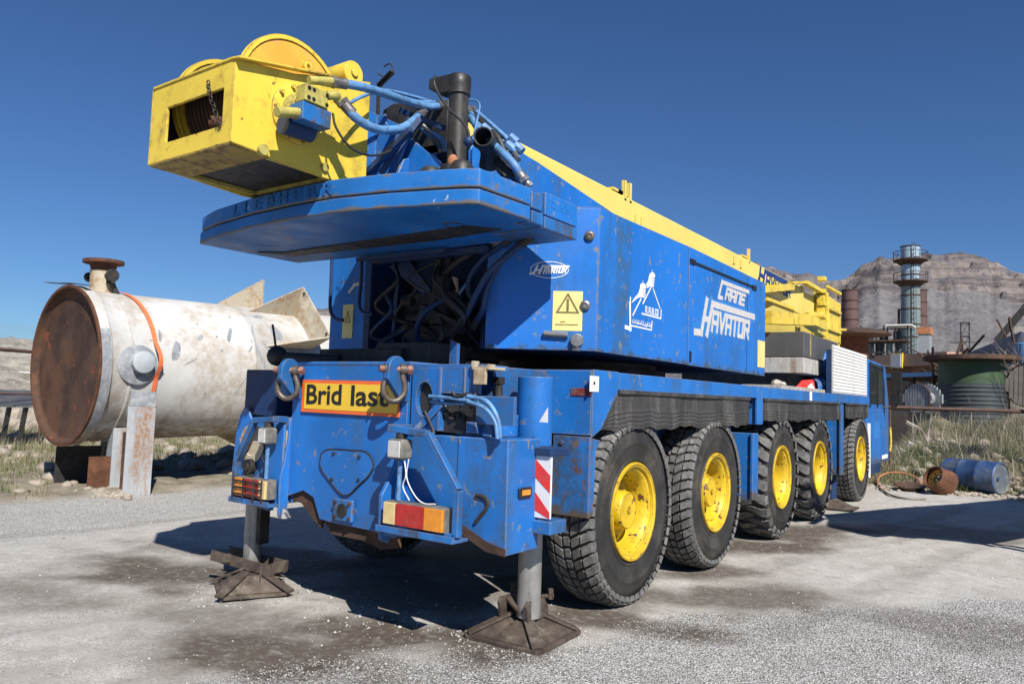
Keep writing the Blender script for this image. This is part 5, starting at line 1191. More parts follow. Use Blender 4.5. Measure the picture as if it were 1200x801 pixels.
# left housing with rails and sticker
lh = P(MB().box(-1.47, 1.10, 1.99, -.93, 4.8, 3.05), 'left_housing', BLUED, bev=.008)
MB().box(-1.475, 1.088, 1.99, -.93, 1.099, 3.05).build('rear_panel', BLUE, lh, bev=.004)
MB().box(-1.0, 1.078, 1.99, -.925, 1.086, 3.05).build('dark_edge_strip', BLUED, lh)
mb = MB()
for pts in [[(-1.369,0.98,2.903),(-1.363,0.98,2.655),(-1.355,0.98,2.393),(-1.276,0.98,2.301),(-1.169,0.98,2.281)],[(-0.958,0.98,2.869),(-0.953,0.98,2.63),(-0.96,0.98,2.409),(-0.877,0.98,2.334),(-0.777,0.98,2.323)]]: mb.tube(pts, .016, 8, 5)
mb.build('grab_rail', BLUED, lh)
s0_, s1_ = (-1.292,2.443), (-1.151,2.121)
ls = MB().box(s0_[0], 1.083, s1_[1], s1_[0], 1.087, s0_[1]).build('warning_sticker', STKY, lh)
mb = MB(); c_ = ((s0_[0]+s1_[0])/2, s1_[1]+(s0_[1]-s1_[1])*.62); stroke(mb, [(c_[0]-.03, c_[1]-.05), (c_[0]+.03, c_[1]-.05), (c_[0], c_[1]+.06)], .006, lambda a_, b_, o: (a_, 1.083-o, b_), .001, .001, True); mb.build('sticker_print', STKI, ls)
mb = MB(); q = [(-1.218,2.563),(-1.083,2.636)]; stroke(mb, [q[0], ((q[0][0]+q[1][0])/2, q[1][1]-.01), q[1]], .03, lambda a_, b_, o: (a_, 1.086-o, b_), .001, .001); mb.build('torn_logo', LOGOG, lh)

# ---- boom ----------------------------------------------------------
def boom_sec(y0, y1, k0=1., k1=1., dz=0.):
    sec = [(.40, 3.86), (.40, 3.36), (.37, 3.35), (.34, 2.95), (.22, 2.70), (-.22, 2.70), (-.34, 2.95), (-.37, 3.35), (-.40, 3.36), (-.40, 3.86), (-.36, 3.895), (.36, 3.895)]
    n = len(sec); V = [(x_*k0, y0, 3.3+(z_-3.3)*k0) for x_, z_ in sec]+[(x_*k1, y1, 3.3+(z_-3.3)*k1) for x_, z_ in sec]
    return MB().add(V, [tuple(range(n)), tuple(range(2*n-1, n-1, -1))]+[(i, i+n, (i+1) % n+n, (i+1) % n) for i in range(n)])
bm_ = P(boom_sec(1.25, 10.9), 'boom', YELB, bev=.006)
boom_sec(10.9, 12.0, .93, .93).build('boom_section', YELB, bm_)
boom_sec(10.86, 10.95, 1.05, 1.05).build('boom_collar', YELB, bm_, bev=.006)
mb = MB(); mb.px([(11.9, 2.75), (12.0, 3.95), (12.5, 4.0), (13.6, 3.95), (13.9, 3.6), (14.1, 2.45), (13.5, 2.30), (12.4, 2.45)], -.42, -.34); mb.px([(11.9, 2.75), (12.0, 3.95), (12.5, 4.0), (13.6, 3.95), (13.9, 3.6), (14.1, 2.45), (13.5, 2.30), (12.4, 2.45)], .34, .42)
for yy, zz in ((12.4, 3.7), (13.5, 3.6), (13.7, 2.7), (12.6, 2.8)): mb.cyl((-.5, yy, zz), (.52, yy, zz), .09, n=14)
mb.box(-.36, 12.0, 2.6, .36, 13.6, 2.7); mb.box(-.36, 12.0, 3.8, .36, 13.6, 3.86)
mb.build('boom_head', YEL, bm_, bev=.008)
mb = MB()
for yy, zz in ((13.55, 3.55), (13.75, 2.75)):
    for xx in (-.2, 0, .2): mb.lathe([(.0, -.03), (.2, -.03), (.24, -.04), (.24, -.03), (.21, 0), (.24, .03), (.24, .04), (.2, .03), (0, .03)], (xx, yy, zz), (1, 0, 0), 24)
mb.build('sheave', MACH, bm_)
# foot lug with hole and top ribs
q = (0.2,1.241,4.08)
mb = MB(); mb.px([(1.0, 3.60), (1.02, 3.98), (1.08, 4.03), (1.14, 4.0), (1.35, 3.88), (1.3, 3.6)], .16, .20); mb.build('foot_lug', YELB, bm_, bev=.004)
mb = MB(); mb.tube([(0.36,1.226,3.863),(0.36,1.314,3.845),(0.36,1.468,3.838),(0.36,1.574,3.822)], .022, 8, 4)
mb.build('foot_trim', YELB, bm_)
# small brackets on top edge
mb = MB()
for px0 in [(0.38,3.58,3.889),(0.38,7.837,3.944),(0.38,3.706,3.88)]:
    mb.box(.36, px0[1]-.02, 3.83, .40, px0[1]+.03, 4.06); mb.box(.30, px0[1]-.25, 3.90, .38, px0[1], 3.93)
for px0 in [(0.405,3.837,3.662),(0.405,3.991,3.665),(0.405,7.103,3.751),(0.405,7.408,3.736)]: mb.box(.40, px0[1]-.03, px0[2]-.05, .415, px0[1]+.04, px0[2]+.06)
mb.build('boom_bracket', YELB, bm_)
# boom lettering
BL = [(8.383,3.836),(8.322,3.649),(8.296,3.641),(8.62,3.825),(8.537,3.627),(10.242,3.825),(8.675,3.604),(10.097,3.588),(8.739,3.796)]
def xb_(y_, z_, o=0.): return (.402+o, y_, z_)
havator(bm_, *BL, .065, xb_, .0, NAVY, 'boom_lettering', .002)
# lattice jib and arms carried on the boom's right side
mb = MB()
a1, a2, a3, a4 = (0.75,7.606,2.937), (0.75,10.145,3.158), (0.6,8.269,3.381), (0.48,9.929,3.742)
mb.bar(a1, a2, .14, .20); mb.bar(a2, (a2[0], a2[1]+1.0, a2[2]-.03), .12, .16); mb.bar((a3[0], a3[1]-.6, a3[2]), a4, .10, .12)
mb.bar((0.55,8.214,3.308), (0.55,9.787,3.324), .05, .06); mb.bar((0.6,10.45,3.147), (0.5,12.231,3.084), .12, .14)
mb.cyl((0.7,11.095,3.354), (0.6,10.508,3.279), .07)
P(mb, 'jib_arm', YEL, bev=.008)
mb = MB(); q = [(0.5,9.745,3.791),(0.5,10.772,3.939),(0.5,12.364,3.92)]
mb.bar(q[0], q[1], .10, .05); mb.bar((q[1][0], q[1][1], q[1][2]), (q[2][0], q[2][1], q[2][2]), .10, .08)
P(mb, 'jib_bracket', YEL, bev=.006)
mb = MB()
hx = .50
h0, h1 = (0.5,12.01,3.857), (0.5,13.523,2.974)
mb.box(.42, h0[1]-.1, h1[2], .56, h1[1]-.1, h0[2])
for k in range(5):
    zz = h1[2]+.16+k*.25; mb.box(.44, h0[1]-.13, zz, .59, h0[1]+.02, zz+.09)
mb.box(.555, h0[1]+.04, h1[2]-.05, .60, h0[1]+.12, h0[2]+.03); mb.box(.555, h1[1]-.30, h1[2]+.02, .585, h1[1]-.22, h0[2]-.05)
for k in range(3): mb.box(.55, h0[1]+.1, h1[2]+.2+k*.42, .61, h1[1]-.25, h1[2]+.26+k*.42)
mb.cyl((.57, h0[1]+.1, h1[2]+.2), (.57, h0[1]+.1, h0[2]-.1), .05)
P(mb, 'jib_head', YEL, bev=.01)
mb = MB(); q = (0.5,13.36,3.292); mb.bar((0.5,12.968,3.256), (0.5,14.192,3.369), .04, .05); P(mb, 'pin_rod', YEL)
# lift cylinder under the boom
P(MB().cyl((0, 4.2, 2.3), (0, 7.6, 2.78), .15, n=24), 'lift_cylinder', BLUE2)
P(MB().cyl((0, 4.0, 2.27), (0, 4.25, 2.31), .2, n=24), 'lift_cylinder_collar', BLUE2)
# boom rest and blue tank, pipes before the cab
mb = MB(); mb.box(-.5, 8.6, 1.83, .5, 8.9, 2.6); mb.box(-.6, 8.55, 2.6, .6, 8.95, 2.7); P(mb, 'boom_rest', BLUE, bev=.008)
q = (1.2,9.148,2.244)
mb = MB(); mb.lathe([(0, .10), (.14, .09), (.25, .05), (.30, 0), (.31, -.05), (.31, -.85), (0, -.85)], (1.22, q[1]+.25, q[2]), (1, 0, 0), 40); P(mb, 'air_tank', BLUE)
mb = MB(); mb.box(.9, q[1]-.15, 1.83, 1.0, q[1]+.7, 2.62); mb.box(1.0, q[1]+.2, 1.83, 1.30, q[1]+.32, 2.0); P(mb, 'tank_bracket', BLUE, bev=.006)
for k in range(5): hoses([([(1.25, q[1]-.5+k*.07, 1.84), (1.22+.02*k, q[1]-.45+k*.05, 2.0), (1.1, q[1]-.25+k*.06, 2.08+.02*k), (1.15, q[1]+.05, 2.1)], .018)], BLUE, 'air_pipe')
P(MB().cyl((1.30, q[1]-.05, 1.84), (1.30, q[1]-.05, 1.98), .07, .05, n=12), 'pipe_stub', RUSTD)

# carrier engine cover with white louvred side
y0_, y1_ = 8.72, 11.40
ce = P(MB().box(-1.40, 9.7, 1.835, 1.425, y1_, 2.52), 'engine_cover', BLUE, bev=.01); P(MB().box(1.34, y0_, 1.835, 1.424, 9.69, 2.53), 'louvre_frame', BLUED)
for a_, b_ in ((y0_+.0, 10.2), (10.215, y1_)):
    n = 14; pr = []; zs = np.linspace(1.86, 2.60-.0, n+1)
    lp = MB()
    prof = []
    for k in range(n): prof += [(1.433, zs[k]), (1.447, zs[k]+.014), (1.442, zs[k+1]-.008)]
    prof += [(1.433, zs[-1])]
    V = [(p[0], yy, p[1]) for yy in (a_, b_) for p in prof]; m_ = len(prof)
    lp.add(V, [(i, i+m_, i+1+m_, i+1) for i in range(m_-1)]); lp.box(1.424, a_, 1.85, 1.434, b_, 2.605)
    P(lp, 'louvre_panel', WHITE, fix=False)
mb = MB(); mb.box(1.506, 7.05, 1.705, 1.509, 7.17, 1.83); P(mb, 'white_tape', LOGO)
# driver's cab
cab = P(MB().px([(11.42, .55), (11.42, 2.56), (13.35, 2.52), (13.75, 1.75), (13.75, .55)], -1.45, 1.44), 'driver_cab', BLUE, bev=.03)
MB().px([(11.72, 1.72), (11.72, 2.42), (12.9, 2.40), (13.0, 1.72)], 1.441, 1.452).build('side_window', GLASS, cab)
mb = MB()
for a_, b_ in (((11.66, 1.68), (11.66, 2.48)), ((11.66, 2.46), (13.0, 2.44)), ((12.40, 1.68), (12.40, 2.44)), ((12.95, 2.44), (13.08, 1.68))): stroke(mb, [a_, b_], .055, lambda p, q_, o: (1.445+o, p, q_), .008, .012)
mb.build('window_frame', INK, cab)
mb = MB(); mb.px([(11.60, .62), (11.60, 1.60), (13.2, 1.60), (13.2, .62)], 1.441, 1.450); mb.build('cab_door', BLUE, cab, bev=.006)
mb = MB(); mb.px([(12.0, 1.05), (12.0, 1.38), (12.6, 1.38), (12.6, 1.05)], 1.452, 1.454); mb.build('door_decal', GHOST, cab)
mb = MB(); mb.box(1.30, 11.45, .35, 1.47, 11.6, 1.35); mb.box(1.25, 12.9, .62, 1.46, 13.5, .70); mb.build('white_trim', WHITE, cab, bev=.01)
mb = MB(); mb.box(1.1, 11.8, .38, 1.44, 12.8, .58); mb.build('cab_step', BLUED, cab, bev=.01)
P(MB().tube([(1.46, 13.74, .75), (1.47, 13.78, .95), (1.46, 13.76, 1.25)], .025, 10, 4), 'yellow_bumper_bar', YEL)
# mirrors on the cab
mb = MB(); mb.tube([(1.44, 12.9, 2.50), (1.66, 13.05, 2.46), (1.70, 13.1, 2.35), (1.70, 13.1, 1.75), (1.60, 13.05, 1.68), (1.44, 12.95, 1.66)], .018, 8, 3); mb.box(1.60, 13.0, 1.98, 1.79, 13.07, 2.38); mb.box(1.60, 13.0, 1.72, 1.78, 13.07, 1.93)
P(mb, 'cab_mirror', INK, bev=.02)
mb = MB(); mb.cyl((1.42, 11.9, 2.56), (1.42, 11.9, 2.62), .02); mb.sphere((1.44, 11.95, 2.64), .06, 10); P(mb, 'horn', INK)
# front outrigger pad peeping out before the fifth wheel
mb = MB(); q = (1.549,9.164,0.0)
c_ = (1.42, 9.28)
mb.pz([(c_[0]-.30, c_[1]-.25), (c_[0]+.25, c_[1]-.25), (c_[0]+.25, c_[1]+.27), (c_[0]-.30, c_[1]+.27)], .012, .035)
mb.hexa([(c_[0]-.25, c_[1]-.2, .03), (c_[0]+.2, c_[1]-.2, .03), (c_[0]+.2, c_[1]+.2, .03), (c_[0]-.25, c_[1]+.2, .03), (c_[0]-.16, c_[1]-.06, .16), (c_[0]-.04, c_[1]-.06, .16), (c_[0]-.04, c_[1]+.06, .16), (c_[0]-.16, c_[1]+.06, .16)])
P(mb, 'jack_pad', PAD, bev=.005); P(MB().cyl((1.30, 9.28, .14), (1.30, 9.28, 1.2), .08, n=20), 'jack_leg', BLUED)

# ------------------------------------------------------------------ shackles hanging on the lugs
def shackle(x, y, z, rz, lab):
    o = thing('shackle', (x, y, z), lab, 'shackle', 'bow shackles on the lifting lugs', rz=rz)
    pts = [(-.055, 0, 0), (-.056, 0, -.05), (-.075, 0, -.11), (-.070, 0, -.165), (-.035, 0, -.205), (0, 0, -.215), (.035, 0, -.205), (.070, 0, -.165), (.075, 0, -.11), (.056, 0, -.05), (.055, 0, 0)]
    mb = MB(); mb.tube(pts, .021, 12, 4)
    for s_ in (-1, 1): mb.cyl((s_*.055-.022, 0, 0), (s_*.055+.022, 0, 0), .038, n=18)
    mb.build('bow', SHK, o)
    mb = MB(); mb.cyl((-.11, 0, 0), (.115, 0, 0), .022, n=14); mb.cyl((.085, 0, 0), (.12, 0, 0), .034, n=6); mb.build('pin', PINK, o)
    return o
shackle(-.52, -.115, 1.765, R(35), 'rusty grey bow shackle on the lug left of the yellow sign')
shackle(.60, -.115, 1.78, R(62), 'rusty bow shackle overlapping the right end of the yellow sign')

# ------------------------------------------------------------------ loads on the crane deck
cq = (1.2,7.943,2.12)
def block(y0, z0, z1, m, lab, inset=0.):
    mb = MB(); y1 = y0+2.6; x1 = 1.2-inset
    mb.pz([(-1.0+inset, y0), (x1, y0), (x1, y1-.4), (x1-.3, y1), (-1.0+inset, y1)], z0, z1)
    o = thing('counterweight_block', (0, y0+1, z0), lab, 'counterweight', 'spare counterweight blocks on the deck'); b_ = mb.build('block', m, o, bev=.012)
    return o, b_
o, b_ = block(cq[1], cq[2], (1.2,7.939,2.363)[2]-.005, LIME, 'whitewashed lower counterweight block on the crane deck')
o2, b2 = block(cq[1], (1.2,7.939,2.363)[2]+.003, (1.2,7.931,2.749)[2], DGREY, 'dark grey upper counterweight block on the crane deck')
mb = MB()
for yy in (.35,): mb.box(1.201, cq[1]+yy, cq[2]+.28, 1.206, cq[1]+yy+.05, cq[2]+.60)
mb.build('yellow_stripe', OLIVE, o2)
mb = MB(); mb.box(-.8, cq[1]+.15, 1.832, 1.0, cq[1]+2.2, cq[2]-.003); o = mb.build('timber_bearer', MACH, None); tag(o, 'dark bearer under the counterweight blocks on the deck', 'bearer')
mb = MB(); q = (1.1,6.705,1.888)
mb.box(.9, q[1]-.7, 1.832, 1.42, q[1]+1.6, 1.885); o = mb.build('deck_plank', CONC, None, bev=.006); tag(o, 'pale grey plank lying on the blue deck edge', 'plank')
mb = MB(); mb.sphere((1.25,6.385,1.914), .07, 8, (1, 1.6, .8)); mb.sphere((1.2,6.756,1.915), .06, 8, (1.3, 1, .7)); o = mb.build('stone_lump', CONC, None); tag(o, 'grey stone lump beside the folded warning triangle', 'stone')
wt = thing('warning_triangle', (1.3,7.794,1.85), 'red and white folded warning fabric on the blue deck', 'warning marker')
a_, b_, c_ = [(1.3,7.373,1.839),(1.3,8.138,2.013),(1.3,8.242,1.848)]
mb = MB(); mb.prism([a_, b_, c_], (-.05, .03, 0)); mb.prism([(a_[0]-.1, a_[1]+.1, a_[2]), (b_[0]-.1, b_[1]-.2, b_[2]-.02), (b_[0], b_[1], b_[2]), (c_[0], c_[1], c_[2]-.0)], (-.03, .02, .02)); mb.build('red_cloth', RED, wt)
mb = MB(); mb.prism([Vector(a_).lerp(Vector(b_), .45)+Vector((.004, 0, 0)), Vector(a_).lerp(Vector(b_), .8)+Vector((.004, 0, 0)), Vector(c_)+Vector((.004, 0, 0)), Vector(a_).lerp(Vector(c_), .6)+Vector((.004, 0, 0))], (.004, 0, 0)); mb.build('white_stripe', RWHT, wt)

# ================================================================== WHITE VESSEL
ta, tp = .039, .02
AX = Vector((math.sin(ta)*math.cos(tp), math.cos(ta)*math.cos(tp), math.sin(tp))); SV = AX.cross(Vector((0, 0, 1))).normalized(); UV = SV.cross(AX)
TC = Vector((-8.16, 1.64, 1.88)); TRr = 1.18
def tpnt(d, th, r): return TC+AX*d+(SV*math.cos(th)+UV*math.sin(th))*r
def make_vessel(name, lab, full=True):
    v = thing(name, tuple(TC+Vector((0, 3, -1.2))), lab, 'tank')
    L_ = 9.5
    prof = [(1.235, -.0), (1.238, .16), (1.215, .17), (1.19, .19), (TRr, .21), (TRr, .45), (TRr+.012, .46), (TRr+.012, .49), (TRr, .50), (TRr, 2.55), (TRr+.006, 2.56), (TRr+.006, 2.59), (TRr, 2.60), (TRr, 5.2), (TRr+.006, 5.21), (TRr+.006, 5.24), (TRr, 5.25), (TRr, L_), (1.0, L_+.3), (.5, L_+.45), (0, L_+.5)]
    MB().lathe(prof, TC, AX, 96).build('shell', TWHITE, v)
    MB().lathe([(1.237, .0), (1.237, -.012), (1.19, -.014), (1.175, .03), (1.165, .05), (1.14, .075), (1.12, .08), (.9, .09), (.4, .1), (0, .1)], TC, AX, 96).build('end_disc', DISCR, v)
    MB().lathe([(1.239, .02), (1.244, .0), (1.244, -.018), (1.205, -.02), (1.20, -.0)], TC, AX, 96).build('flame_cut_rim', RUSTM, v)
    MB().lathe([(1.240, .02), (1.241, .15), (1.236, .155)], TC, AX, 60, a0=-.9, a1=.45).build('grey_band', GALV, v)
    return v
vessel = make_vessel('vessel', 'long white cylindrical vessel with a rusty open end on steel posts')
# torn strip at top of the mouth
mb = MB(); q = [(-8.982,1.66,3.213),(-8.56,1.66,3.173),(-8.101,1.66,3.145),(-7.604,1.66,3.089)]; 
for a_, b_ in zip(q[:-1], q[1:]): mb.bar(a_, b_, .10, .012)
mb.build('torn_lip', RUSTD, vessel)
# manway on the near side
MD, MT = .56, R(1)
mo = tpnt(MD, MT, TRr); mdv = (tpnt(MD, MT, 2)-tpnt(MD, MT, 1)).normalized()
MB().lathe([(.30, -.05), (.30, .01), (.285, .016), (.0, .016)], mo, mdv, 40).build('manway_pad', GALV, vessel)
mw_ = MB().lathe([(.155, 0), (.155, .10), (.165, .11), (.165, .14), (.15, .15), (0, .15)], mo+UV*.04+AX*.03, mdv, 36).build('manway_cap', PALEB, vessel)
# top nozzle with flange and small side valve
nz = (-8.1,2.122,3.032)
NZ = TC+AX*((Vector(nz)-TC).dot(AX))+UV*(TRr-.03)
MB().lathe([(.19, 0), (.185, .36), (.20, .37)], NZ, UV, 28).build('nozzle_neck', CREAM, vessel)
MB().lathe([(.17, .36), (.20, .47), (.22, .48), (.29, .485), (.30, .49), (.30, .54), (.29, .545), (.14, .545), (.14, .40)], NZ, UV, 36).build('nozzle_flange', RUSTM, vessel)
mb = MB(); q = NZ+UV*.28; mb.cyl(q+SV*.15, q+SV*.34, .06, n=14); mb.cyl(q+SV*.30, q+SV*.35, .10, n=16); mb.cyl(q+SV*.2-AX*.0-UV*.12, q+SV*.2+UV*.1, .035, n=10); mb.cyl(q-SV*.2-AX*.1, q-SV*.28-AX*.1, .08, n=12)
mb.cyl(q+SV*.22+UV*-.3+AX*.15, q+SV*.22+UV*-.12+AX*.05, .04, n=8)
mb.build('drain_valve', MACH, vessel, bev=.005)
# triangular lifting brackets
def fin(d0, th, wd, L_, h, inside, outside, second=None):
    r0 = TRr-.02
    ths = [th-wd/2/TRr, th+wd/2/TRr]
    P3 = lambda d, t, r_: tpnt(d, t, r_)
    for t in ths:
        a_, b_, c_ = P3(d0, t, r0), P3(d0+L_, t, r0), P3(d0+L_, t, r0+h); tv = (tpnt(0, t+.01, 1)-tpnt(0, t, 1)).normalized()*.02
        MB().prism([a_, b_, c_], tv).build('gusset', second if (second and t == ths[1]) else outside, vessel)
    a_, b_, c_, e_ = P3(d0+L_-.01, ths[0], r0), P3(d0+L_-.01, ths[1], r0), P3(d0+L_-.01, ths[1], r0+h), P3(d0+L_-.01, ths[0], r0+h)
    MB().prism([a_, b_, c_, e_], AX*.02).build('gusset_end_plate', inside, vessel)
    mb = MB()
    for t in ths:
        for rr_ in (r0+h-.09,): mb.cyl(P3(d0+L_-.03, t+(.06 if t == ths[0] else -.06), rr_), P3(d0+L_-.012, t+(.06 if t == ths[0] else -.06), rr_), .025, n=10)
    mb.build('bolt_hole', INK, vessel)
fin(2.78, R(42), .88, 1.0, .62, CREAMR, CREAM)
fin(2.45, R(109), .80, 1.0, .60, CREAM, CREAM, RUSTO)
fin(2.55, R(250), .88, 1.0, .5, RUSTD, CREAM)
# paint scrapes: grey bare patches
mb = MB()
def patch(d, th, ln, wd, tilt=0.):
    pts = []
    for k in range(10):
        a_ = 2*math.pi*k/10; rj = random.uniform(.8, 1.15); u_ = math.cos(a_)*ln/2*rj; v_ = math.sin(a_)*wd/2*rj
        if abs(math.cos(a_)) > .9: u_ *= .8
        dd = d+v_*math.cos(tilt)+u_*math.sin(tilt); tt = th+(u_*math.cos(tilt)-v_*math.sin(tilt))/TRr; pts.append(tpnt(dd, tt, TRr+.004))
    MB().add([tpnt(d, th, TRr+.0045)]+pts, [(0, i+1, (i+1) % 10+1) for i in range(10)]).build('scraped_patch', GALV, vessel)
for a_ in ((1.17, R(13), .42, .13, .25), (.93, R(24), .26, .055, .1), (.78, R(20), .05, .05), (.95, R(-5), .06, .05), (1.6, R(25), .16, .07, .9), (1.9, R(27), .05, .04), (2.15, R(30), .40, .07, .4), (1.95, R(15), .07, .05), (2.6, R(32), .5, .05, .3), (2.62, R(20), .45, .04, 0), (2.68, R(12), .3, .03, -.2), (2.75, R(5), .2, .03, .1), (2.5, R(18), .2, .04, .6), (2.8, R(22), .25, .03, -.5), (3.1, R(34), .35, .22, 0), (1.62, R(38), .05, .03), (2.3, R(50), .04, .05), (2.9, R(55), .1, .2, 0), (2.7, R(-8), .5, .012, .3), (1.7, R(-20), .05, .03), (2.3, R(-15), .45, .014, .5), (2.6, R(-30), .04, .02), (1.4, R(5), .3, .012, 1.1), (.52, R(8), .5, .008, 0)): patch(*a_)
# orange ratchet strap lying over the shell
st = thing('ratchet_strap', tuple(tpnt(.78, R(10), TRr)), 'bright orange strap running over the white vessel beside its manway', 'strap')
n = 60; V = []; F = []
cpd = lambda t: .62+.10*math.sin(t*1.2)
for k in range(n+1):
    t = k/n; th = R(170)+(R(-28)-R(170))*t; d = .80-.35*(max(0, math.sin(th)))**1.5*0+.02*math.sin(5*t)
    d = .70+.14*math.cos(th)
    for (dd, rr_) in ((-.032, .020), (.032, .020), (.032, .028), (-.032, .028)): V.append(tpnt(d+dd, th, TRr+rr_+(.13 if -.12 < th < .30 else 0)*math.exp(-((th-.08)/.16)**2)))
for k in range(n):
    for j in range(4): F.append((k*4+j, k*4+(j+1) % 4, k*4+4+(j+1) % 4, k*4+4+j))
MB().add(V, F).build('webbing', ORANGE, st)
hk = tpnt(.80, R(-30), TRr+.02)
mb = MB(); mb.box(hk.x-.02, hk.y-.1, hk.z-.03, hk.x+.10, hk.y+.10, hk.z); mb.prism([(hk.x+.0, hk.y-.1, hk.z-.03), (hk.x+.05, hk.y+.08, hk.z-.03), (hk.x+.05, hk.y+.08, hk.z-.22), (hk.x+.03, hk.y-.02, hk.z-.20)], (.02, -.01, 0)); mb.build('strap_anchor', RUSTD, st, bev=.003)

# steel posts under the vessel
def post(name_loc, lab, parts):
    o = thing('support_post', name_loc, lab, 'support post', 'steel posts under the vessel')
    for nm, mb_, m_ in parts: mb_.build(nm, m_, o, bev=.004)
    return o
bp, bq = (-6.684,1.909,0.0), (-6.606,2.284,0.0)
u_ = (Vector(bq)-Vector(bp)).normalized(); v_ = Vector((-u_.y, u_.x, 0))
def pr(mb, a_, b_, d_, z0, z1): mb.prism([Vector(bp)+u_*a_+v_*d_[0]+Vector((0, 0, z0)), Vector(bp)+u_*b_+v_*d_[0]+Vector((0, 0, z0)), Vector(bp)+u_*b_+v_*d_[1]+Vector((0, 0, z0)), Vector(bp)+u_*a_+v_*d_[1]+Vector((0, 0, z0))], (0, 0, z1-z0))
Wp = (Vector(bq)-Vector(bp)).length
m1 = MB(); pr(m1, 0, Wp, (0, .02), 0, 1.30); m2 = MB(); pr(m2, Wp*.45, Wp*.5, (.02, .5), 0, 1.1); m3 = MB(); pr(m3, .1, Wp, (.5, .52), 0, .9)
m4 = MB(); pr(m4, .02, Wp*.98, (-.004, .02), 1.30, 1.52)
post(bp, 'light grey rust-streaked flanged steel post right under the manway', [('flange_plate', m1, POST), ('web', m2, POST), ('back_flange', m3, RUSTD), ('top_plate', m4, GALV)])
b2 = (-7.402,2.084,0.0); b3 = (-7.475,2.316,0.0)
m1 = MB(); m1.prism([Vector(b2), Vector(b2)+u_*.30, Vector(b2)+u_*.30+v_*.3, Vector(b2)+v_*.3], (0, 0, .95)); m2 = MB(); m2.prism([Vector(b2)-u_*.30+v_*.03, Vector(b2)-u_*.0+v_*.03, Vector(b2)+v_*.06, Vector(b2)-u_*.30+v_*.06], (0, 0, .52))
post(b2, 'narrower grey post with rusty orange side plate behind the front post', [('flange_plate', m1, POST), ('side_plate', m2, RUSTM)])
b4 = (-8.569,2.176,0.0)
m1 = MB(); m1.prism([Vector(b4)+u_*-.35, Vector(b4)+u_*.30, Vector(b4)+u_*.30+v_*.02, Vector(b4)-u_*.35+v_*.02], (0, 0, .60)); m1.prism([Vector(b4), Vector(b4)+u_*.02, Vector(b4)+u_*.02+v_*.5, Vector(b4)+v_*.5], (0, 0, .60))
m2 = MB(); m2.prism([Vector(b4)+u_*.36, Vector(b4)+u_*.7, Vector(b4)+u_*.7+v_*.3, Vector(b4)+u_*.36+v_*.3], (0, 0, .66))
post(b4, 'steel post darkened as if in shade under the far side of the rusty end', [('flange_plate', m1, MACH), ('box_section', m2, MACH)])  # near-black material puts the shade under the vessel into the colour
b5 = tpnt(6.2, R(-90), TRr)
m1 = MB(); m1.prism([(b5.x-1, b5.y, 0), (b5.x+1, b5.y, 0), (b5.x+.9, b5.y, b5.z+.15), (b5.x-.9, b5.y, b5.z+.15)], (0, .3, 0)); post((b5.x, b5.y, 0), 'pale saddle support under the middle of the white vessel', [('saddle', m1, CREAM)])
b6 = tpnt(2.9, R(-60), TRr)
m1 = MB(); m1.prism([b6, b6+AX*1.0, b6+AX*1.0+Vector((0, 0, -.7)), b6+AX*.85+Vector((0, 0, -.7))], (-.02, 0, 0)); m1.build('gusset', CREAM, vessel)

# unseen made-up vessel right of the frame, added to throw the shadow across the yard
ev = thing('shadow_caster_vessel', (5.6, 6.6, 0), 'unseen vessel on thin legs, added to cast the shadow on the right of the yard', 'tank')
hd = Vector((.40, .917, 0)).normalized(); c0 = Vector((5.18, 5.35, 3.25)); hn = Vector((hd.y, -hd.x, 0))
MB().lathe([(0, -.28), (.26, -.28), (.27, -.10), (.80, .62), (.84, .66), (.84, .72), (.80, .74), (.80, 3.0), (.83, 3.02), (.83, 3.1), (.80, 3.12), (.80, 8.0), (0, 8.1)], c0, hd, 40).build('shell', RUSTD, ev)
mb = MB()
for k in range(9):
    a_ = k*.7; mb.bar(c0+hd*(.1+.12*k)+Vector((0, 0, .7-.05*k))-hn*.3, c0+hd*(-.55+.12*k)+Vector((0, 0, .62-.17*k))-hn*(.45-.06*k), .10, .03)
mb.build('shadow_fringe_bar', RUSTD, ev)  # bars added to fray the end of the cast shadow
mb = MB()
for s_ in (.9, 4.0, 7.2):
    for q_ in (-.6, .6): b_ = c0+hd*s_+hn*q_; mb.bar((b_.x, b_.y, 0), (b_.x, b_.y, 3.0), .09, .09, up=(1, 0, 0))
mb.bar(c0+hd*.9-hn*.6+Vector((0, 0, -1.6)), c0+hd*7.2-hn*.6+Vector((0, 0, -1.6)), .06, .08); mb.build('leg_frame', RUSTD, ev)

# ================================================================== YARD EDGE ITEMS (right)
# blue plastic drum
d0 = (2.655,14.303,0.0); d1 = (3.427,14.813,0.0)
rD = .325; a_ = Vector((2.42, 14.62, rD)); b_ = Vector((3.38, 14.18, rD)); ax = (b_-a_).normalized(); Ld = (b_-a_).length*1.02
dm = thing('plastic_drum', tuple((a_+b_)/2-Vector((0, 0, rD))), 'faded blue plastic drum lying on its side in the weeds', 'drum')
MB().lathe([(0, 0), (rD-.03, 0), (rD-.005, .02), (rD, .06), (rD, Ld*.30), (rD+.012, Ld*.32), (rD+.012, Ld*.35), (rD, Ld*.37), (rD, Ld*.63), (rD+.012, Ld*.65), (rD+.012, Ld*.68), (rD, Ld*.70), (rD, Ld-.06), (rD-.005, Ld-.02), (rD-.03, Ld-.0)], a_, ax, 40).build('drum_body', DRUMB, dm)
MB().lathe([(rD-.03, Ld), (rD-.045, Ld-.02), (0, Ld-.02)], a_, ax, 40).build('drum_lid', DRUML, dm)
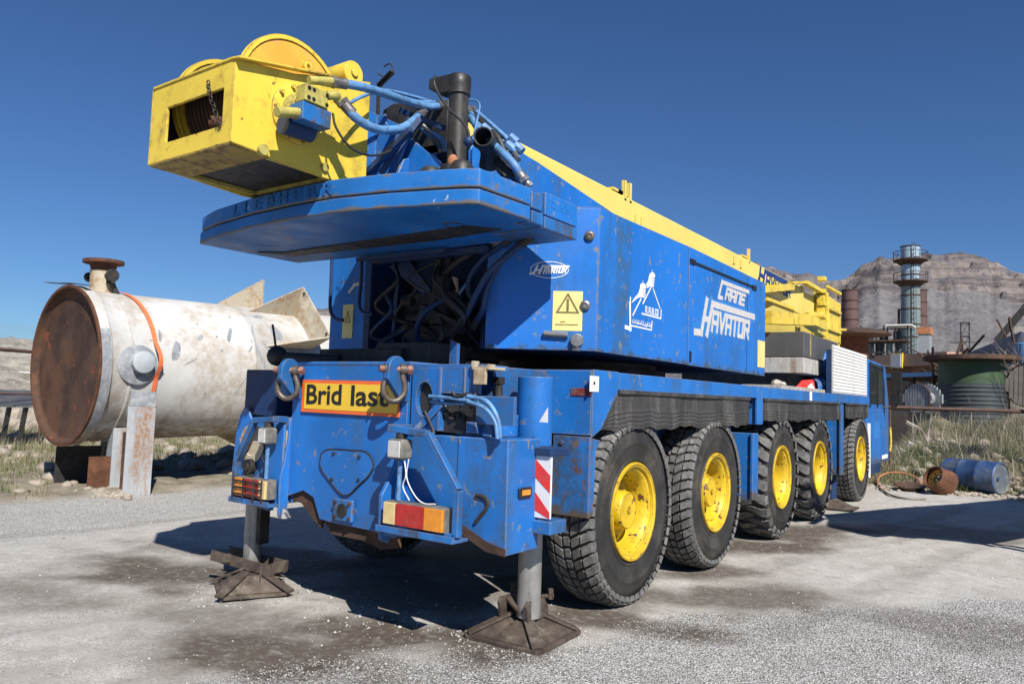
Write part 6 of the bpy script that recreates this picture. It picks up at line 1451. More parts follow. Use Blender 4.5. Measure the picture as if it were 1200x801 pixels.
mb = MB(); s_, q_ = frame(ax); mb.cyl(a_+ax*(Ld-.02)+s_*.12, a_+ax*(Ld+.01)+s_*.12, .04, n=14); mb.build('bung', DRUMB, dm)
# rusty wheel rim leaning on its side
wc = Vector((2.423,13.014,0.0))+Vector((0, .15, .27)); wa = Vector((-.50, -.66, .42)).normalized()
wr_ = thing('scrap_wheel_rim', (wc.x, wc.y, 0), 'rusty scrap wheel rim with orange inside tipped against the drum', 'wheel rim')
MB().lathe([(.205, .17), (.20, .185), (.215, .19), (.225, .175), (.235, .10), (.25, .0), (.27, -.08), (.285, -.14), (.28, -.16), (.265, -.15), (.245, -.08), (.225, .0), (.21, .10), (.205, .17)], wc, wa, 40).build('rim_shell', RUSTM, wr_)
MB().lathe([(.21, .06), (.19, .045), (.12, .04), (.118, .03), (.19, .03), (.21, .04)], wc, wa, 36).build('rim_disc', ORY, wr_)
mb = MB(); s_, q_ = frame(wa)
for k in range(8):
    an = 2*math.pi*k/8; mb.cyl(wc+wa*.045+(s_*math.cos(an)+q_*math.sin(an))*.155, wc+wa*.052+(s_*math.cos(an)+q_*math.sin(an))*.155, .017, n=8)
mb.build('stud_hole', INK, wr_)
# hoop and pan
hc = Vector((1.64,13.495,0.0))+Vector((0, .2, .12))
hp = thing('iron_hoop', (hc.x, hc.y, 0), 'large rusty iron hoop lying tilted on the ground beside the wheel rim', 'hoop')
na_ = Vector((.1, -.45, .9)).normalized(); s_, q_ = frame(na_)
MB().tube([hc+(s_*math.cos(t)+q_*math.sin(t))*.40 for t in np.linspace(0, 2*math.pi, 33)], .018, 8, 0).build('ring', RUSTO, hp)
pn = Vector((1.824,13.293,0.0))+Vector((.05, .15, .06))
o = MB().lathe([(0, -.03), (.20, -.03), (.27, .03), (.29, .05), (.28, .055), (.26, .04), (.19, -.02), (0, -.02)], pn, (.05, -.15, 1), 32).build('rusty_pan', RUSTD, None); tag(o, 'shallow rusty pan lying inside the iron hoop', 'pan')
o = MB().tube([(1.337,13.308,0.02),(1.761,11.994,0.02),(2.102,11.684,0.02),(2.33,11.951,0.02)], .02, 8, 5).build('bent_pipe', WOOD, None); tag(o, 'thin pale bent pipe on the ground before the rusty pan', 'pipe')
# concrete chunks in the weeds
for (p_, sc_, lab) in (((1.233,16.9,0.579), (.16, .12, .13), 'smaller pale concrete block tilted in the weeds'), ((1.38,17.2,0.724), (.18, .12, .16), 'larger pale concrete block tilted beside the smaller one'), ((1.222,19.0,1.198), (.35, .08, .07), 'long pale broken concrete slab sloping in the weeds')):
    sc_ = tuple(v*.62 for v in sc_); mb = MB(); mb.box(-sc_[0], -sc_[1], -sc_[2], sc_[0], sc_[1], sc_[2]); o = mb.build('concrete_block', CONC, None, bev=.02); o.location = p_; o.rotation_euler = (.3, .5, .3); tag(o, lab, 'concrete block', 'concrete pieces in the weeds')

# ================================================================== FENCES
def fence(name, lab, A_, B_, z0, z1, rails, posts, mesh=.075, top=None, drop=None):
    A_ = Vector(A_); B_ = Vector(B_); L_ = (B_-A_).length; d = (B_-A_)/L_
    o = thing(name, tuple((A_+B_)/2), lab, 'fence')
    H_ = z1-z0; V = []; F = []
    n = int((L_+H_)/mesh); w_ = .0013
    nrm = Vector((-d.y, d.x, 0))
    for sgn in (1, -1):
        for k in range(n):
            s0_ = k*mesh-(H_ if sgn > 0 else 0); s1_ = s0_+sgn*H_
            a_, b_ = s0_, s1_; za_, zb2 = z0, z1
            if sgn > 0:
                if a_ < 0: za_ = z0-a_; a_ = 0
                if b_ > L_: zb2 = z1-(b_-L_); b_ = L_
                if a_ > L_ or za_ > z1: continue
            else:
                if a_ > L_: za_ = z0+(a_-L_); a_ = L_
                if b_ < 0: zb2 = z1+b_; b_ = 0
                if za_ > z1 or zb2 < z0: continue
            p0_ = A_+d*a_+Vector((0, 0, za_))+nrm*.003*sgn; p1_ = A_+d*b_+Vector((0, 0, zb2))+nrm*.003*sgn
            t_v = (p1_-p0_).normalized(); e1 = nrm*w_; e2 = t_v.cross(nrm)*w_; m_ = len(V)
            for p_ in (p0_, p1_): V += [p_+e1, p_-e1*.5+e2*.87, p_-e1*.5-e2*.87]
            F += [(m_, m_+3, m_+4, m_+1), (m_+1, m_+4, m_+5, m_+2), (m_+2, m_+5, m_+3, m_)]
    MB().add(V, F).build('wire_mesh', WIRE, o, fix=False, smooth=False)
    for zz, r_ in rails: MB().cyl(A_+Vector((0, 0, zz)), B_+Vector((0, 0, zz)), r_, n=10).build('rail', PIPE, o)
    k = 0
    while k*posts <= L_: p_ = A_+d*(k*posts); MB().cyl(p_, p_+Vector((0, 0, z1+.02)), .03, n=10).build('fence_post', PIPE, o); k += 1
    return o
fa = (-14.25,0.74,1.61); fb_ = (-20.14,13.73,2.09)
fence('chain_link_fence', 'chain-link fence with rusty rail behind the rusty end of the vessel', (fa[0], fa[1], 0), (fb_[0], fb_[1], 0), 0, 2.95, ((2.32, .045), (1.3, .025)), 4.3, mesh=.10)
fc = (1.2, 15.4, 0); fd = (9.5, 17.2, 0)
fence('chain_link_fence', 'low chain-link fence with brown top pipe in the weeds behind the drum', fc, fd, .05, 1.66, ((1.67, .045),), 4.1)

# ================================================================== LEFT BACKGROUND
o = thing('steel_table', (-17.37,4.2,0.44)[:2]+(0,), 'low grey sheet on thin legs left of the rusty vessel end', 'table')
c_ = [(-16.74,2.94,1.24), (-15.71,4.31,0.97), (-18.44,5.57,0.83), (-19.6,3.86,1.28)]
mb = MB(); zs_ = (.98, .98, 1.33, 1.33); mb.hexa([(p[0], p[1], z_) for p, z_ in zip(c_, zs_)]+[(p[0], p[1], z_+.03) for p, z_ in zip(c_, zs_)]); mb.build('table_top', DGREY, o)
for p in ((-16.38,3.98,0.49), (-16.07,4.22,0.5), (-16.62,3.3,0.49)): MB().bar((p[0], p[1], 0), (p[0]+.12, p[1]+.06, .98), .09, .09, up=(1, 0, 0)).build('leg', BLK, o)
# distant shed and rubble piles
# rising stony ground beyond the left fence
ha = np.radians(np.arange(-100, -38, .35)); hr = np.linspace(24, 110, 110); HA, HR = np.meshgrid(ha, hr); HX = 4.2+np.sin(HA)*HR; HY = -3.8+np.cos(HA)*HR
HZ = smooth01((HR-24)/80)*6.3*(.55+.45*smooth01((-38-np.degrees(HA))/10))+(fbm(HX*.22, HY*.22, 5, 131)-.5)*1.3*smooth01((HR-26)/12)+(fbm(HX*1.1, HY*1.1, 4, 132)-.5)*.5-.25
kh = np.arange(HX.size).reshape(HX.shape)
hl = np_mesh('hillside', np.stack([HX.ravel(), HY.ravel(), HZ.ravel()], -1), np.stack([kh[:-1, :-1], kh[:-1, 1:], kh[1:, 1:], kh[1:, :-1]], -1).reshape(-1, 4), mat('stony_soil', (.36, .325, .275), .95, var=.25, vscale=.5, dirt=(.13, .12, .08), dirt_amt=.6, dscale=.9, chips=(.55, .54, .52), chip_amt=.5, cscale=1.6, bump=1., bscale=5), smooth=True); hl['kind'] = 'structure'
q = (-51.78,17.8,1.92); zs_ = (-51.77,17.83,1.59)[2]; zt2_ = (-51.78,17.79,2.21)[2]
o = thing('shed', (q[0], q[1], zs_-1), 'small distant white shed behind the chain-link fence on the left', 'shed')
MB().box(q[0]-.85, q[1]-1., zs_-1, q[0]+.85, q[1]+1., zt2_-.2).build('wall', LIME, o); MB().py([(q[0]-1., zt2_-.2), (q[0]+1., zt2_-.2), (q[0]+.6, zt2_), (q[0]-.6, zt2_)], q[1]-1.1, q[1]+1.1).build('roof', WHITE, o)
def rocks(name, n, region, smin, smax, m, seed, lab=None):
    """scattered lumps as one mesh (jittered octahedra subdivided once)"""
    r_ = np.random.default_rng(seed)
    base = np.array([(1, 0, 0), (-1, 0, 0), (0, 1, 0), (0, -1, 0), (0, 0, 1), (0, 0, -1)], float); f_ = np.array([(0, 2, 4), (2, 1, 4), (1, 3, 4), (3, 0, 4), (2, 0, 5), (1, 2, 5), (3, 1, 5), (0, 3, 5)])
    mid = {}; V0 = list(map(tuple, base)); F0 = []
    def mp(a_, b_):
        k = (min(a_, b_), max(a_, b_))
        if k not in mid: p = (np.array(V0[a_])+np.array(V0[b_])); p = p/np.linalg.norm(p)*.93; V0.append(tuple(p)); mid[k] = len(V0)-1
        return mid[k]
    if smax > .03:
        for a_, b_, c_ in f_:
            ab, bc, ca = mp(a_, b_), mp(b_, c_), mp(c_, a_); F0 += [(a_, ab, ca), (ab, b_, bc), (ca, bc, c_), (ab, bc, ca)]
    else: F0 = [tuple(q_) for q_ in f_]
    V0 = np.array(V0); F0 = np.array(F0); k = len(V0)
    px_, py_, pz_ = region(r_, n); n = len(px_)
    s = smin+(smax-smin)*r_.random(n)**3
    jit = V0[None]*(1+(r_.random((n, k, 1))-.5)*.45)*np.stack([s*(.7+.6*r_.random(n)), s*(.7+.6*r_.random(n)), s*(.45+.4*r_.random(n))], -1)[:, None]
    an = r_.random(n)*6.28; c_, s_ = np.cos(an)[:, None], np.sin(an)[:, None]
    xr = jit[..., 0]*c_-jit[..., 1]*s_; yr = jit[..., 0]*s_+jit[..., 1]*c_
    Vv = np.stack([xr+px_[:, None], yr+py_[:, None], jit[..., 2]+pz_[:, None]+(s*.15)[:, None]], -1).reshape(-1, 3)
    Ff = (F0[None]+(np.arange(n)*k)[:, None, None]).reshape(-1, 3)
    o_ = np_mesh(name, Vv, Ff, m); o_['kind'] = 'stuff'
    if lab: tag(o_, lab[0], lab[1])
    return o_
def cam_region(pmin, pmax, dmin, dmax, test=None, power=1.):
    def f_(r_, n):
        a_ = np.radians(pmin+(pmax-pmin)*r_.random(n)); d_ = dmin+(dmax-dmin)*r_.random(n)**power
        x_ = 4.2+np.sin(a_)*d_; y_ = -3.8+np.cos(a_)*d_
        if test is not None: k = test(x_, y_, r_); x_, y_ = x_[k], y_[k]
        return x_, y_, gsample(GZ, x_, y_)
    return f_
def is_gravel(x_, y_, r_): return r_.random(len(x_)) < gsample(GRAV, x_, y_)*.98+.012
rocks('gravel', 130000, cam_region(-72, 3, 2.6, 7.2, is_gravel, 1.), .0028, .0075, STONE, 11, ('loose light grey gravel across the near yard', 'gravel'))
rocks('pebbles', 5200, cam_region(-75, 4, 3, 18, lambda x_, y_, r_: (x_ > -7.5) & (r_.random(len(x_)) < .35+.5*(fbm(x_*.9, y_*.9, 3, 77) > .52)), .9), .003, .015, STONE, 12, ('scattered pebbles on the dusty yard', 'pebbles'))
q = (0.376,0.377,0.0)
rocks('pebbles', 210, lambda r_, n: ((lambda x_, y_: (x_, y_, gsample(GZ, x_, y_)))(q[0]+r_.normal(0, .42, n), q[1]+r_.normal(0, .22, n)-.1)), .005, .020, STONE, 13, ('scatter of white pebbles on the damp patch before the crane', 'pebbles'))
rocks('rubble', 650, lambda r_, n: ((lambda x_, y_: (x_, y_, gsample(GZ, x_, y_)))(-22+14*r_.random(n), 1+14*r_.random(n))), .03, .30, ROCK, 14, ('pale rubble strewn behind the rusty end of the vessel', 'rubble'))
rocks('rubble', 900, lambda r_, n: ((lambda x_, y_: (x_, y_, gsample(GZ, x_, y_)))(-60+38*r_.random(n), 6+30*r_.random(n))), .1, .7, ROCK, 15, ('larger pale rubble beyond the left fence', 'rubble'))
rocks('pebbles', 700, lambda r_, n: ((lambda a_, k_: ((lambda x_, y_: (x_, y_, gsample(GZ, x_, y_)))(np.where(k_ < .5, 1.27, -1.02)+np.cos(a_)*(.34+.16*r_.random(n)), np.where(k_ < .5, .54, .03)+np.sin(a_)*(.34+.16*r_.random(n)))))(r_.random(n)*6.28, r_.random(n))), .003, .014, STONE, 19, ('grit pushed up round the outrigger pads', 'pebbles'))
q = (-7.205,1.863,0.0)
rocks('rubble', 160, lambda r_, n: ((lambda x_, y_: (x_, y_, x_*0+.01))(q[0]+r_.normal(.25, .25, n), q[1]+r_.normal(-.02, .12, n))), .015, .09, ROCK, 16, ('crumbled earth heaped at the foot of the support posts', 'rubble'))
rocks('rubble', 900, lambda r_, n: ((lambda x_, y_: (x_, y_, gsample(GZ, x_, y_)))(1.2+4.5*r_.random(n), 12.6+1.1*r_.random(n)+.5)), .008, .07, ROCK, 17, ('broken buff stones along the edge of the weeds', 'rubble'))
rocks('rubble', 420, lambda r_, n: ((lambda x_, y_: (x_, y_, (.62*smooth01((y_-(x_-2)*.30-14.3)/2.6)+.95*smooth01((y_-(x_-2)*.30-17.2)/3.6))*smooth01((x_-.2)/1.5)))(1.4+4.6*r_.random(n), 14.3+4.2*r_.random(n))), .04, .22, ROCK, 18, ('pale rubble half buried in the weeds behind the drum', 'rubble'))

# ================================================================== VEGETATION
def blades(name, m, X_, Y_, Z_, h0, h1, w_, lean, seed, lab):
    r_ = np.random.default_rng(seed); n = len(X_); h = h0+(h1-h0)*r_.random(n)**1.6; a_ = r_.random(n)*6.28; l_ = lean*r_.random(n)*h; b_ = r_.random(n)*6.28
    dx, dy = np.cos(a_)*w_, np.sin(a_)*w_; lx, ly = np.cos(b_)*l_, np.sin(b_)*l_
    V = np.stack([np.stack([X_-dx, Y_-dy, Z_-.02], -1), np.stack([X_+dx, Y_+dy, Z_-.02], -1), np.stack([X_+dx*.7+lx*.35, Y_+dy*.7+ly*.35, Z_+h*.55], -1), np.stack([X_-dx*.7+lx*.35, Y_-dy*.7+ly*.35, Z_+h*.55], -1), np.stack([X_+lx, Y_+ly, Z_+h], -1)], 1).reshape(-1, 3)
    k = np.arange(n)[:, None]*5; F = np.concatenate([k+np.array([0, 1, 2]), k+np.array([0, 2, 3]), k+np.array([3, 2, 4])], 0)
    o_ = np_mesh(name, V, F, m); o_['kind'] = 'stuff'; tag(o_, *lab); return o_
def leafmat(name, c1, c2):
    m = bpy.data.materials.new(name); m.use_nodes = True; t = m.node_tree; N = t.nodes; b = N['Principled BSDF']; b.inputs['Roughness'].default_value = .8; b.inputs['Specular IOR Level'].default_value = .2
    g_ = N.new('ShaderNodeNewGeometry'); x_ = N.new('ShaderNodeMix'); x_.data_type = 'RGBA'; x_.inputs[6].default_value = (*c1, 1); x_.inputs[7].default_value = (*c2, 1)
    t.links.new(g_.outputs['Random Per Island'], x_.inputs[0]); t.links.new(x_.outputs[2], b.inputs['Base Color']); return m
DRY = leafmat('dry_straw', (.15, .13, .075), (.38, .345, .235)); WEED = leafmat('olive_weed', (.06, .078, .022), (.17, .185, .07)); PALE = leafmat('pale_stalk', (.34, .31, .25), (.50, .47, .39))
# low earth bank behind the drum
bx = np.linspace(-3, 40, 160); by = np.concatenate([np.linspace(13.9, 20, 50), np.linspace(20.5, 34, 16)]); BX, BY = np.meshgrid(bx, by)
yb = BY-(BX-2)*.30
BZ = (.62*smooth01((yb-14.3)/2.6)+.95*smooth01((yb-17.2)/3.6))*smooth01((BX-.2)/1.5)+(fbm(BX*1.2, BY*1.2, 4, 55)-.5)*.30-.04
BZ = np.where(yb < 14.1, -.3, BZ); kk = np.arange(BX.size).reshape(BX.shape)
bk = np_mesh('earth_bank', np.stack([BX.ravel(), BY.ravel(), BZ.ravel()], -1), np.stack([kk[:-1, :-1], kk[:-1, 1:], kk[1:, 1:], kk[1:, :-1]], -1).reshape(-1, 4), mat('bank_soil', (.20, .165, .115), .95, var=.3, vscale=2, dirt=(.10, .09, .05), dirt_amt=.5, dscale=3, bump=.8, bscale=12), smooth=True); bk['kind'] = 'structure'
def bank_pts(n, seed, y0=13.9, y1=20., x0=.6, x1=9.):
    r_ = np.random.default_rng(seed); X_ = x0+(x1-x0)*r_.random(n); Y_ = y0+(y1-y0)*r_.random(n)+(X_-2)*.30
    keep = fbm(X_*1.1, Y_*1.1, 3, seed)+.25*r_.random(n) > .565; X_, Y_ = X_[keep], Y_[keep]
    yb_ = Y_-(X_-2)*.30; return X_, Y_, (.62*smooth01((yb_-14.3)/2.6)+.95*smooth01((yb_-17.2)/3.6))*smooth01((X_-.2)/1.5)-.05
X_, Y_, Z_ = bank_pts(60000, 3); blades('dry_grass', DRY, X_, Y_, Z_, .05, .44, .0045, 1.1, 5, ('tall dry straw-coloured weeds behind the drum', 'dry grass'))
X_, Y_, Z_ = bank_pts(60000, 8, 13.8, 19.5); blades('green_weeds', WEED, X_, Y_, Z_, .04, .36, .006, .9, 6, ('low olive green weeds around the drum', 'weeds'))
X_, Y_, Z_ = bank_pts(1100, 9, 14.4, 20.); blades('pale_stalks', PALE, X_, Y_, Z_, .3, 1.05, .006, .7, 7, ('tall pale dead stalks standing among the weeds', 'stalks'))
def left_pts(n, seed, thr):
    r_ = np.random.default_rng(seed); X_ = -24+17*r_.random(n); Y_ = -1+17*r_.random(n); k = (fbm(X_*.7, Y_*.7, 4, seed)+.15*r_.random(n) > thr) & (X_ < -6.9+(Y_-.4)*.1) & ~((X_ > -9.6) & (Y_ > 1.2)); X_, Y_ = X_[k], Y_[k]; return X_, Y_, gsample(GZ, X_, Y_)
X_, Y_, Z_ = left_pts(70000, 4, .60); blades('green_weeds', WEED, X_, Y_, Z_, .03, .20, .006, .7, 8, ('patchy green weeds on the soil left of the vessel', 'weeds'))
X_, Y_, Z_ = left_pts(60000, 6, .60); blades('dry_grass', DRY, X_, Y_, Z_, .04, .32, .005, .7, 9, ('patchy dry grass on the soil left of the vessel', 'dry grass'))

def bare_tree(loc, h, seed, lab, grp='bare trees beyond the right fence', m=BARK, spread=.45):
    r_ = random.Random(seed); root = thing('bare_tree', loc, lab, 'tree', grp); tr = MB(); cr = MB()
    def grow(p, d, L_, r0, lev):
        q_ = [p]; n = 4; dd = Vector(d)
        for k in range(n): dd = (dd+Vector((r_.uniform(-.22, .22), r_.uniform(-.22, .22), r_.uniform(-.03, .12)))).normalized(); q_.append(q_[-1]+dd*L_/n)
        rs = [r0*(1-.5*k/n) for k in range(n+1)]
        (tr if lev < 1 else cr).tube(q_, rs, 5 if lev < 2 else 3, 0, cap=False)
        if lev < 4:
            for k in range(r_.randint(3, 5) if lev < 3 else 3):
                t = r_.uniform(.35, 1.); i = min(n-1, int(t*n)); b_ = q_[i].lerp(q_[i+1], t*n-i); s_, u_ = frame(dd); an = r_.uniform(0, 6.28); nd = (dd+(s_*math.cos(an)+u_*math.sin(an))*r_.uniform(spread, spread*2)).normalized(); grow(b_, nd, L_*r_.uniform(.5, .75), r0*.5, lev+1)
    grow(Vector(loc), (0, 0, 1), h*.45, h*.014, 0)
    tr.build('trunk', m, root, fix=False); cr.build('crown', m, root, fix=False); return root
for k, (px_, D_, h_, lab) in enumerate((((0.76,30.03,1.67), 0, 4.6, 'leafless pale tree rising just right of the tall chimney'), ((1.11,32.07,1.7), 0, 4.2, 'leafless shrubby tree between the chimney and the pylon'), ((2.27,26.14,1.71), 0, 3.6, 'small leafless tree right of the pylon'), ((2.94,24.17,1.72), 0, 4.2, 'forked leafless tree in front of the dull blue sheet'), ((3.38,27.19,1.75), 0, 4.6, 'leafless tree at the far right behind the wooden reel'), ((-0.16,33.95,1.66), 0, 4.4, 'thin leafless tree directly behind the chimney foot'), ((4.19,20.2,1.75), 0, 4.5, 'leafless tree beyond the right edge of the weeds'))):
    bare_tree((px_[0], px_[1], 0), h_, 20+k, lab)

# ================================================================== INDUSTRIAL BACKGROUND (right)
def fz(p): return (p[0], p[1], 0)
def chimney(px_w, ztop, rad, mats, rings, lab, platforms=(), name='chimney'):
    o = thing(name, fz(px_w), lab, 'chimney'); x0, y0 = px_w[0], px_w[1]
    segs = len(rings)-1
    for i in range(segs):
        MB().lathe([(rad[i], rings[i]), (rad[i]*1.0, rings[i+1]-.02*1)], (x0, y0, 0), (0, 0, 1), 32).build('shell_section', mats[i % len(mats)] if len(mats) > 1 else mats[0], o)
        MB().lathe([(rad[i]+.0, rings[i+1]-.12), (rad[i]+.05, rings[i+1]-.10), (rad[i]+.05, rings[i+1]+.02), (rad[i]-.1, rings[i+1]+.04)], (x0, y0, 0), (0, 0, 1), 32).build('flange_ring', RUSTD, o)
    for zp, rp_ in platforms:
        mb = MB(); mb.lathe([(rp_*.3, zp-.02), (rp_, zp), (rp_, zp+.12), (rp_*.3, zp+.14)], (x0, y0, 0), (0, 0, 1), 28)
        mb.lathe([(rp_*.55, zp-.5), (rp_*.9, zp-.02)], (x0, y0, 0), (0, 0, 1), 12)
        for k in range(14):
            an = 2*math.pi*k/14; mb.bar((x0+rp_*math.cos(an), y0+rp_*math.sin(an), zp+.1), (x0+rp_*math.cos(an), y0+rp_*math.sin(an), zp+1.0), .05, .05, up=(1, 0, 0))
        mb.lathe([(rp_-.03, zp+.98), (rp_+.03, zp+.98), (rp_+.03, zp+1.04), (rp_-.03, zp+1.04), (rp_-.03, zp+.98)], (x0, y0, 0), (0, 0, 1), 28)
        mb.build('gallery', RUSTD, o)
    return o
DC1 = 95.
cb, c_t = (-8.36,90.37,7.83), (-8.43,90.36,19.9)
pz = lambda t: t
zz = [7.83,9.75,11.19,12.92,14.46,16.01,16.79,18.63,20.0]
ch_ = chimney(cb, c_t[2], [.98]*5+[.96]*3+[1.0], [TEAL, TEAL, TEAL, TEAL, TEAL, TEAL, SKYB, SKYB, SKYB], [0]+zz, 'tall teal grey steel chimney with two round galleries', platforms=((zz[5]-.1, 1.75), (zz[7]-.3, 1.75)))
mb = MB(); lx, ly = cb[0]+.45, cb[1]-1.02
for e_ in (-.22, .22): mb.bar((lx+e_, ly, 1), (lx+e_, ly, zz[-1]), .05, .05, up=(1, 0, 0))
for k in range(int(zz[-1]/.6)): mb.bar((lx-.22, ly, 1+k*.6), (lx+.22, ly, 1+k*.6), .04, .04)
mb.cyl((cb[0]-1.15, cb[1]-.3, 0), (cb[0]-1.15, cb[1]-.3, zz[3]), .14, n=10); mb.build('ladder', MACH, ch_)
cb2 = (-12.53,79.54,8.47); z2 = [9.54,10.78,11.85,12.74,13.81]
chimney(cb2, z2[-1], [.80]*6, [CHRUST], [0]+z2, 'brown rusted chimney standing left of the tall teal one')
cb3 = (-8.63,99.41,9.99); z3 = [11.24,13.12,14.8,16.27]
chimney(cb3, z3[-1], [.85]*5, [CHRUST], [0]+z3, 'brown rusted chimney half hidden behind the teal one')
# mushroom shaped rusty vent
q = (-4.68,41.33,5.33); zt_ = (-4.55,41.36,5.85)[2]; zb_ = zt_-.35
o = thing('rusty_vent', fz(q), 'rusty mushroom-topped vessel behind the crane cab', 'vessel')
MB().lathe([(0, zt_+.25), (.8, zt_+.2), (1.75, zt_), (1.95, zt_-.08), (1.95, zt_-.18), (.9, zt_-.3), (.75, zt_-.35)], (q[0], q[1], 0), (0, 0, 1), 36).build('cap', RUSTD, o)
MB().cyl((q[0], q[1], 0), (q[0], q[1], zt_-.3), .78, n=28).build('body', RUSTM, o)
# process platform
q = (-8.47,75.19,8.07); o = thing('process_platform', fz(q), 'small steel process platform with dark roof left of the teal chimney', 'structure')
zt0, zt1, zt2_ = [9.54,8.31,8.07]
mb = MB()
for i in range(5):
    for j in range(2): mb.bar((q[0]-2+i*1.0, q[1]-1+j*2, 0), (q[0]-2+i*1.0, q[1]-1+j*2, zt0-.3*(i % 2)), .12, .12, up=(1, 0, 0))
for zz_ in (zt2_-.2, zt2_-1.1, zt0-.4): mb.bar((q[0]-2.1, q[1]-1, zz_), (q[0]+2.1, q[1]-1, zz_), .1, .1)
mb.build('steel_frame', MACH, o)
MB().pz([(q[0]-2.9, q[1]-1.4), (q[0]+2., q[1]-1.4), (q[0]+2., q[1]+1.4), (q[0]-2.9, q[1]+1.4)], zt2_-.1, zt2_+.05).build('deck', RUSTD, o)
MB().box(q[0]+.2, q[1]-1.3, zt0-.1, q[0]+2.4, q[1]+1.3, zt0+.02).build('roof', WHITE, o)
for i in range(3): MB().cyl((q[0]-1.4+i*1.2, q[1], zt2_), (q[0]-1.4+i*1.2, q[1], zt2_+1.0), .35, n=16).build('vessel', MACH, o)
for i in range(4): MB().cyl((q[0]-1.2+i*.8, q[1]-.6, 0), (q[0]-1.2+i*.8, q[1]-.6, zt2_-.2), .28, n=14).build('column', GREENL if i % 2 else TEAL, o)
# red brick hut right of chimney
q = (-6.15,83.59,9.93); zt_ = (-6.15,83.59,9.49)[2]
o = thing('hut', fz(q), 'small red roofed hut behind the foot of the chimneys', 'hut'); MB().box(q[0]-.5, q[1]-1, 0, q[0]+.5, q[1]+1, zt_-.1).build('wall', GALV, o); MB().box(q[0]-.6, q[1]-1.1, zt_-.1, q[0]+.6, q[1]+1.1, zt_+.6).build('roof', RUSTO, o)
# workshop building with tan fascia
D_ = 40
wa_, wb_ = (-3.08,35.53,3.2), (0.22,32.99,3.13); zf1, zf0 = (-1.56,34.77,4.13)[2], (-1.56,34.77,3.58)[2]
wu = (Vector(fz(wb_))-Vector(fz(wa_))).normalized(); wv = Vector((-wu.y, wu.x, 0)); WL = (Vector(fz(wb_))-Vector(fz(wa_))).length
o = thing('workshop', fz(wa_), 'low workshop building with tan fascia and brown walls behind the cab', 'building')
A3 = Vector(fz(wa_))
def wbx(a_, b_, d0_, d1_, z0_, z1_): return MB().prism([A3+wu*a_+wv*d0_+Vector((0, 0, z0_)), A3+wu*b_+wv*d0_+Vector((0, 0, z0_)), A3+wu*b_+wv*d1_+Vector((0, 0, z0_)), A3+wu*a_+wv*d1_+Vector((0, 0, z0_))], (0, 0, z1_-z0_))
wbx(-6, WL+.5, .3, 5, 0, zf0+.02).build('wall', BRICK, o); wbx(-6, WL+.6, 0, 5.3, zf0, zf1).build('fascia', TAN, o)
for a_ in (-4.6, -2.4, -.4, 1.6, 3.): wbx(a_, a_+.9, .26, .32, 1.3, zf0-.25).build('window', GLASS, o)
s0_, s1_ = WL*.425, WL*.59
sg = thing('shop_sign', tuple(A3+wu*s0_+Vector((0, 0, zf0))), 'white rectangular sign board on the tan fascia', 'sign')
wbx(s0_, s1_, -.10, -.02, zf0-.08, zf1+.04).build('board_frame', SIGNY, sg); wbx(s0_+.05, s1_-.05, -.13, -.101, zf0-.03, zf1).build('board', WHITE, sg)
# open shelter with blue roof edge
wa_, wb_ = (0.22,21.89,2.66), (1.52,20.55,2.62); A3 = Vector(fz(wa_)); wu = (Vector(fz(wb_))-A3).normalized(); WL = (Vector(fz(wb_))-A3).length; wv = Vector((-wu.y, wu.x, 0)); zr = (0.9,20.98,2.66)[2]
o = thing('open_shelter', fz(wa_), 'open dark shelter with a light blue roof edge behind the weeds', 'shelter')
wbx(-1.5, WL, -.05, .05, zr-.06, zr+.06).build('roof_edge', BLUR, o); wbx(-1.5, WL, .05, 4, zr-.08, zr-.02).build('roof', RUSTD, o); wbx(-1.5, WL, 3.9, 4, 0, zr-.1).build('back_wall', GREENL, o)
for a_ in (-1.4, WL*.5, WL-.1): wbx(a_, a_+.08, .0, .08, 0, zr-.08).build('post', RUSTD, o)
# cable reels
def reel(loc, r_, wd, ax, m, lab):
    o = thing('cable_reel', loc, lab, 'cable reel', 'cable reels beyond the fence'); c_ = Vector(loc)+Vector((0, 0, r_)); ax = Vector(ax).normalized(); s_, u_ = frame(ax)
    for e_ in (-1, 1):
        for k in range(-5, 6):   # planks of the flange
            w0_, w1_ = k*r_*2/11-r_/11+.008, k*r_*2/11+r_/11-.008; h0_ = math.sqrt(max(.01, r_*r_-(abs(k*r_*2/11)+r_/11*.7)**2)) if abs(k) < 5 else r_*.30
            MB().prism([c_+ax*e_*wd/2+s_*w0_-u_*h0_, c_+ax*e_*wd/2+s_*w1_-u_*h0_, c_+ax*e_*wd/2+s_*w1_+u_*h0_, c_+ax*e_*wd/2+s_*w0_+u_*h0_], ax*e_*.05).build('plank', m, o)
    MB().cyl(c_-ax*wd/2, c_+ax*wd/2, r_*.5, n=24).build('core', m, o); MB().lathe([(r_*.97, -.0), (r_, 0), (r_, .07), (r_*.97, .07)], c_+ax*wd/2, ax, 36).build('rim_band', RUSTD, o)
    return o
q = (3.98,16.2,1.9); reel((q[0]+.0, q[1]-.0, 1.72), .50, .6, (-.35, -.93, .08), WOOD, 'grey wooden cable reel at the right edge behind the fence')
q = (1.55,18.04,1.86); reel((q[0], q[1], 1.55), .38, .45, (-.42, -.90, 0), GALV, 'pale cable reel standing under the blue-edged shelter')
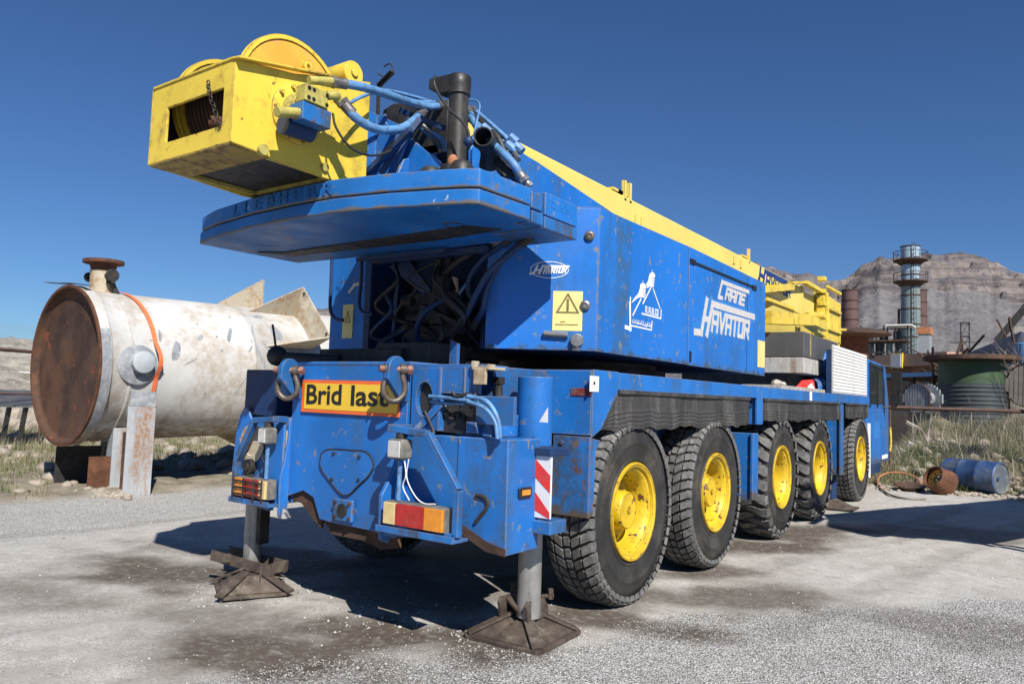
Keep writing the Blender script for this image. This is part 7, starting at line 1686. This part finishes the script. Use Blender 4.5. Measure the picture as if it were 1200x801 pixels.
# green tank with wide rusty lid
q0, q1 = (1.58,20.06,2.36), (3.22,20.18,2.39); cT = (Vector(fz(q0))+Vector(fz(q1)))/2; rT = (Vector(fz(q0))-Vector(fz(q1))).length/2*.985; cT = cT+Vector((.05, .3, 0))
zl = (2.49,19.14,3.1)[2]; zm = (2.48,19.14,2.39)[2]
o = thing('green_tank', tuple(cT), 'squat green tank with ribbed dark base under a wide rusty lid', 'tank')
MB().lathe([(rT, zm), (rT, zl-.1)], cT, (0, 0, 1), 56).build('upper_shell', GREEN, o)
prof = []; n = 18
for k in range(n): z_ = .3+(zm-.3)*k/n; prof += [(rT+.0, z_), (rT+.02, z_+.02), (rT+.02, z_+.04), (rT, z_+.06)]
prof += [(rT, zm)]; MB().lathe(prof, cT, (0, 0, 1), 56).build('ribbed_base', GREENL, o)
MB().lathe([(0, zl+.06), (rT*1.42, zl+.05), (rT*1.44, zl-.0), (rT*1.44, zl-.07), (rT*1.3, zl-.10), (0, zl-.08)], cT, (0, 0, 1), 56).build('lid', RUSTD, o)
# dull blue sheeting and light blue drum
q = [(1.55,29.09,3.75), (3.42,28.19,4.53), (3.43,28.19,3.2), (2.97,28.18,2.95), (1.55,29.09,3.46)]
o = thing('blue_sheeting', (q[2][0], q[2][1], 0), 'dull blue sloping sheet roof behind the green tank', 'sheet roof')
MB().prism([q[0], q[1], q[2], q[3], q[4]], (.3, 2.5, 0)).build('sheet', TARP, o)
MB().prism([(q[2][0], q[2][1], 0), (q[2][0]-2, q[2][1], 0), (q[2][0]-2, q[2][1], q[3][2]), q[2]], (.1, .3, 0)).build('side_wall', RUSTD, o)
q = (3.62,21.19,2.9); zt_, zb_ = (3.62,21.19,3.56)[2], (3.62,21.19,2.85)[2]
o = thing('blue_barrel', (q[0], q[1], zb_-.9), 'light blue barrel on a stand at the far right edge', 'barrel'); MB().cyl((q[0]+.1, q[1], zb_), (q[0]+.1, q[1], zt_), .3, n=24).build('barrel_body', BLUR, o, bev=.03); MB().box(q[0]-.3, q[1]-.3, 0, q[0]+.5, q[1]+.3, zb_).build('stand', WOOD, o)
o = thing('brick_pier', fz((3.33,34.19,4.71)), 'pale brick pier rising at the far right edge', 'pier'); q = (3.36,34.19,5.21); MB().box(q[0]-.3, q[1]-.5, 0, q[0]+1.2, q[1]+.5, q[2]).build('pier_body', CONC, o)
rg = random.Random(31); mb = MB()
for k in range(260):
    t_s = rg.random(); p0_ = Vector((0.54,29.0,3.29)).lerp(Vector((3.5,27.19,3.21)), t_s); p0_.y += rg.uniform(0, 4); p0_.z = 0
    h_s = rg.uniform(2.2, 4.4)*(.75+.25*math.sin(t_s*9)); d_s = Vector((rg.uniform(-1, 1), rg.uniform(-.5, .5), rg.uniform(-.3, 1))).normalized()*rg.uniform(.5, 1.8)
    a_ = p0_+Vector((0, 0, h_s*rg.uniform(.5, 1))); mb.bar(a_, a_+d_s, rg.uniform(.02, .07), rg.uniform(.02, .14), up=(.1, .2, 1))
o = mb.build('scrap_heap', [RUSTD], None, fix=False); tag(o, 'tangled heap of rusty scrap steel behind the green tank', 'scrap heap', kind='stuff')
mb = MB()
for k in range(46):
    t_s = rg.random(); p0_ = Vector((0.43,29.99,3.34)).lerp(Vector((3.48,28.19,3.26)), t_s); p0_.z = 0
    mb.box(p0_.x-rg.uniform(.2, .9), p0_.y, 0, p0_.x+rg.uniform(.2, .9), p0_.y+rg.uniform(.3, 1.5), rg.uniform(1.6, 3.3))
o = mb.build('scrap_plates', [MACH], None, fix=False); tag(o, 'dark stacked scrap plates behind the wide rusty lid', 'scrap heap', kind='stuff')
# conveyor boom, pylon
a_, b_ = (1.35,56.13,6.41), (2.9,56.19,8.54)
o = thing('conveyor_boom', fz(a_), 'thin dark inclined boom against the mountain at the far right', 'conveyor'); b3 = Vector(b_)+(Vector(b_)-Vector(a_))*.4
MB().bar(a_, b3, .3, .45).build('boom_beam', MACH, o, bev=.02); MB().bar((a_[0], a_[1], 0), a_, .25, .25, up=(1, 0, 0)).build('mast', MACH, o)
q = (-1.24,65.99,7.23); zt_ = (-1.23,65.99,8.73)[2]
o = thing('lattice_pylon', fz(q), 'small lattice pylon standing before the scree slope', 'pylon'); mb = MB(); w_ = .32
for i, j in ((-1, -1), (1, -1), (1, 1), (-1, 1)): mb.bar((q[0]+i*w_, q[1]+j*w_, 0), (q[0]+i*w_*.9, q[1]+j*w_*.9, zt_), .05, .05, up=(1, 0, 0))
for k in range(8):
    z0_ = zt_*k/8; z1_ = zt_*(k+1)/8
    for i, j, i2, j2 in ((-1, -1, 1, -1), (1, -1, 1, 1), (1, 1, -1, 1), (-1, 1, -1, -1)): mb.bar((q[0]+i*w_, q[1]+j*w_, z0_), (q[0]+i2*w_, q[1]+j2*w_, z1_), .03, .03, up=(.3, .2, 1)); mb.bar((q[0]+i*w_, q[1]+j*w_, z1_), (q[0]+i2*w_, q[1]+j2*w_, z1_), .05, .05)
mb.bar((q[0]-1.1, q[1], zt_*.82), (q[0]+1.1, q[1], zt_*.82), .06, .06); mb.build('lattice', MACH, o)
